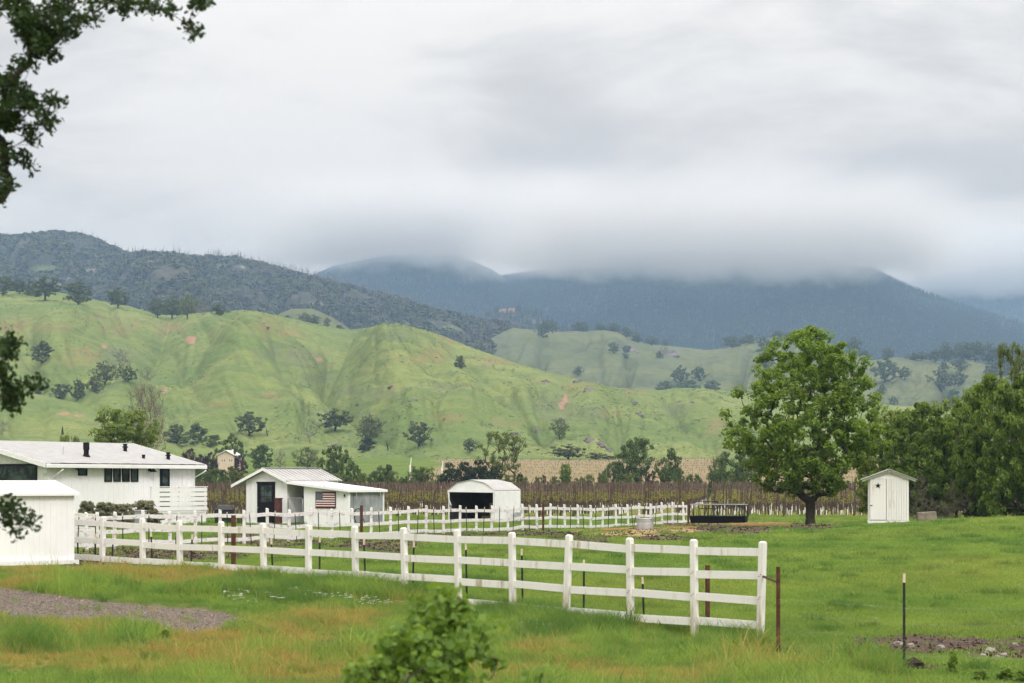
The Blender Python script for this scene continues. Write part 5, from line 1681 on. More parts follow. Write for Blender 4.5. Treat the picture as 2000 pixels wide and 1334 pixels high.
def build_outhouse():
    A = on_ground(1697, 86.0)
    s = 86.0 / FP
    ang = R(-8)
    e = empty('outhouse', (A.x, A.y, A.z), ang, 'narrow white wooden outhouse with a black star on its door', 'outhouse')
    W = (1773 - 1697) * s / math.cos(ang); D = 1.35; h0 = 0.18
    ez = (1023 - 931) * s; rz = (1023 - 916.5) * s
    MB().box(-0.02, W + 0.02, -0.03, D, -0.3, h0).build('base', M['outhouse'], e)
    MB().prism([(0, 0.03, ez), (W, 0.03, ez), (W / 2, 0.03, rz - 0.03)], (0, 0.03, 0)).build('gable', M['outhouse'], e)
    n = 14
    x_d0, x_d1 = 0.05, W * 0.43
    dt = ez - 0.06
    door = MB().box(x_d0, x_d1, 0.0, 0.05, h0 + 0.03, dt).build('door', M['outhouse'], e)
    k = 5
    for i in range(k):
        a, b = x_d0 + (x_d1 - x_d0) * i / k, x_d0 + (x_d1 - x_d0) * (i + 1) / k
        MB().box(a + 0.006, b - 0.006, -0.016, -0.001, h0 + 0.035, dt - 0.005).build('door_board', M['outhouse'], door)
    sm = MB(); pts = []
    for q in range(10):
        r_ = 0.13 if q % 2 == 0 else 0.05
        pts.append((r_ * math.sin(q * math.pi / 5), 0, r_ * math.cos(q * math.pi / 5)))
    sm.prism(pts[::-1], (0, 0.018, 0)); so = sm.build('star', M['black'], door); so.location = (x_d0 + (x_d1 - x_d0) * 0.5, -0.036, (1023 - 946.5) * s)
    MB().box(x_d0 + 0.0, x_d0 + 0.10, -0.035, -0.017, 0.80, 0.83).build('latch', M['black'], door)
    MB().box(x_d1 + 0.001, x_d1 + 0.014, -0.004, 0.05, h0 + 0.03, dt).build('gap_strip', M['black'], e)
    k = 9; x0, x1 = x_d1 + 0.016, W
    for i in range(k):
        a, b = x0 + (x1 - x0) * i / k, x0 + (x1 - x0) * (i + 1) / k
        MB().box(a + 0.006, b - 0.006, -0.012 - 0.002 * (i % 2), 0.05, h0 + 0.01, dt).build('wall_board', M['outhouse'], e)
    MB().box(0.0, W, -0.008, 0.029, dt + 0.004, ez + 0.002).build('header', M['outhouse'], e)
    for i in range(6):
        a, b = 0.052 + (D - 0.06) * i / 6, 0.052 + (D - 0.06) * (i + 1) / 6
        MB().box(W - 0.045, W, a, b - 0.004, h0 + 0.01, ez).build('side_board', M['outhouse'], e)
    w = MB(); w.box(0, 0.04, 0.052, D, h0 + 0.01, ez); w.box(0.042, W - 0.047, D - 0.04, D, h0 + 0.01, ez); w.build('back_walls', M['outhouse'], e)
    ov = 0.33; sl = (rz - ez) / (W / 2)
    for sg in (0, 1):
        q = [(-ov, -0.22, ez - ov * sl + 0.03), (W / 2, -0.22, rz + 0.03), (W / 2, D + 0.15, rz + 0.03), (-ov, D + 0.15, ez - ov * sl + 0.03)] if sg == 0 else \
            [(W / 2 + 0.004, -0.20, rz + 0.036), (W + ov, -0.20, ez - ov * sl + 0.036), (W + ov, D + 0.15, ez - ov * sl + 0.036), (W / 2 + 0.004, D + 0.15, rz + 0.036)]
        MB().prism(q, (0, 0, 0.025)).build('roof_panel', M['roof_metal'], e)
    for sg, (a, b) in enumerate((((-ov + 0.05, ez - ov * sl - 0.05), (W / 2 - 0.02, rz - 0.06)), ((W / 2 + 0.02, rz - 0.06), (W + ov - 0.05, ez - ov * sl - 0.05)))):
        MB().prism([(a[0], -0.10, a[1]), (b[0], -0.10, b[1]), (b[0], -0.10, b[1] + 0.075), (a[0], -0.10, a[1] + 0.075)], (0, 0.025, 0)).build('barge_board', M['outhouse'], e)
    MB().box(W / 2 - 0.018, W / 2 + 0.018, -0.13, -0.102, rz - 0.10, rz + 0.02).build('finial', M['outhouse'], e)
    # block of concrete beside it
    p = on_ground(1810, 86.5)
    bw = 38 * s
    mb = MB().hexa([(-bw / 2, -0.25, -0.1), (bw / 2, -0.25, -0.1), (bw / 2, 0.25, -0.1), (-bw / 2, 0.25, -0.1), (-bw / 2 + 0.02, -0.24, 0.40), (bw / 2 - 0.04, -0.24, 0.44), (bw / 2 - 0.05, 0.22, 0.44), (-bw / 2 + 0.03, 0.22, 0.40)])
    b = mb.build('concrete_block', M['concrete'], bevel=0.03); b.location = p; b.rotation_euler.z = R(-4)
    tag(b, 'weathered brown concrete block beside the outhouse', 'block')


build_outhouse()


def build_far_house():
    d = 400.0
    A = on_ground(425, d); s = d / FP
    e = empty('cream_house', (A.x, A.y, A.z), R(-6), 'small cream two-storey house far off among purple plum trees', 'house')
    W, D = 33 * s, 6.0
    top = EYE + (HOR - 889) * s - A.z; rz = EYE + (HOR - 881) * s - A.z
    MB().prism([(0, 0, -0.5), (W, 0, -0.5), (W, 0, top), (W * 0.52, 0, rz), (0, 0, top)], (0, 0.2, 0)).build('front_wall', M['cream_wall'], e)
    w = MB(); w.box(0, 0.2, 0.202, D, -0.5, top); w.box(W - 0.2, W, 0.202, D, -0.5, top); w.box(0.202, W - 0.202, D - 0.2, D, -0.5, top); w.build('wall', M['cream_wall'], e)
    for q in ([(-0.3, -0.4, top - 0.12), (W * 0.52, -0.4, rz + 0.05), (W * 0.52, D, rz + 0.05), (-0.3, D, top - 0.12)], [(W * 0.52 + 0.01, -0.4, rz + 0.05), (W + 0.3, -0.4, top - 0.12), (W + 0.3, D, top - 0.12), (W * 0.52 + 0.01, D, rz + 0.05)]):
        MB().prism(q, (0, 0, 0.12)).build('roof', M['flag_white'], e)
    for x, z in ((0.28, 0.74), (0.42, 0.74), (0.74, 0.74), (0.86, 0.74)):
        window_part(e, W * x, top * z, 0.30, 0.55, mat='flag_white', frame=0.05)
    for x in (0.30, 0.42):
        window_part(e, W * x, top * 0.22, 0.30, 0.5, frame=0.05)
    MB().box(W * 0.75, W * 0.83, 1.5, 1.9, rz - 0.5, rz + 0.35).build('chimney', M['flag_white'], e)
    q = on_ground(394, 395)
    v = empty('parked_van', q, R(5), 'tiny pale parked van left of the cream house', 'van')
    MB().box(-1.4, 1.4, -0.8, 0.8, 0.35, 1.15).build('body', M['flag_white'], v, bevel=0.15)
    MB().box(-1.2, 0.6, -0.72, 0.72, 1.15, 1.8).build('cab', M['flag_white'], v, bevel=0.2)
    for x in (-0.9, 0.9):
        MB().tube([(x, -0.82, 0.33), (x, -0.6, 0.33)], 0.33, 12).build('wheel', M['black'], v)
    # wind machine: white mast with a slanting two-bladed propeller
    for px, d2, top_, lab in ((801, 330, 893, 'white wind machine mast with a leaning blade in the tan field'), (863, 330, 900, 'shorter white mast right of the wind machine')):
        g = on_ground(px, d2); h = EYE + (HOR - top_) / FP * d2 - g.z
        o = empty('wind_machine', g, 0, lab, 'mast')
        MB().lathe([(0.14, -0.3), (0.13, h * 0.75), (0.10, h * 0.76)], 8).build('mast', M['tube_white'], o)
        MB().hexa([(-0.03, -0.05, h * 0.74), (0.12, -0.05, h * 0.74), (0.12, 0.05, h * 0.74), (-0.03, 0.05, h * 0.74), (0.14, -0.03, h), (0.24, -0.03, h * 0.99), (0.24, 0.03, h * 0.99), (0.14, 0.03, h)]).build('blade', M['tube_white'], o)


build_far_house()


def build_yard():
    # covered grill between house and barn
    p = on_ground(438, 121)
    e = empty('covered_grill', p, R(6), 'black covered barbecue grill between the house and the barn', 'grill')
    MB().hexa([(-0.52, -0.3, 0.05), (0.52, -0.3, 0.05), (0.52, 0.3, 0.05), (-0.52, 0.3, 0.05), (-0.60, -0.34, 0.78), (0.60, -0.34, 0.78), (0.60, 0.34, 0.78), (-0.60, 0.34, 0.78)]).build('cover_skirt', M['black_cloth'], e, bevel=0.03)
    MB().hexa([(-0.66, -0.36, 0.782), (0.66, -0.36, 0.782), (0.66, 0.36, 0.782), (-0.66, 0.36, 0.782), (-0.40, -0.22, 1.10), (0.46, -0.22, 1.10), (0.42, 0.22, 1.12), (-0.36, 0.22, 1.12)]).build('cover_hood', M['black_cloth'], e, bevel=0.06)
    for sx in (-0.4, 0.4):
        MB().tube([(sx, -0.2, 0.06), (sx, 0.2, 0.06)], 0.06, 8).build('wheel', M['black'], e)
    p = on_ground(470, 120)
    o = MB().lathe([(0.14, 0), (0.2, 0.1), (0.21, 0.34), (0.17, 0.36)], 12).build('dark_pot', M['wood_dark'], smooth=False); o.location = p
    MB().lathe([(0.22, 0.34), (0.22, 0.38)], 12).build('rim', M['wood_dark'], o)
    tag(o, 'small dark pot on the ground at the barn left corner', 'pot')
    # clipped hedge shrubs along the house wall
    KIND['hedge0'] = tree_meshes('hedge', 400, 150, 60, 0.045, 0.10, lambda h: 0.5 * np.clip(1 - h ** 3 * 0.5, 0.1, 1), 0.02, M['leaf_hedge'], M['bark'], 0.01, 0.003, lobes=0.2)
    L = [(170, 108, 34, 46, 'olive grey shrub against the house wall, leftmost'), (205, 109, 46, 44, 'olive grey shrub against the house wall, second from the left'),
         (240, 110, 48, 40, 'olive grey shrub against the house wall, third from the left'), (283, 112, 52, 44, 'olive grey shrub against the house wall, by the deck')]
    for px, d, w, h, lab in L:
        p = on_ground(px, d); s = d / FP
        plant_tree('wall_shrub', 'hedge0', p, w * s * 1.1, h * s * 1.22, lab, 'shrub', 'shrubs along the house wall')
    p = on_ground(275, 108.0)
    b = MB().box(-0.28, 0.28, -0.25, 0.25, 0, 0.95).build('utility_box', M['grey_metal'], bevel=0.02); b.location = p
    MB().box(-0.31, 0.31, -0.28, 0.28, 0.952, 1.0).build('lid', M['zinc'], b)
    tag(b, 'grey utility box among the shrubs by the house', 'box')


build_yard()
# ------------------------------------------------------------------ fences
NEAR_PX = [202, 278, 350, 432, 513, 603, 693, 788, 893, 1000, 1112, 1230, 1355, 1490]
NEAR_TOP = [1009, 1012, 1016, 1018, 1021, 1025, 1027, 1030, 1034, 1039, 1044, 1050, 1053, 1057]


def build_near_fence():
    rs = random.Random(21)
    e = empty('near_fence', on_ground(800, 43), 0, 'near white post-and-rail fence slanting across the foreground', 'fence')
    o = e.location.copy()
    pts = []
    for i, (px, ty) in enumerate(zip(NEAR_PX, NEAR_TOP)):
        d = 50.0 * (1 - 0.0219 * i)
        p = P(px, ty, d); pts.append(p)
    ang = math.atan2(pts[-1].y - pts[0].y, pts[-1].x - pts[0].x)
    for i, p in enumerate(pts):
        h = p.z - GZ(p.x, p.y) + 0.25
        w = 0.053
        me = MB()
        me.hexa([(-w, -w, -h), (w, -w, -h), (w, w, -h), (-w, w, -h), (-w, -w, -0.03), (w, -w, -0.03), (w, w, -0.03), (-w, w, -0.03)])
        me.hexa([(-w, -w, -0.0299), (w, -w, -0.0299), (w, w, -0.0299), (-w, w, -0.0299), (-w * 0.55, -w * 0.55, 0.0), (w * 0.55, -w * 0.55, 0.0), (w * 0.55, w * 0.55, 0.0), (-w * 0.55, w * 0.55, 0.0)])
        q = me.build('post', M['fence_post'], e)
        q.location = p - o; q.rotation_euler = (R(rs.uniform(-2.2, 2.2)), R(rs.uniform(-2.0, 2.0)), ang + R(rs.uniform(-3, 3)))
        if i > 10:
            for zz in (-0.60, -1.0):
                for sx in (-0.02, 0.015):
                    MB().lathe([(0.012, 0), (0.012, 0.01)], 6).build('bolt', M['rust'], q).location = (sx, -w - 0.004, zz + sx)
    offs = [0.19, 0.615, 1.03, 1.465]
    # the near end meets the white shed
    first = pts[0] + (pts[0] - pts[1]) * 0.82; first.z = pts[0].z + 0.02
    chain = [first] + pts
    for i in range(len(chain) - 1):
        a, b = chain[i], chain[i + 1]
        dv = (b - a).normalized()
        for k, of in enumerate(offs):
            za, zb = a.z - of + rs.uniform(-0.022, 0.022), b.z - of + rs.uniform(-0.022, 0.022)
            if k == 3 and i < 8: continue
            A_ = Vector((a.x, a.y, za)) + dv * (0.045 if i else 0.0); B_ = Vector((b.x, b.y, zb)) - dv * 0.045
            MB().bar(A_ - o, B_ - o, 0.04, 0.14).build('rail', M['fence_white'], e)
    return pts


near_pts = build_near_fence()


def far_fence_at(i):
    d = 88.0 * (1 + 0.01816 * i)
    px = (430 + 55.4 * i) / (1 + 0.01816 * i)
    return px, d


def build_far_fence():
    rs = random.Random(22)
    e = empty('far_fence', on_ground(800, 100), 0, 'weathered white three-rail fence crossing before the barn and carport', 'fence')
    o = e.location.copy()
    idx = list(range(-6, 30)) + [29.62]
    pts = []
    for i in idx:
        px, d = far_fence_at(i)
        p = on_ground(px, d); p.z += 1.50 + rs.uniform(-0.03, 0.03) - 0.004 * max(i, 0); pts.append(p)
    ang = math.atan2(pts[-1].y - pts[0].y, pts[-1].x - pts[0].x)
    w = 0.05
    pm = MB()
    pm.hexa([(-w, -w, -1.75), (w, -w, -1.75), (w, w, -1.75), (-w, w, -1.75), (-w, -w, -0.02), (w, -w, -0.02), (w, w, 0.02), (-w, w, 0.02)])
    pmesh = pm.mesh('post', M['fence_old'])
    for p in pts[:-1]:
        q = obj('post', pmesh, e); q.location = p - o
        q.rotation_euler = (R(rs.uniform(-2, 2)), R(rs.uniform(-2.2, 2.2)), ang + R(rs.uniform(-4, 4)))
    fr = Vector((math.sin(ang), -math.cos(ang), 0)) * (w + 0.022)
    for i in range(len(pts) - 1):
        a, b = pts[i], pts[i + 1]
        for of in (0.25, 0.77, 1.27):
            A_ = Vector((a.x, a.y, a.z - of + rs.uniform(-0.03, 0.03))) + fr; B_ = Vector((b.x, b.y, b.z - of + rs.uniform(-0.03, 0.03))) + fr
            MB().bar(A_ - o + (B_ - A_) * 0.003, B_ - o - (B_ - A_) * 0.003, 0.035, 0.16).build('rail', M['fence_old'], e)


build_far_fence()


def build_yard_fence():
    """short board fence by the corner of the shed, nearer the house"""
    e = empty('yard_fence', on_ground(168, 92), 0, 'short white four-board fence panel showing right of the shed', 'fence')
    o = e.location.copy()
    a, b = on_ground(140, 93), on_ground(193, 92)
    for p in (on_ground(148, 92.9), on_ground(190, 92.1)):
        MB().box(-0.07, 0.07, -0.05, 0.05, -0.2, 1.25).build('post', M['fence_old'], e).location = p - o
    up = Vector((0, 0, 1)); f = Vector((0, -0.075, 0))
    for z in (0.16, 0.46, 0.76, 1.06):
        MB().bar(a - o + f + up * z, b - o + f + up * z, 0.03, 0.19).build('rail', M['fence_old'], e)


build_yard_fence()


def tpost_mesh(h, tip, lean=0):
    s = MB()
    s.box(-0.020, 0.020, -0.004, 0.004, -0.3, h - tip); s.box(-0.004, 0.004, 0.0042, 0.034, -0.3, h - tip)
    st = s.mesh('shaft', M['tpost'])
    t = MB(); t.box(-0.021, 0.021, -0.005, 0.005, h - tip + 0.0005, h); t.box(-0.005, 0.005, 0.0052, 0.035, h - tip + 0.0005, h)
    return st, t.mesh('tip', M['cream_tip'])


def stake(name, p, h, tip, label, group, meshes=None, tilt=2.5, rs=random.Random(30)):
    e = empty(name, p, rs.uniform(-0.4, 0.4), label, 'stake', group)
    e.rotation_euler = (R(rs.uniform(-tilt, tilt)), R(rs.uniform(-tilt, tilt)), rs.uniform(-0.4, 0.4))
    st, tp = meshes or tpost_mesh(h, tip)
    obj('shaft', st, e); obj('tip', tp, e)
    return e


def build_stakes():
    # behind the near fence: (px, top y, bottom y, visible cream tip px)
    L = [(153, 1040, 1108), (186, 1042, 1108), (219, 1043, 1108), (297, 1038, 1110), (373, 1043, 1112), (533, 1052, 1115), (624, 1048, 1128), (714, 1052, 1136), (806, 1057, 1142),
         (912, 1062, 1158), (1021, 1072, 1182), (1140, 1093, 1196), (1258, 1127, 1206)]
    for i, (px, ty, by) in enumerate(L):
        t = np.interp(px, NEAR_PX, range(14)); d = 50.0 * (1 - 0.0219 * t) + 1.0
        p = on_ground(px, d); h = P(px, ty, d).z - p.z
        stake('steel_stake', p, h, 0.13, 'black steel stake with cream tip behind the near fence, ' + ('leftmost' if i == 0 else 'rightmost' if i == len(L) - 1 else ORD[i] + ' from the left'), 'steel stakes behind the near fence')
    p = on_ground(1766, 30.9); h = P(1766, 1120, 30.9).z - p.z
    stake('steel_stake', p, h, 0.14, 'lone black steel stake with cream tip in the open grass at right', 'wire fence stakes', tilt=0.6)
    F = [152, 187, 240, 291, 343, 394, 445, 491, 535, 580, 623, 665, 742, 779, 815, 848, 881, 912, 944, 975, 1002, 1034, 1088, 1114, 1140, 1164, 1188, 1213, 1236, 1257, 1280, 1304, 1324]
    ms = tpost_mesh(1.42, 0.12)
    ii = np.linspace(-7, 31, 400); pp = np.array([far_fence_at(i)[0] for i in ii])
    for k, px in enumerate(F):
        i = float(np.interp(px, pp, ii)); d = far_fence_at(i)[1] - 0.8
        stake('far_steel_stake', on_ground(px, d), 1.42, 0.12, 'thin steel stake in front of the far white fence, ' + ('leftmost' if k == 0 else 'rightmost' if k == len(F) - 1 else ORD[k] + ' from the left'),
              'steel stakes along the far fence', ms, 4.0)
    # rusty pipes
    for px, d, ty, r_, lab in ((456, 48.0, 1008, 0.055, 'rusty pipe post standing behind the near fence at left'), (1382, 38.5, 1106, 0.045, 'short rusty pipe post behind the near fence at right'),
                               (706, 94.0, 988, 0.07, 'rusty pipe post in front of the grey barn wall'), (1061, 112.0, 984, 0.06, 'rusty pipe post at the far fence right of the carport'),
                               (1344.5, 131.0, 977, 0.07, 'rusty post at the right end of the far fence')):
        p = on_ground(px, d); h = P(px, ty, d).z - p.z
        o = MB().lathe([(r_, -0.3), (r_, h - 0.02), (r_ * 0.85, h)], 10).build('rusty_post', M['rust'], smooth=False); o.location = p
        MB().lathe([(r_ * 1.08, h + 0.001), (r_ * 1.08, h + 0.02)], 10).build('cap', M['rust'], o)
        tag(o, lab, 'post', 'rusty pipe posts')
    p = on_ground(1520, 33.6); h = P(1520, 1107, 33.6).z - p.z
    e = empty('pipe_brace_post', p, 0, 'brown pipe post braced to the end of the near white fence', 'post', 'rusty pipe posts')
    MB().lathe([(0.034, -0.3), (0.034, h)], 10).build('pipe', M['rust'], e)
    q = near_pts[-1] - p; q.z = P(1500, 1125.5, 35.8).z - p.z
    dv = Vector((q.x, q.y, 0)); dv = dv * ((dv.length - 0.075) / dv.length)
    MB().tube([(0, 0, q.z), (dv.x, dv.y, q.z)], 0.022, 8).build('brace', M['rust'], e)
    # wire strands of the right-hand fence
    c = on_ground(2090, 29.0)
    tp = [p, on_ground(1766, 30.9), c]
    for k, z in enumerate((0.18, 0.42, 0.66, 0.90)):
        mb = MB()
        mb.tube([Vector((a.x, a.y - 0.04, a.z + z * (1.0 if i else 1.02))) for i, a in enumerate(tp)], 0.0016, 4)
        tag(mb.build('fence_wire', M['wire']), 'thin wire strand of the right-hand fence, ' + ['lowest', 'second from the bottom', 'third from the bottom', 'topmost'][k], 'wire', 'wire strands at right')
    stake('steel_stake', c, 1.1, 0.14, 'steel stake of the wire fence just outside the right edge', 'wire fence stakes')


build_stakes()


# ------------------------------------------------------------------ paddock things
def build_paddock():
    d = 112.0; p = ground_hit(1260, 1034); s = p.y / FP
    e = empty('stock_tank', p, 0, 'round galvanised stock tank in front of the far fence', 'tank')
    r_ = 17 * s; h = 21 * s
    MB().lathe([(r_ * 0.96, -0.05), (r_ * 0.97, h * 0.5), (r_ * 0.995, h * 0.53), (r_ * 0.97, h * 0.56), (r_, h * 0.97), (r_ * 0.93, h * 0.96), (r_ * 0.92, h * 0.7), (0.01, h * 0.7)], 28).build('shell', M['zinc'], e, smooth=False)
    rim = [(r_ * math.cos(a), r_ * math.sin(a), h) for a in np.linspace(0, 2 * math.pi, 29)]
    MB().tube(rim, 0.02, 6, cap=False).build('rim', M['zinc'], e, smooth=True)
    hs = MB().tube([(-0.75, 0.1, 0.02), (-0.55, 0.05, 0.05), (-0.5, 0, 0.4), (-0.42, -0.02, 0.72), (-0.32, 0, 0.62)], 0.015, 5).build('hose', M['black'], None, smooth=True)
    hs.location = p; tag(hs, 'short black hose hooked over the stock tank edge', 'hose')
    # hay feeder
    d = 127.0; p = on_ground(1404, d)
    e = empty('hay_feeder', p, R(-19), 'long dark steel hay feeder with V bars on trough', 'feeder')
    Lh, Wh = 1.72, 0.48
    tr = MB()
    for sg in (-1, 1):
        tr.prism([(-Lh, sg * Wh, 0.52), (-Lh, sg * Wh * 0.6, 0.14), (Lh, sg * Wh * 0.6, 0.14), (Lh, sg * Wh, 0.52)], (0, sg * 0.02, 0))
    tr.prism([(-Lh, -Wh * 0.6, 0.12), (Lh, -Wh * 0.6, 0.12), (Lh, Wh * 0.6, 0.12), (-Lh, Wh * 0.6, 0.12)], (0, 0, 0.018))
    for sx in (-Lh, Lh):
        tr.prism([(sx, -Wh, 0.52), (sx, -Wh * 0.6, 0.13), (sx, Wh * 0.6, 0.13), (sx, Wh, 0.52)], (0.02 if sx > 0 else -0.02, 0, 0))
    tr.build('trough', M['black'], e)
    for sx in (-Lh * 0.95, -Lh * 0.3, Lh * 0.3, Lh * 0.95):
        MB().tube([(sx, -Wh * 0.5, -0.1), (sx, -Wh * 0.5, 0.12)], 0.025, 6).build('leg', M['black'], e)
        MB().tube([(sx, Wh * 0.5, -0.1), (sx, Wh * 0.5, 0.12)], 0.025, 6).build('leg', M['black'], e)
    T = 1.28
    for sg in (-1, 1):
        y = sg * Wh
        MB().tube([(-Lh, y, T), (Lh, y, T)], 0.028, 6).build('top_rail', M['grey_metal'], e)
        MB().tube([(-Lh, y, 0.55), (Lh, y, 0.55)], 0.025, 6).build('low_rail', M['black'], e)
        for sx in (-Lh, Lh, Lh * 0.82):
            MB().tube([(sx, y, 0.5), (sx, y, T)], 0.03, 6).build('upright', M['black'], e)
        for k in range(7):
            cx = -Lh * 0.88 + k * Lh * 0.265
            MB().tube([(cx - 0.14, y, T), (cx, y, 0.78), (cx + 0.14, y, T)], 0.016, 5).build('v_bar', M['black'], e)
            MB().tube([(cx, y, 0.78), (cx, y, 0.55)], 0.018, 5).build('stem_bar', M['black'], e)
    for sx in (-Lh, Lh):
        MB().tube([(sx, -Wh, T), (sx, Wh, T)], 0.028, 6).build('end_rail', M['grey_metal'], e)
        MB().tube([(sx, -Wh, T), (sx, Wh, 0.55)], 0.016, 5).build('end_brace', M['black'], e)
    # a second raised bar frame stands behind its left half
    q = e.matrix_basis @ Vector((-0.9, 0.95, 0)); g = empty('bar_frame', (q.x, q.y, GZ(q.x, q.y)), R(-19), 'dark steel bar frame standing behind the left of the hay feeder', 'frame')
    for sx in (-0.6, 0.0, 0.6):
        MB().tube([(sx, 0, -0.1), (sx, 0, 1.5)], 0.028, 6).build('upright', M['black'], g)
    for z in (0.6, 1.05, 1.5):
        MB().tube([(-0.62, 0, z), (0.62, 0, z)], 0.022, 6).build('bar', M['black'], g)
    # dark gate posts before the vineyard
    for i, (px, d2, ty, w) in enumerate([(1052, 138, 972, 0.19), (1077, 138, 970, 0.2), (1095, 140, 972, 0.16)]):
        p = on_ground(px, d2); h = P(px, ty, d2).z - p.z
        o = MB().hexa([(-w / 2, -w / 2, -0.3), (w / 2, -w / 2, -0.3), (w / 2, w / 2, -0.3), (-w / 2, w / 2, -0.3), (-w / 2, -w / 2, h), (w / 2, -w / 2, h - 0.03), (w / 2, w / 2, h), (-w / 2, w / 2, h)]).build('dark_gate_post', M['wood_dark'], bevel=0.01)
        o.location = p; tag(o, 'thick dark wooden post right of the carport, ' + ['left', 'middle', 'right'][i] + ' of three', 'post', 'dark posts right of the carport')
    for i, z in enumerate((0.45, 0.95)):
        a, b = on_ground(1052, 138.2), on_ground(1077, 138.2)


build_paddock()


# ------------------------------------------------------------------ scattering by geometry nodes, for what nobody could count
def scatter(name, pts, rot, scl, idx, tint, meshes, label, cat, dry=None, mat_fix=None):
    """instances of small meshes on points; the sources live in a collection that is not in the scene"""
    src = bpy.data.collections.new(name + '_sources')
    for k, me in enumerate(meshes):
        o = bpy.data.objects.new('%s_%02d' % (name, k), me); src.objects.link(o)
    n = len(pts)
    me = bpy.data.meshes.new(name)
    me.vertices.add(n); me.vertices.foreach_set('co', np.asarray(pts, np.float32).ravel())
    for nm, typ, arr in (('rot', 'FLOAT_VECTOR', rot), ('scl', 'FLOAT_VECTOR', scl), ('pick', 'INT', idx), ('tint', 'FLOAT', tint), ('dry', 'FLOAT', dry if dry is not None else np.zeros(n))):
        a = me.attributes.new(nm, typ, 'POINT')
        arr = np.asarray(arr, np.int32 if typ == 'INT' else np.float32)
        a.data.foreach_set('vector' if typ == 'FLOAT_VECTOR' else 'value', arr.ravel())
    o = obj(name, me)
    ng = bpy.data.node_groups.new(name, 'GeometryNodeTree')
    ng.interface.new_socket('Geometry', in_out='INPUT', socket_type='NodeSocketGeometry')
    ng.interface.new_socket('Geometry', in_out='OUTPUT', socket_type='NodeSocketGeometry')
    N, L = ng.nodes, ng.links
    gi, go = N.new('NodeGroupInput'), N.new('NodeGroupOutput')
    iop = N.new('GeometryNodeInstanceOnPoints'); ci = N.new('GeometryNodeCollectionInfo')
    ci.inputs['Collection'].default_value = src; ci.inputs['Separate Children'].default_value = True; ci.inputs['Reset Children'].default_value = True

    def na(nm, typ):
        q = N.new('GeometryNodeInputNamedAttribute'); q.data_type = typ; q.inputs['Name'].default_value = nm
        return q.outputs['Attribute']
    L.new(gi.outputs[0], iop.inputs['Points']); L.new(ci.outputs[0], iop.inputs['Instance'])
    iop.inputs['Pick Instance'].default_value = True
    L.new(na('pick', 'INT'), iop.inputs['Instance Index'])
    e2r = N.new('FunctionNodeEulerToRotation'); L.new(na('rot', 'FLOAT_VECTOR'), e2r.inputs[0])
    L.new(e2r.outputs[0], iop.inputs['Rotation']); L.new(na('scl', 'FLOAT_VECTOR'), iop.inputs['Scale'])
    L.new(iop.outputs[0], go.inputs[0])
    m = o.modifiers.new('scatter', 'NODES'); m.node_group = ng
    tag(o, label, cat, kind='stuff')
    return o


def blades(name, n, rad, h0, h1, wid, bend, mat, seed, heads=0):
    rs = np.random.default_rng(seed)
    r = rad * np.sqrt(rs.random(n)); a = rs.random(n) * 2 * math.pi
    bx, by = r * np.cos(a), r * np.sin(a)
    h = h0 + (h1 - h0) * rs.random(n) ** 1.3
    th = rs.random(n) * 2 * math.pi
    b = bend * (0.4 + rs.random(n)) * h
    dx, dy = np.cos(th), np.sin(th)
    ph = rs.random(n) * 2 * math.pi
    sx, sy = np.cos(ph) * wid / 2, np.sin(ph) * wid / 2
    v = np.zeros((n, 5, 3))
    v[:, 0] = np.stack([bx - sx, by - sy, np.full(n, -0.02)], -1); v[:, 1] = np.stack([bx + sx, by + sy, np.full(n, -0.02)], -1)
    mx, my = bx + dx * b * 0.3, by + dy * b * 0.3
    v[:, 2] = np.stack([mx + sx * 0.8, my + sy * 0.8, h * 0.6], -1); v[:, 3] = np.stack([mx - sx * 0.8, my - sy * 0.8, h * 0.6], -1)
    v[:, 4] = np.stack([bx + dx * b, by + dy * b, h], -1)
    o = np.arange(n)[:, None] * 5
    f = np.concatenate([o + [0, 1, 2], o + [0, 2, 3], o + [3, 2, 4]])
    me = mesh_np(name, v.reshape(-1, 3), f, mat)
    val = np.repeat(rs.random(n), 5)
    col_attr(me, 'leafv', np.stack([val] * 3, -1))
    return me


def grass_mat():
    k = NM('grass_blade', 0.65, 0.2)
    t = k.attr('tint', 'INSTANCER'); d = k.attr('dry', 'INSTANCER'); v = k.attr('leafv')
    c = k.mix(k.math('ADD', k.math('MULTIPLY', t.outputs['Fac'], 0.7), k.math('MULTIPLY', v.outputs['Fac'], 0.3)), GRASS_D, GRASS_L)
    c = k.mix(d.outputs['Fac'], c, k.mix(v.outputs['Fac'], (0.32, 0.26, 0.065), (0.52, 0.37, 0.12)))
    k.base(c)
    tr = k.node('ShaderNodeBsdfTranslucent'); k.l.new(c, tr.inputs['Color'])
    ms = k.node('ShaderNodeMixShader'); ms.inputs[0].default_value = 0.45
    k.l.new(k.bsdf.outputs[0], ms.inputs[1]); k.l.new(tr.outputs[0], ms.inputs[2]); k.l.new(ms.outputs[0], k.out.inputs['Surface'])
    return k.m


GRASS_D, GRASS_L = (0.095, 0.20, 0.04), (0.30, 0.42, 0.075)
M['grass'] = grass_mat()


def front_of_fence(x, y):
    """1 on the camera's side of the near fence"""
    lim = np.interp(x, [-30, -13, -10, 4.4, 4.8, 5.3, 5.9, 12], [49, 49.5, 50, 36.2, 33.6, 31.5, 24.5, 18])
    return y < lim


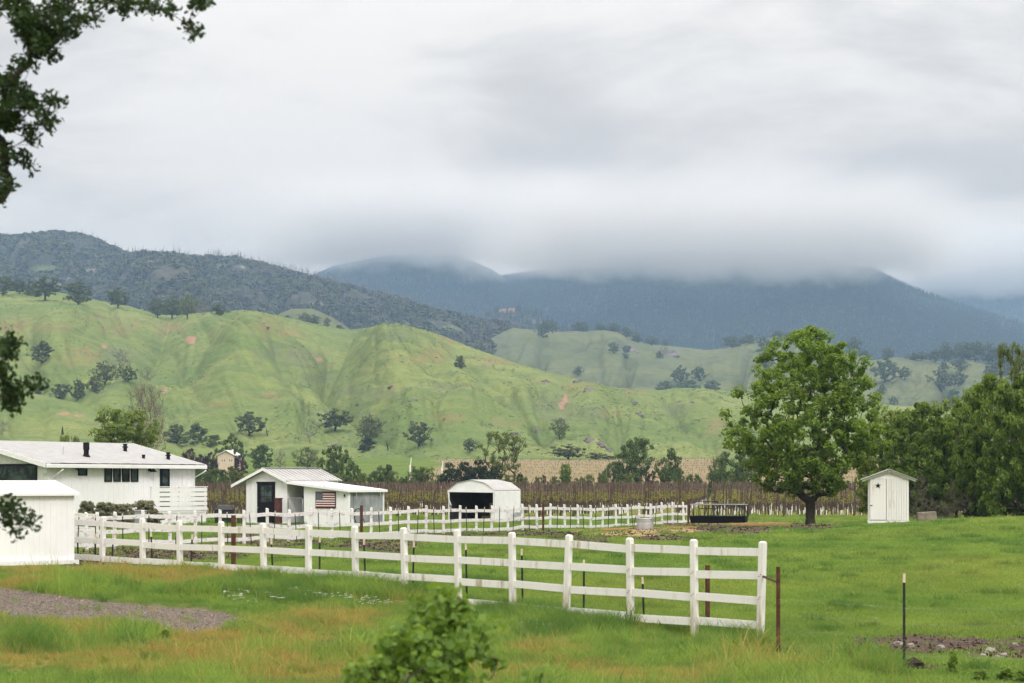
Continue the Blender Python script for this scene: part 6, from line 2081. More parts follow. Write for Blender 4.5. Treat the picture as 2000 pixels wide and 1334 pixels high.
def build_grass():
    rs = np.random.default_rng(99)
    # --- long roadside grass
    n = 64000
    d = np.sqrt(rs.random(n) * (52 ** 2 - 19 ** 2) + 19 ** 2)
    x = (rs.random(n) - 0.5) * 0.62 * d; y = d
    z = ground_z(x, y)
    so, st, gr, dr, lu, ta, rim = ground_masks(x, y, z)
    shed = (x < -9.5) & (y > 46.5)
    keep = front_of_fence(x, y) & (rs.random(n) > np.maximum(so * 0.93, gr * 0.985)) & (rs.random(n) > 0.5 * rim) & ~shed
    x, y, z, dr, lu = x[keep], y[keep], z[keep], dr[keep], lu[keep]
    n = len(x)
    src = [blades('grass_tuft', 26, 0.13, 0.06, 0.17, 0.010, 0.75, M['grass'], s) for s in (1, 2, 3)] + \
          [blades('grass_tuft', 30, 0.12, 0.14, 0.36, 0.010, 0.6, M['grass'], s) for s in (4, 5)] + \
          [blades('grass_tuft', 22, 0.14, 0.03, 0.10, 0.012, 1.0, M['grass'], 6)] + [blades('seed_stems', 6, 0.16, 0.28, 0.50, 0.006, 0.4, M['grass'], s) for s in (7, 8)] + [blades('broad_weed', 16, 0.12, 0.08, 0.22, 0.03, 0.9, M['grass'], 9)]
    big = fbm(x / 2.6, y / 4.0, 5, 3)
    tall = (rs.random(n) < np.clip(lu * 0.75 + 0.08 * (big > 0.2), 0, 1))
    pick = np.where(tall, 3 + rs.integers(0, 2, n), np.where(rs.random(n) < 0.25, 5, rs.integers(0, 3, n)))
    sc = 0.6 + 0.5 * rs.random(n); sc *= np.clip(1 + 0.7 * big, 0.45, 1.7); sc = np.where(tall, sc * np.where((x > 2.2) & (y > 30), 1.3, 1.0), sc)
    ex = rs.random(n); pick = np.where(ex < 0.02, 6 + rs.integers(0, 2, n), np.where(ex > 0.965, 8, pick))
    dryv = np.clip(dr * (0.35 + 0.75 * rs.random(n)) - lu * 0.6, 0, 1) * 0.9 + 0.10 * (rs.random(n) < 0.12)
    dryv = np.clip(dryv * (1.1 + 1.2 * fbm(x / 0.6, y / 0.9, 8, 2)), 0, 0.95)
    dryv = np.where((pick == 6) | (pick == 7), 0.75, dryv)
    tint = np.clip(0.60 + 0.7 * fbm(x / 0.8, y / 1.2, 6, 2) + 0.4 * big + 0.35 * (rs.random(n) - 0.5) - 0.55 * lu - 0.5 * (pick == 8), 0, 1)
    rot = np.stack([rs.normal(size=n) * 0.08, rs.normal(size=n) * 0.08, rs.random(n) * 6.28], -1)
    scatter('roadside_grass', np.stack([x, y, z], -1), rot, np.stack([sc, sc, sc * (0.85 + 0.3 * rs.random(n))], -1), pick, tint, src, 'long roadside grass, green mixed with dry stems, before the near fence', 'grass', dryv)
    # --- grazed pasture
    n = 150000
    d = np.exp(rs.random(n) * (math.log(150) - math.log(19)) + math.log(19))
    x = (rs.random(n) - 0.5) * 0.62 * d; y = d
    z = ground_z(x, y)
    so, st, gr, dr, lu, ta, rim = ground_masks(x, y, z)
    keep = ~front_of_fence(x, y) & (rs.random(n) > np.maximum(so, st) * 0.97)
    x, y, z = x[keep], y[keep], z[keep]; n = len(x)
    big = fbm(x / 2.2, y / 3.0, 15, 3); big2 = fbm(x / 9.0, y / 9.0, 16, 2)
    clump = noise2(x / 0.9, y / 0.9, 18) > 0.52
    src = [blades('pasture_tuft', 26, 0.17, 0.03, 0.075, 0.013, 0.9, M['grass'], s) for s in (11, 12, 13)] + [blades('pasture_tuft', 34, 0.16, 0.08, 0.19, 0.012, 0.7, M['grass'], s) for s in (14, 15)]
    pick = np.where(clump & (rs.random(n) < 0.8), 3 + rs.integers(0, 2, n), rs.integers(0, 3, n))
    far = np.clip(y / 45, 1, 2.2)
    sc = (0.7 + 0.6 * rs.random(n)) * far
    tint = np.clip(0.62 + 0.4 * big + 0.25 * big2 + 0.3 * (rs.random(n) - 0.5) - 0.5 * (pick > 2), 0, 1)
    dryv = np.clip(0.10 + 0.35 * big2, 0, 0.4) * rs.random(n)
    rot = np.stack([np.zeros(n), np.zeros(n), rs.random(n) * 6.28], -1)
    scatter('pasture_grass', np.stack([x, y, z], -1), rot, np.stack([sc, sc, sc / far ** 0.7], -1), pick, tint, src, 'short grazed pasture grass with darker tufts', 'grass', dryv)
    # --- white umbels and yellow specks among the long grass
    def flower(col_m, seed, h):
        r2 = np.random.default_rng(seed); mb = MB()
        for k in range(4):
            px_, py_ = r2.normal(size=2) * 0.12; hh = h * (0.4 + 0.8 * r2.random())
            for q in range(5):
                ox, oy = r2.normal(size=2) * 0.022
                mb.box(px_ * 1.3 + ox - 0.007, px_ * 1.3 + ox + 0.007, py_ * 1.3 + oy - 0.007, py_ * 1.3 + oy + 0.007, hh, hh + 0.008)
        return mb.mesh('umbel', col_m)
    wf = [flower(M['tube_white'], 1, 0.22), flower(M['tube_white'], 2, 0.17)]
    L = [(430, 1160, 14, 6), (590, 1165, 50, 10), (575, 1162, 12, 5), (640, 1170, 40, 8), (735, 1185, 40, 8), (460, 1170, 20, 6), (520, 1180, 40, 8), (780, 1150, 40, 6), (1050, 1230, 60, 10), (690, 1180, 40, 8)]
    pts = []
    for cx, cy_, rx, ry in L:
        for k in range(7):
            p = ground_hit(cx + random.gauss(0, rx * 0.6), cy_ + random.gauss(0, ry * 0.6))
            if front_of_fence(np.array([p.x]), np.array([p.y]))[0]: pts.append(p)
    n = len(pts); s1 = 0.5 + 0.5 * rs.random(n)
    scatter('white_umbels', np.array(pts), np.stack([np.zeros(n), np.zeros(n), rs.random(n) * 6], -1), np.stack([s1] * 3, -1), rs.integers(0, 2, n), rs.random(n), wf, 'small white wildflower heads in the roadside grass', 'flowers')
    # --- gravel and loose bits
    def pebble(seed, mat):
        r2 = random.Random(seed); mb = MB()
        pr = [(0.3, -0.35), (0.9, -0.1), (0.95, 0.25), (0.4, 0.55)]
        mb.lathe([(a * (0.8 + 0.3 * r2.random()), b * 0.8) for a, b in pr], 6)
        me = mb.mesh('pebble', mat)
        return me
    pm = [pebble(1, M['rock']), pebble(2, M['field_stone']), pebble(3, M['concrete']), pebble(4, M['wood_grey'])]
    n = 60000
    d = rs.uniform(29, 50, n); x = rs.uniform(-0.30, -0.10, n) * d; y = d
    z = ground_z(x, y)
    so, st, gr, dr, lu, ta, rim = ground_masks(x, y, z)
    keep = rs.random(n) < gr * 0.5
    x, y, z = x[keep], y[keep], z[keep]; n = len(x)
    s1 = 0.010 + 0.016 * rs.random(n) ** 2 + 0.03 * (rs.random(n) < 0.01)
    scatter('gravel', np.stack([x, y, z - 0.026], -1), rs.random((n, 3)) * 6.28, np.stack([s1, s1 * (0.7 + 0.5 * rs.random(n)), s1 * 0.7], -1), rs.choice([0, 0, 1, 2, 3, 3], n), rs.random(n), pm, 'grey gravel of the driveway end', 'gravel')
    # clods and litter on bare soil, straw on the straw patches
    cl = [pebble(7, M['soil_dark']), pebble(8, M['soil_dark']), pebble(9, M['field_stone'])]
    n = 90000
    d = np.exp(rs.random(n) * (math.log(140) - math.log(28)) + math.log(28)); x = (rs.random(n) - 0.5) * 0.56 * d; y = d
    z = ground_z(x, y)
    so, st, gr, dr, lu, ta, rim = ground_masks(x, y, z)
    keep = (rs.random(n) < so * 0.8) & (gr < 0.2)
    xs, ys, zs = x[keep], y[keep], z[keep]; m = len(xs)
    s1 = (0.012 + 0.035 * rs.random(m) ** 2) * np.clip(ys / 50, 0.8, 1.5)
    scatter('soil_clods', np.stack([xs, ys, zs + 0.005], -1), rs.random((m, 3)) * 6.28, np.stack([s1, s1, s1 * 0.6], -1), rs.choice([0, 1, 2], m, p=[0.49, 0.485, 0.025]), rs.random(m), cl, 'clods and small stones on the trampled soil', 'soil')
    n = 26000
    d = rs.uniform(98, 135, n); x = (rs.random(n) * 0.16 - 0.01) * d; y = d; z = ground_z(x, y)
    so, st, gr, dr, lu, ta, rim = ground_masks(x, y, z)
    keep = rs.random(n) < st * 0.9
    xs, ys, zs = x[keep], y[keep], z[keep]; m = len(xs)
    sb = MB(); r3 = random.Random(4)
    for k in range(14):
        a = r3.random() * 6.28; c = Vector((r3.uniform(-0.15, 0.15), r3.uniform(-0.15, 0.15), r3.uniform(0.0, 0.05))); dv = Vector((math.cos(a), math.sin(a), r3.uniform(-0.2, 0.2))) * 0.09
        sb.bar(c - dv, c + dv, 0.008, 0.008)
    s1 = 0.8 + 0.8 * rs.random(m)
    scatter('straw_litter', np.stack([xs, ys, zs], -1), np.stack([np.zeros(m), np.zeros(m), rs.random(m) * 6], -1), np.stack([s1] * 3, -1), np.zeros(m), rs.random(m), [sb.mesh('straw', M['straw'])], 'pale straw scattered round the tank and feeder', 'straw')


build_grass()


# ------------------------------------------------------------------ stones, weeds and the fore bush
def rock_mesh(name, seed, mat, nz=7, nt=10):
    r2 = np.random.default_rng(seed)
    th = np.linspace(0, 2 * math.pi, nt, endpoint=False); ph = np.linspace(0.12, math.pi - 0.12, nz)
    rings = []
    for p_ in ph:
        ring = []
        for t in th:
            v = np.array([math.sin(p_) * math.cos(t), math.sin(p_) * math.sin(t), math.cos(p_)])
            k = 1 + 0.42 * float(noise2(v[0] * 1.7 + seed, v[1] * 1.7 + v[2] * 2.1, seed)) + 0.16 * float(noise2(v[0] * 4 + seed, v[1] * 4 + v[2] * 4, seed + 3))
            ring.append(Vector(v * k * 0.5))
        rings.append(ring)
    mb = MB(); mb.tube_rings(rings[::-1])
    return mb.mesh(name, mat)


def build_rocks():
    ms = [rock_mesh('stone', 50 + i, M['field_stone']) for i in range(4)]
    L = sorted([(1935, 1274, 24, 12), (1960, 1283, 17, 10), (1949, 1290, 16, 13), (1982, 1262, 16, 9), (1920, 1284, 14, 9), (1755, 1259, 20, 9), (1778, 1263, 16, 9), (1836, 1266, 18, 9), (1662, 1268, 10, 5),
                (1998, 1222, 10, 7), (1711, 1210, 10, 6), (1846, 1216, 12, 6), (1704, 1187, 9, 6), (1844, 1314, 9, 7), (1990, 1146, 9, 5), (1925, 1276, 12, 5), (1712, 1266, 8, 5), (1682, 1272, 8, 5)])
    for i, (px, py, w, h) in enumerate(L):
        p = ground_hit(px, py); s = p.y / FP
        o = obj('field_stone', ms[i % 4]); o.location = p + Vector((0, 0, h * s * 0.22)); o.scale = (w * s * 1.05, w * s * 0.9, h * s * 1.1); o.rotation_euler = (0, 0, random.random() * 6)
        tag(o, 'pale field stone at the right foreground, ' + ('leftmost' if i == 0 else 'rightmost' if i == len(L) - 1 else ORD[i] + ' from the left'), 'stone', 'field stones at right')
    mh = [rock_mesh('outcrop', 60 + i, M['rock_hill']) for i in range(4)]
    L = sorted([(1128, 748, 22, 12), (1150, 763, 22, 10), (1066, 746, 15, 9), (1238, 791, 15, 14), (1248, 810, 18, 8), (1352, 787, 9, 7), (765, 756, 15, 7), (808, 782, 17, 6), (806, 824, 9, 5), (958, 830, 13, 6),
                (1005, 848, 20, 9), (1050, 843, 12, 8), (1152, 861, 26, 12), (1170, 870, 26, 14), (1186, 880, 18, 12), (700, 790, 12, 6), (520, 640, 12, 5), (192, 619, 9, 7), (985, 750, 8, 6)])
    for i, (px, py, w, h) in enumerate(L):
        p = GREEN.hit(px, py); s = p.y / FP
        o = obj('rock_outcrop', mh[i % 4]); o.location = p + Vector((0, 0, -h * s * 0.12)); o.scale = (w * s * 1.1, w * s, h * s * 1.2); o.rotation_euler = (0, 0, random.random() * 6)
        tag(o, 'grey rock outcrop on the green hillside, ' + ('leftmost' if i == 0 else 'rightmost' if i == len(L) - 1 else ORD[i] + ' from the left'), 'rock', 'rock outcrops on the green hill')
    for i, (px, py, w, h) in enumerate([(1222, 688, 46, 20), (1310, 695, 34, 18), (1555, 735, 20, 8)]):
        p = MID.hit(px, py); s = p.y / FP
        o = obj('far_crag', mh[i]); o.location = p; o.scale = (w * s, w * s * 0.6, h * s * 1.2)
        tag(o, 'dark crag on the far hills, ' + ['leftmost', 'middle', 'rightmost'][i] + ' of three', 'rock', 'crags on the far hills')
    p = ground_hit(1785, 1306)
    o = obj('dirt_clod', rock_mesh('dirt_clod', 71, M['soil_dark'])); o.location = p + Vector((0, 0, 0.04)); o.scale = (0.36, 0.28, 0.22)
    tag(o, 'dark upturned sod in the grass below the lone stake', 'clod')
    # fallen dead limb and a stump on the hill
    p = GREEN.hit(655, 872); e = empty('fallen_limb', p, 0.2, 'bleached fallen tree limb on the hillside left of centre', 'log')
    MB().tube([(-2.4, 0, 0.1), (-0.8, 0, 0.5), (0.6, 0.2, 1.0), (1.3, 0.2, 2.0)], [0.3, 0.28, 0.2, 0.08], 6).build('limb', M['field_stone'], e)
    MB().tube([(-0.6, 0, 0.6), (-1.4, -0.5, 1.3)], [0.16, 0.05], 5).build('branch', M['field_stone'], e)
    MB().tube([(0.6, 0.2, 0.9), (2.6, 0, 0.4)], [0.18, 0.06], 5).build('branch', M['field_stone'], e)
    for px, py, lab in ((521, 852, 'leaning dead snag near the round oak on the hillside'), (756, 878, 'dark broken stump left of the leafy slope oak')):
        p = GREEN.hit(px, py); e = empty('dead_snag', p, 0, lab, 'snag', 'dead snags on the hill')
        MB().tube([(0.3, 0, -0.3), (0, 0, 1.4), (-0.3, 0, 2.6)], [0.22, 0.16, 0.05], 6).build('trunk', M['bark'], e)
        MB().tube([(0, 0, 1.2), (1.2, 0.2, 1.7)], [0.1, 0.03], 5).build('limb', M['bark'], e)


build_rocks()


def build_weeds():
    rs = random.Random(77)
    L = [(1862, 1318, 40, 50), (1745, 1320, 70, 26), (1915, 1334, 60, 26), (1965, 1336, 80, 34), (2000, 1340, 70, 34)]
    KIND['weed0'] = tree_meshes('weed', 410, 60, 14, 0.055, 0.10, lambda h: 0.5 * np.clip(1 - h * 0.75, 0.1, 1), 0.05, M['leaf_bush'], M['leaf_bush'], 0.02, 0.006, aspect=3.2, flat=1.2)
    KIND['weed0'][0].materials.clear(); KIND['weed0'][0].materials.append(M['bark'])
    for i, (px, py, w, h) in enumerate(sorted(L)):
        p = ground_hit(px, py); s = p.y / FP
        plant_tree('thistle_weed', 'weed0', p, w * s * 0.8, h * s, 'leafy green weed at the bottom right, ' + ('leftmost' if i == 0 else 'rightmost' if i == len(L) - 1 else ORD[i] + ' from the left'), 'weed', 'weeds at bottom right')
    p = ground_hit(323, 1250); s = p.y / FP
    plant_tree('dock_weed', 'weed0', p, 34 * s, 22 * s, 'single green weed on the lower gravel edge', 'weed')

    def prof(h):
        return np.interp(h, [0, 0.4, 0.62, 0.75, 0.86, 0.94, 1.0], [0.30, 0.42, 0.36, 0.29, 0.22, 0.13, 0.05])
    d = 9.5; p = on_ground(858, d)
    H = P(858, 1140, d).z - p.z
    KIND['forebush'] = tree_meshes('forebush', 420, 480, 26, 0.017, 0.042, lambda h: prof(h) * 0.72, 0.10, M['leaf_bush'], M['bark'], 0.012, 0.0015, lobes=0.5, shell=0.5, fork=0.05, aspect=1.25)
    plant_tree('fore_bush', 'forebush', p, H, H, 'blurred leafy green bush rising at the bottom centre', 'bush', rz=0.4)
    p = on_ground(798, 9.2); h = P(798, 1322, 9.2).z - p.z
    o = MB().lathe([(0.038, -0.3), (0.036, h - 0.03), (0.031, h), (0.014, h + 0.006)], 9).build('old_post', M['wood_grey']); o.location = p
    MB().box(-0.012, 0.012, -0.043, -0.0375, h - 0.12, h - 0.10).build('nail', M['rust'], o)
    tag(o, 'grey weathered wooden post top at the bottom edge in the bush', 'post')


build_weeds()


def lobed_leaves(cen, nrm, size, rs):
    """oak-like leaves: an outline with rounded lobes"""
    out = np.array([(0, -0.5), (0.10, -0.30), (0.26, -0.24), (0.14, -0.08), (0.34, 0.06), (0.15, 0.18), (0.22, 0.36), (0, 0.5), (-0.22, 0.36), (-0.15, 0.18), (-0.34, 0.06), (-0.14, -0.08), (-0.26, -0.24), (-0.10, -0.30)])
    n, k = len(cen), len(out)
    a = np.cross(nrm, rs.normal(size=(n, 3))); a /= np.linalg.norm(a, axis=1, keepdims=True) + 1e-9
    b = np.cross(nrm, a)
    v = cen[:, None] + size[:, None, None] * (out[None, :, 0:1] * b[:, None] + out[None, :, 1:2] * a[:, None] + (np.abs(out[:, 0]) * 0.35)[None, :, None] * nrm[:, None])
    return v.reshape(-1, 3), np.arange(n * k).reshape(n, k), k


def build_fore_oak():
    rs = np.random.default_rng(123)
    CL = [(60, 50, 34), (85, 70, 34), (45, 25, 26), (110, 22, 24), (130, 8, 18), (70, 92, 20), (118, 60, 20), (142, 50, 14), (158, 35, 13), (175, 32, 12), (210, 6, 14), (182, 4, 12), (252, 12, 16), (242, 6, 12), (295, 14, 14), (282, 6, 12),
          (325, 8, 10), (384, 4, 14), (398, 2, 8), (376, 58, 13), (362, 48, 9), (332, 22, 6), (108, 106, 11), (40, 130, 12), (62, 128, 10), (30, 5, 20), (5, 15, 14),
          (8, 150, 16), (18, 172, 22), (42, 190, 24), (22, 215, 30), (8, 240, 26), (72, 205, 16), (100, 196, 12), (115, 192, 6), (90, 234, 16), (108, 240, 9), (55, 255, 16), (68, 272, 8), (15, 290, 16), (45, 308, 12), (64, 328, 10), (8, 322, 12), (10, 365, 14), (4, 385, 10),
          (12, 690, 18), (20, 664, 14), (6, 715, 16), (32, 680, 10), (30, 755, 18), (60, 750, 13), (76, 746, 7), (12, 775, 18), (36, 785, 12), (28, 800, 8), (4, 745, 16),
          (22, 985, 13), (42, 998, 10), (8, 998, 14), (64, 1020, 7), (28, 1015, 8), (12, 1022, 7), (32, 1040, 6), (50, 1008, 7)]
    tips, rad = [], []
    for cx, cy_, r_ in CL:
        for k in range(max(2, int(r_ * r_ / 38))):
            a = rs.random() * 6.28; q = math.sqrt(rs.random()) * r_ * 0.85
            p = P(cx + q * math.cos(a), cy_ + q * math.sin(a), 12.0 + rs.normal() * 0.16); tips.append(p[:]); rad.append(r_)
    nvis = len(tips)
    guides = [(-160, 700), (-90, 690), (-30, 700), (-160, 980), (-90, 985), (-30, 990), (-200, 300), (-120, 240), (-40, 215), (-120, 330), (-30, 330), (-200, 20), (-100, -30), (-10, 10), (60, -40), (140, -45), (220, -40), (300, -30), (370, -25), (-300, 500), (-300, 200), (-320, 800), (-300, -60)]
    for gx, gy in guides:
        tips.append(P(gx, gy, 12.0 + rs.normal() * 0.1)[:])
    # the rest of the crown, out of the picture on the left and above
    for k in range(170):
        a = rs.random() * 6.28; h = rs.random(); r_ = 2.6 * math.sqrt(rs.random())
        q = Vector((-5.9 + r_ * math.cos(a) * 0.75, 12.4 + r_ * math.sin(a), 3.4 + h * 4.2))
        if q.x / q.y < -0.285: tips.append(q[:])
    tips = np.array(tips)
    base = np.array([-5.7, 12.3, GZ(-5.7, 12.3)])
    nodes, par = skeleton(tips - base, (0, 0, 0), 2.0, rs)
    bm = branch_mesh('fore_oak_limbs', nodes, par, 0.0015, 0.05, M['bark'], 7, 1.0)
    e = empty('fore_oak', base, 0, 'dark blurred oak branches hanging into the left side and top corner', 'tree')
    obj('limbs', bm, e)
    per = 17
    m = len(tips) * per; ci = np.repeat(np.arange(len(tips)), per)
    off = rs.normal(size=(m, 3)); off /= np.linalg.norm(off, axis=1, keepdims=True); off *= (rs.random((m, 1)) ** 0.5) * np.where(ci < nvis, 0.06, 0.16)[:, None]
    g = (ci >= nvis) & (ci < nvis + len(guides))
    cen = (tips - base)[ci] + off; sel = ~g
    cen = cen[sel]; m = len(cen)
    nr = rs.normal(size=(m, 3)) + np.array([0, 0, 0.5]); nr /= np.linalg.norm(nr, axis=1, keepdims=True)
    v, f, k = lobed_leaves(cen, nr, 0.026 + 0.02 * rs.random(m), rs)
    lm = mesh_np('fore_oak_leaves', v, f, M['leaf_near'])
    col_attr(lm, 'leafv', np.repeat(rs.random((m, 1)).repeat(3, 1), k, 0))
    obj('leaves', lm, e)


build_fore_oak()


# ------------------------------------------------------------------ vineyard
def build_vineyard():
    rs = np.random.default_rng(55)
    dirx = 0.112
    X0 = np.arange(-44, 46, 2.5) + 0.9       # where each row starts, at 147 m
    stakes, vines = [], []
    for r_, x0 in enumerate(X0):
        y = 147.0
        k = 0
        while y < 266:
            x = x0 + dirx * (y - 147.0)
            stakes.append((x + rs.normal() * 0.05, y + rs.normal() * 0.1, r_, k))
            vines.append((x + rs.normal() * 0.08, y + 0.7 + rs.normal() * 0.15, r_, k))
            y += 1.45; k += 1
    # the right-hand block is planted across, rows running side to side
    stakes = [q for q in stakes if q[0] < 13 + dirx * (q[1] - 147)]; vines = [q for q in vines if q[0] < 13 + dirx * (q[1] - 147)]
    for r_, y0 in enumerate(np.arange(150, 266, 2.6)):
        x = 13.4 + dirx * (y0 - 147) + rs.random() * 1.2; k = 0
        while x < 62:
            stakes.append((x + rs.normal() * 0.1, y0 + 0.22 * (x - 15) + rs.normal() * 0.1, 60 + r_, k)); vines.append((x + 0.6 + rs.normal() * 0.15, y0 + 0.22 * (x - 15), 60 + r_, k)); x += 1.35; k += 1
    st = np.array(stakes); vn = np.array(vines)

    def vis(a):
        px = 1000 + FP * a[:, 0] / a[:, 1]
        return (px > 372) & (px < 2010)
    # trellis stakes
    z = ground_z(st[:, 0], st[:, 1]); h = 2.12 + 0.45 * rs.random(len(st)) ** 0.7
    order = np.argsort(st[:, 1] + 1000 * ~vis(st) + 500 * ((1000 + FP * st[:, 0] / st[:, 1]) > 1695))
    one = order[:230]; rest = order[230:]
    sm = MB().hexa([(-0.03, -0.03, -0.1), (0.03, -0.03, -0.1), (0.03, 0.03, -0.1), (-0.03, 0.03, -0.1), (-0.026, -0.026, 1), (0.026, -0.026, 1), (0.026, 0.026, 1), (-0.026, 0.026, 1)]).mesh('stake', M['stake'])
    for i in one:
        o = obj('vineyard_stake', sm); o.location = (st[i, 0], st[i, 1], z[i]); o.scale = (1, 1, h[i]); o.rotation_euler = (rs.normal() * 0.02, rs.normal() * 0.025, 0)
        tag(o, 'rust brown vineyard stake in the front rows beyond the far fence', 'stake', 'front vineyard stakes')
    v, f = [], []
    for i in rest:
        if not vis(st[i:i + 1])[0] and abs(st[i, 0]) > 60: continue
        lx, ly = rs.normal(size=2) * 0.03; q = len(v); w = 0.032
        for (ax, ay) in ((-w, -w), (w, -w), (w, w), (-w, w)): v.append((st[i, 0] + ax, st[i, 1] + ay, z[i] - 0.2))
        for (ax, ay) in ((-w, -w), (w, -w), (w, w), (-w, w)): v.append((st[i, 0] + ax + lx, st[i, 1] + ay + ly, z[i] + h[i]))
        f += [(q + a, q + (a + 1) % 4, q + 4 + (a + 1) % 4, q + 4 + a) for a in range(4)] + [(q + 4, q + 5, q + 6, q + 7)]
    tag(obj('vineyard_stakes', mesh_np('vineyard_stakes', np.array(v), np.array(f), M['stake'])), 'massed brown stakes of the vineyard rows farther back', 'stakes', kind='stuff')
    # vines: gnarled trunk and a few leafy shoots
    kinds = []
    for s_ in range(4):
        r2 = np.random.default_rng(600 + s_)
        t = MB(); t.tube([(0, 0, -0.1), (0.03, 0.02, 0.4), (-0.03, 0, 0.75), (0.02, 0, 0.95)], [0.045, 0.035, 0.04, 0.03], 5)
        t.tube([(0.02, 0, 0.95), (0.1, 0.45, 1.0)], [0.025, 0.012], 4); t.tube([(0.02, 0, 0.95), (-0.05, -0.45, 1.0)], [0.025, 0.012], 4)
        n = 17
        cen = np.stack([r2.normal(size=n) * 0.15, r2.uniform(-0.7, 0.7, n), 0.95 + 0.6 * r2.random(n) ** 1.3], -1)
        nr = r2.normal(size=(n, 3)) + np.array([0, -0.3, 0.4]); nr /= np.linalg.norm(nr, axis=1, keepdims=True)
        lv, lf = leaf_quads(cen, nr, 0.08 + 0.06 * r2.random(n), r2, 1.2)
        lm = mesh_np('shoots', lv, lf, M['leaf_vine']); col_attr(lm, 'leafv', np.repeat(r2.random((n, 1)).repeat(3, 1), 4, 0))
        kinds.append((t.mesh('vine_trunk', M['wood_dark']), lm, lv, lf))
    zv = ground_z(vn[:, 0], vn[:, 1])
    order = np.argsort(vn[:, 1] + 1000 * ~vis(vn) + 500 * ((1000 + FP * vn[:, 0] / vn[:, 1]) > 1695))
    for i in order[:110]:
        e = empty('grape_vine', (vn[i, 0], vn[i, 1], zv[i]), rs.random() * 0.4, 'gnarled grape vine with yellow-green shoots in the front rows', 'vine', 'front grape vines')
        kk = kinds[int(rs.integers(0, 4))]; s1 = 0.85 + 0.3 * rs.random(); e.scale = (s1, s1, s1)
        obj('trunk', kk[0], e); obj('shoots', kk[1], e)
    rest = order[110:]; rest = rest[vis(vn[rest]) | (np.abs(vn[rest, 0]) < 60)]
    n = len(rest); s1 = 0.85 + 0.35 * rs.random(n)
    pos = np.stack([vn[rest, 0], vn[rest, 1], zv[rest]], -1); rot = np.stack([np.zeros(n), np.zeros(n), rs.random(n) * 0.5], -1)
    pk = rs.integers(0, 4, n)
    scatter('vine_shoots', pos, rot, np.stack([s1] * 3, -1), pk, rs.random(n), [q[1] for q in kinds], 'yellow-green shoots of the vine rows farther back', 'vines')
    scatter('vine_trunks', pos, rot, np.stack([s1] * 3, -1), pk, rs.random(n), [q[0] for q in kinds], 'dark trunks of the vine rows farther back', 'vines')
    # white grow tubes at the foot of the young vines
    gt = MB().hexa([(-0.05, -0.05, -0.05), (0.05, -0.05, -0.05), (0.05, 0.05, -0.05), (-0.05, 0.05, -0.05), (-0.045, -0.045, 0.38), (0.045, -0.045, 0.38), (0.045, 0.045, 0.38), (-0.045, 0.045, 0.38)]).mesh('grow_tube', M['tube_white'])
    cand = [i for i in order if vis(vn[i:i + 1])[0] and (vn[i, 0] > 8 or rs.random() < 0.22)]
    for i in cand[:150]:
        o = obj('grow_tube', gt); o.location = (vn[i, 0] + 0.1, vn[i, 1] + 0.35, zv[i]); o.rotation_euler = (rs.normal() * 0.08, rs.normal() * 0.08, rs.random())
        tag(o, 'small white grow tube at a vine foot in the front rows', 'grow tube', 'front white grow tubes')
    c2 = np.array(cand[150:]); n = len(c2)
    scatter('far_grow_tubes', np.stack([vn[c2, 0] + 0.1, vn[c2, 1] + 0.35, zv[c2]], -1), np.zeros((n, 3)), np.ones((n, 3)), np.zeros(n), rs.random(n), [gt], 'white grow tubes of the rows farther back', 'tubes')
    # leaning end posts
    k = 0
    ends = [x0 for x0 in X0 if 372 < 1000 + FP * x0 / 146.0 < 1700]
    for k, x0 in enumerate(ends):
        p = Vector((x0 - 0.1, 145.6, GZ(x0, 145.6)))
        e = empty('vineyard_end_post', p, 0, 'leaning dark end post of a vineyard row, ' + ('leftmost' if k == 0 else 'rightmost' if k == len(ends) - 1 else ORD[k] + ' from the left'), 'post', 'vineyard end posts')
        e.rotation_euler = (R(-14 + rs.normal() * 2), R(7 + rs.normal() * 2), 0)
        MB().lathe([(0.065, -0.2), (0.06, 1.9), (0.05, 1.92)], 7).build('post', M['wood_dark'], e)
        MB().tube([(0, 0.06, 1.75), (0.12, 2.2, 1.5)], 0.006, 3).build('wire', M['wire'], e)
    # trellis wires along the rows
    mb = MB()
    for x0 in X0:
        for zz in (1.0, 1.5):
            a, b = (x0, 147, GZ(x0, 147) + zz), (x0 + dirx * 118, 265, GZ(x0 + dirx * 118, 265) + zz)
            mb.tube([a, b], 0.006, 3, cap=False)
    tag(mb.build('trellis_wires', M['wire']), 'trellis wires strung along the vineyard rows', 'wires', kind='stuff')
    # rows of stubby vines across the tan hillside field
    pts = []
    for k in range(64):
        y0 = 300 + k * 3.6
        x = -22 + rs.normal()
        while x < 90:
            pts.append((x, y0 + 0.05 * x + rs.normal() * 0.15)); x += 2.4
    pts = np.array(pts); zt = ground_z(pts[:, 0], pts[:, 1])
    so_, s2, gr_, dr_, lu_, ta, rim_ = ground_masks(pts[:, 0], pts[:, 1], zt)
    kq = ta > 0.5; pts, zt = pts[kq], zt[kq]; n = len(pts)
    tm = MB().box(-0.045, 0.045, -0.045, 0.045, -0.1, 0.42).mesh('young_vine', M['wood_grey'])
    scatter('hillside_vines', np.stack([pts[:, 0], pts[:, 1], zt], -1), np.zeros((n, 3)), np.stack([0.7 + 0.5 * rs.random(n)] * 3, -1), np.zeros(n), rs.random(n), [tm], 'rows of young vine stakes across the tan hillside field', 'vines')


build_vineyard()


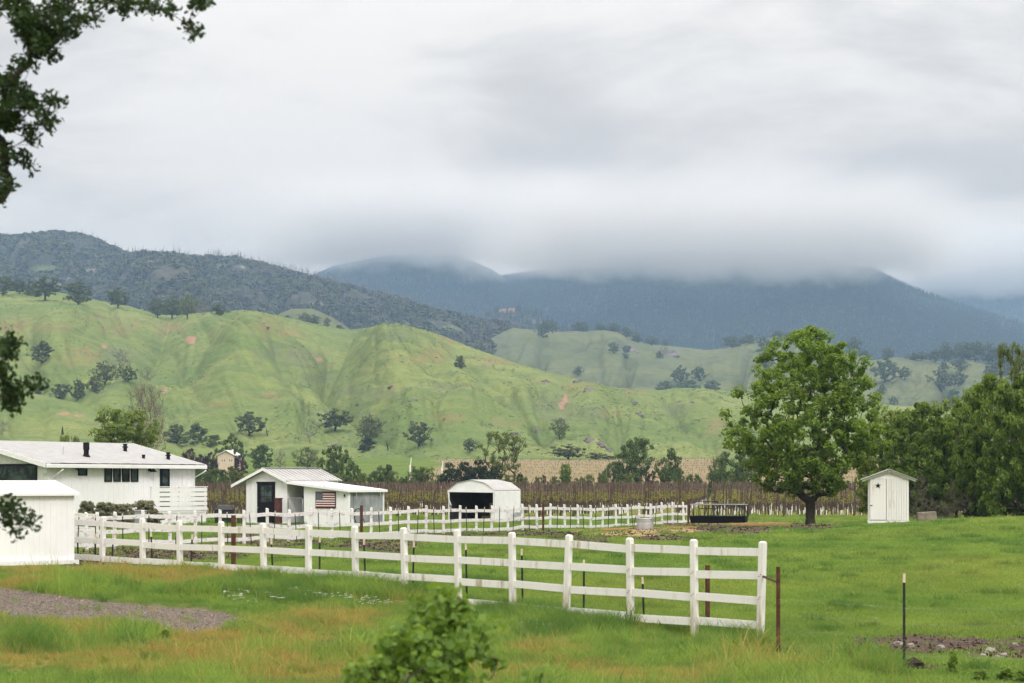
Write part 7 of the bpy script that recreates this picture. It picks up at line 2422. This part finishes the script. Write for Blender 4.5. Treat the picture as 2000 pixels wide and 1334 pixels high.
# ------------------------------------------------------------------ brush and forest on the far slopes
def build_far_woods():
    rs = np.random.default_rng(66)

    def tuft(seed, n, mat, tall=1.0):
        r2 = np.random.default_rng(seed)
        o = r2.normal(size=(n, 3)); o /= np.linalg.norm(o, axis=1, keepdims=True); o *= r2.random((n, 1)) ** 0.4 * 0.5
        o[:, 2] = np.abs(o[:, 2]) * tall
        nr = o + r2.normal(size=(n, 3)) * 0.3 + np.array([0, 0, 0.3]); nr /= np.linalg.norm(nr, axis=1, keepdims=True)
        v, f = leaf_quads(o, nr, np.full(n, 0.30), r2, 1.2)
        me = mesh_np('brush', v, f, mat); col_attr(me, 'leafv', np.repeat(r2.random((n, 1)).repeat(3, 1), 4, 0))
        return me

    def cone(seed, mat):
        r2 = np.random.default_rng(seed); n = 34
        h = r2.random(n); a = r2.random(n) * 6.28; r_ = 0.16 * (1.05 - h)
        o = np.stack([r_ * np.cos(a), r_ * np.sin(a), 0.12 + 0.88 * h], -1)
        nr = np.stack([np.cos(a), np.sin(a), np.full(n, 0.9)], -1); nr /= np.linalg.norm(nr, axis=1, keepdims=True)
        v, f = leaf_quads(o, nr, 0.10 + 0.10 * (1 - h), r2, 1.3)
        me = mesh_np('conifer', v, f, mat); col_attr(me, 'leafv', np.repeat(r2.random((n, 1)).repeat(3, 1), 4, 0))
        return me

    def sample(H, n, p0, p1, t0=0.05, t1=1.0, patch=None):
        u = (rs.uniform(p0, p1, n) - 1000) / FP; t = rs.uniform(t0, t1, n)
        dc, zc = H.crest(u); d = H.foot + t * (dc - H.foot)
        return np.stack([u * d, d, H.height(u, d)], -1), t
    p, t = sample(RIDGE, 20000, -60, 1080, 0.25)
    m = noise2(p[:, 0] / 60, p[:, 1] / 60, 7) > -0.25
    p = p[m]; n = len(p); s = rs.uniform(3.5, 9.5, n)
    scatter('ridge_brush', p - np.array([0, 0, 0.5]), np.stack([np.zeros(n), np.zeros(n), rs.random(n) * 6], -1), np.stack([s, s, s * rs.uniform(0.7, 1.3, n)], -1), rs.integers(0, 3, n), rs.random(n),
            [tuft(1, 26, M['chaparral']), tuft(2, 26, M['chaparral']), tuft(3, 22, M['leaf_oak'])], 'dark brush and regrowth covering the burnt ridge', 'brush')
    p, t = sample(GREEN, 26000, -40, 1500, 0.05, 0.985)
    m = (noise2(p[:, 0] / 26, p[:, 1] / 26, 17) + 0.5 * noise2(p[:, 0] / 7, p[:, 1] / 7, 19)) > 0.05
    p = p[m]; n = len(p); s = rs.uniform(0.5, 1.3, n)
    scatter('hill_tussocks', p - np.array([0, 0, 0.12]), np.stack([np.zeros(n), np.zeros(n), rs.random(n) * 6], -1), np.stack([s, s, s * rs.uniform(0.3, 0.6, n)], -1), rs.choice([0, 0, 0, 1, 1, 2], n), rs.random(n),
            [tuft(21, 16, M['leaf_mid']), tuft(22, 16, M['leaf_oak']), tuft(23, 16, M['leaf_hedge'])], 'rough tussocks and low weeds dotted over the green hill', 'tussocks')
    snag = MB().tube([(0, 0, 0), (0.02, 0, 0.6), (0, 0.02, 1)], [0.03, 0.02, 0.006], 4).tube([(0.01, 0, 0.55), (0.10, 0.02, 0.72)], [0.012, 0.004], 3).tube([(0.0, 0, 0.7), (-0.08, 0.02, 0.82)], [0.01, 0.003], 3).mesh('snag', M['bark_pale'])
    p1, t = sample(RIDGE, 260, 400, 760, 0.93, 1.0); p2, t = sample(RIDGE, 1300, 150, 1050, 0.35, 0.97)
    p = np.concatenate([p1, p2]); n = len(p); s = rs.uniform(4, 12, n)
    scatter('burnt_snags', p, np.stack([rs.normal(size=n) * 0.05, rs.normal(size=n) * 0.05, rs.random(n) * 6], -1), np.stack([s] * 3, -1), np.zeros(n), rs.random(n), [snag], 'thin burnt snags standing along the ridge', 'snags')
    cs = [cone(11, M['conifer']), cone(12, M['conifer']), tuft(13, 24, M['leaf_oak'], 1.2)]
    P_, S_, K_ = [], [], []
    for H, n, a, b in ((MT1, 14000, 560, 1200), (MT2, 42000, 900, 2060), (MT3, 6000, 1680, 2060), (KNOLL, 900, 900, 1120)):
        p, t = sample(H, n, a, b, 0.2 if H is not KNOLL else 0.3, 0.80 if H in (MT1, MT2) else 1.0)
        if H is MT2: p = np.concatenate([p, sample(H, 1500, 1690, 2060, 0.8, 1.0)[0]])
        if H is KNOLL: p = p[np.hypot(1000 + FP * p[:, 0] / p[:, 1] - 988, 3 * (HOR - FP * (p[:, 2] - EYE) / p[:, 1] - 604)) > 24]
        P_.append(p); k = rs.choice([0, 1, 2], len(p), p=[0.42, 0.38, 0.20]); K_.append(k)
        s = rs.uniform(6, 12, len(p)); S_.append(np.where(k == 2, s * 0.6, s))
    p = np.concatenate(P_); s = np.concatenate(S_); k = np.concatenate(K_); n = len(p)
    scatter('mountain_forest', p - np.array([0, 0, 1.0]), np.stack([np.zeros(n), np.zeros(n), rs.random(n) * 6], -1), np.stack([s] * 3, -1), k, rs.random(n), cs, 'dense conifer forest covering the blue mountains', 'forest')


build_far_woods()
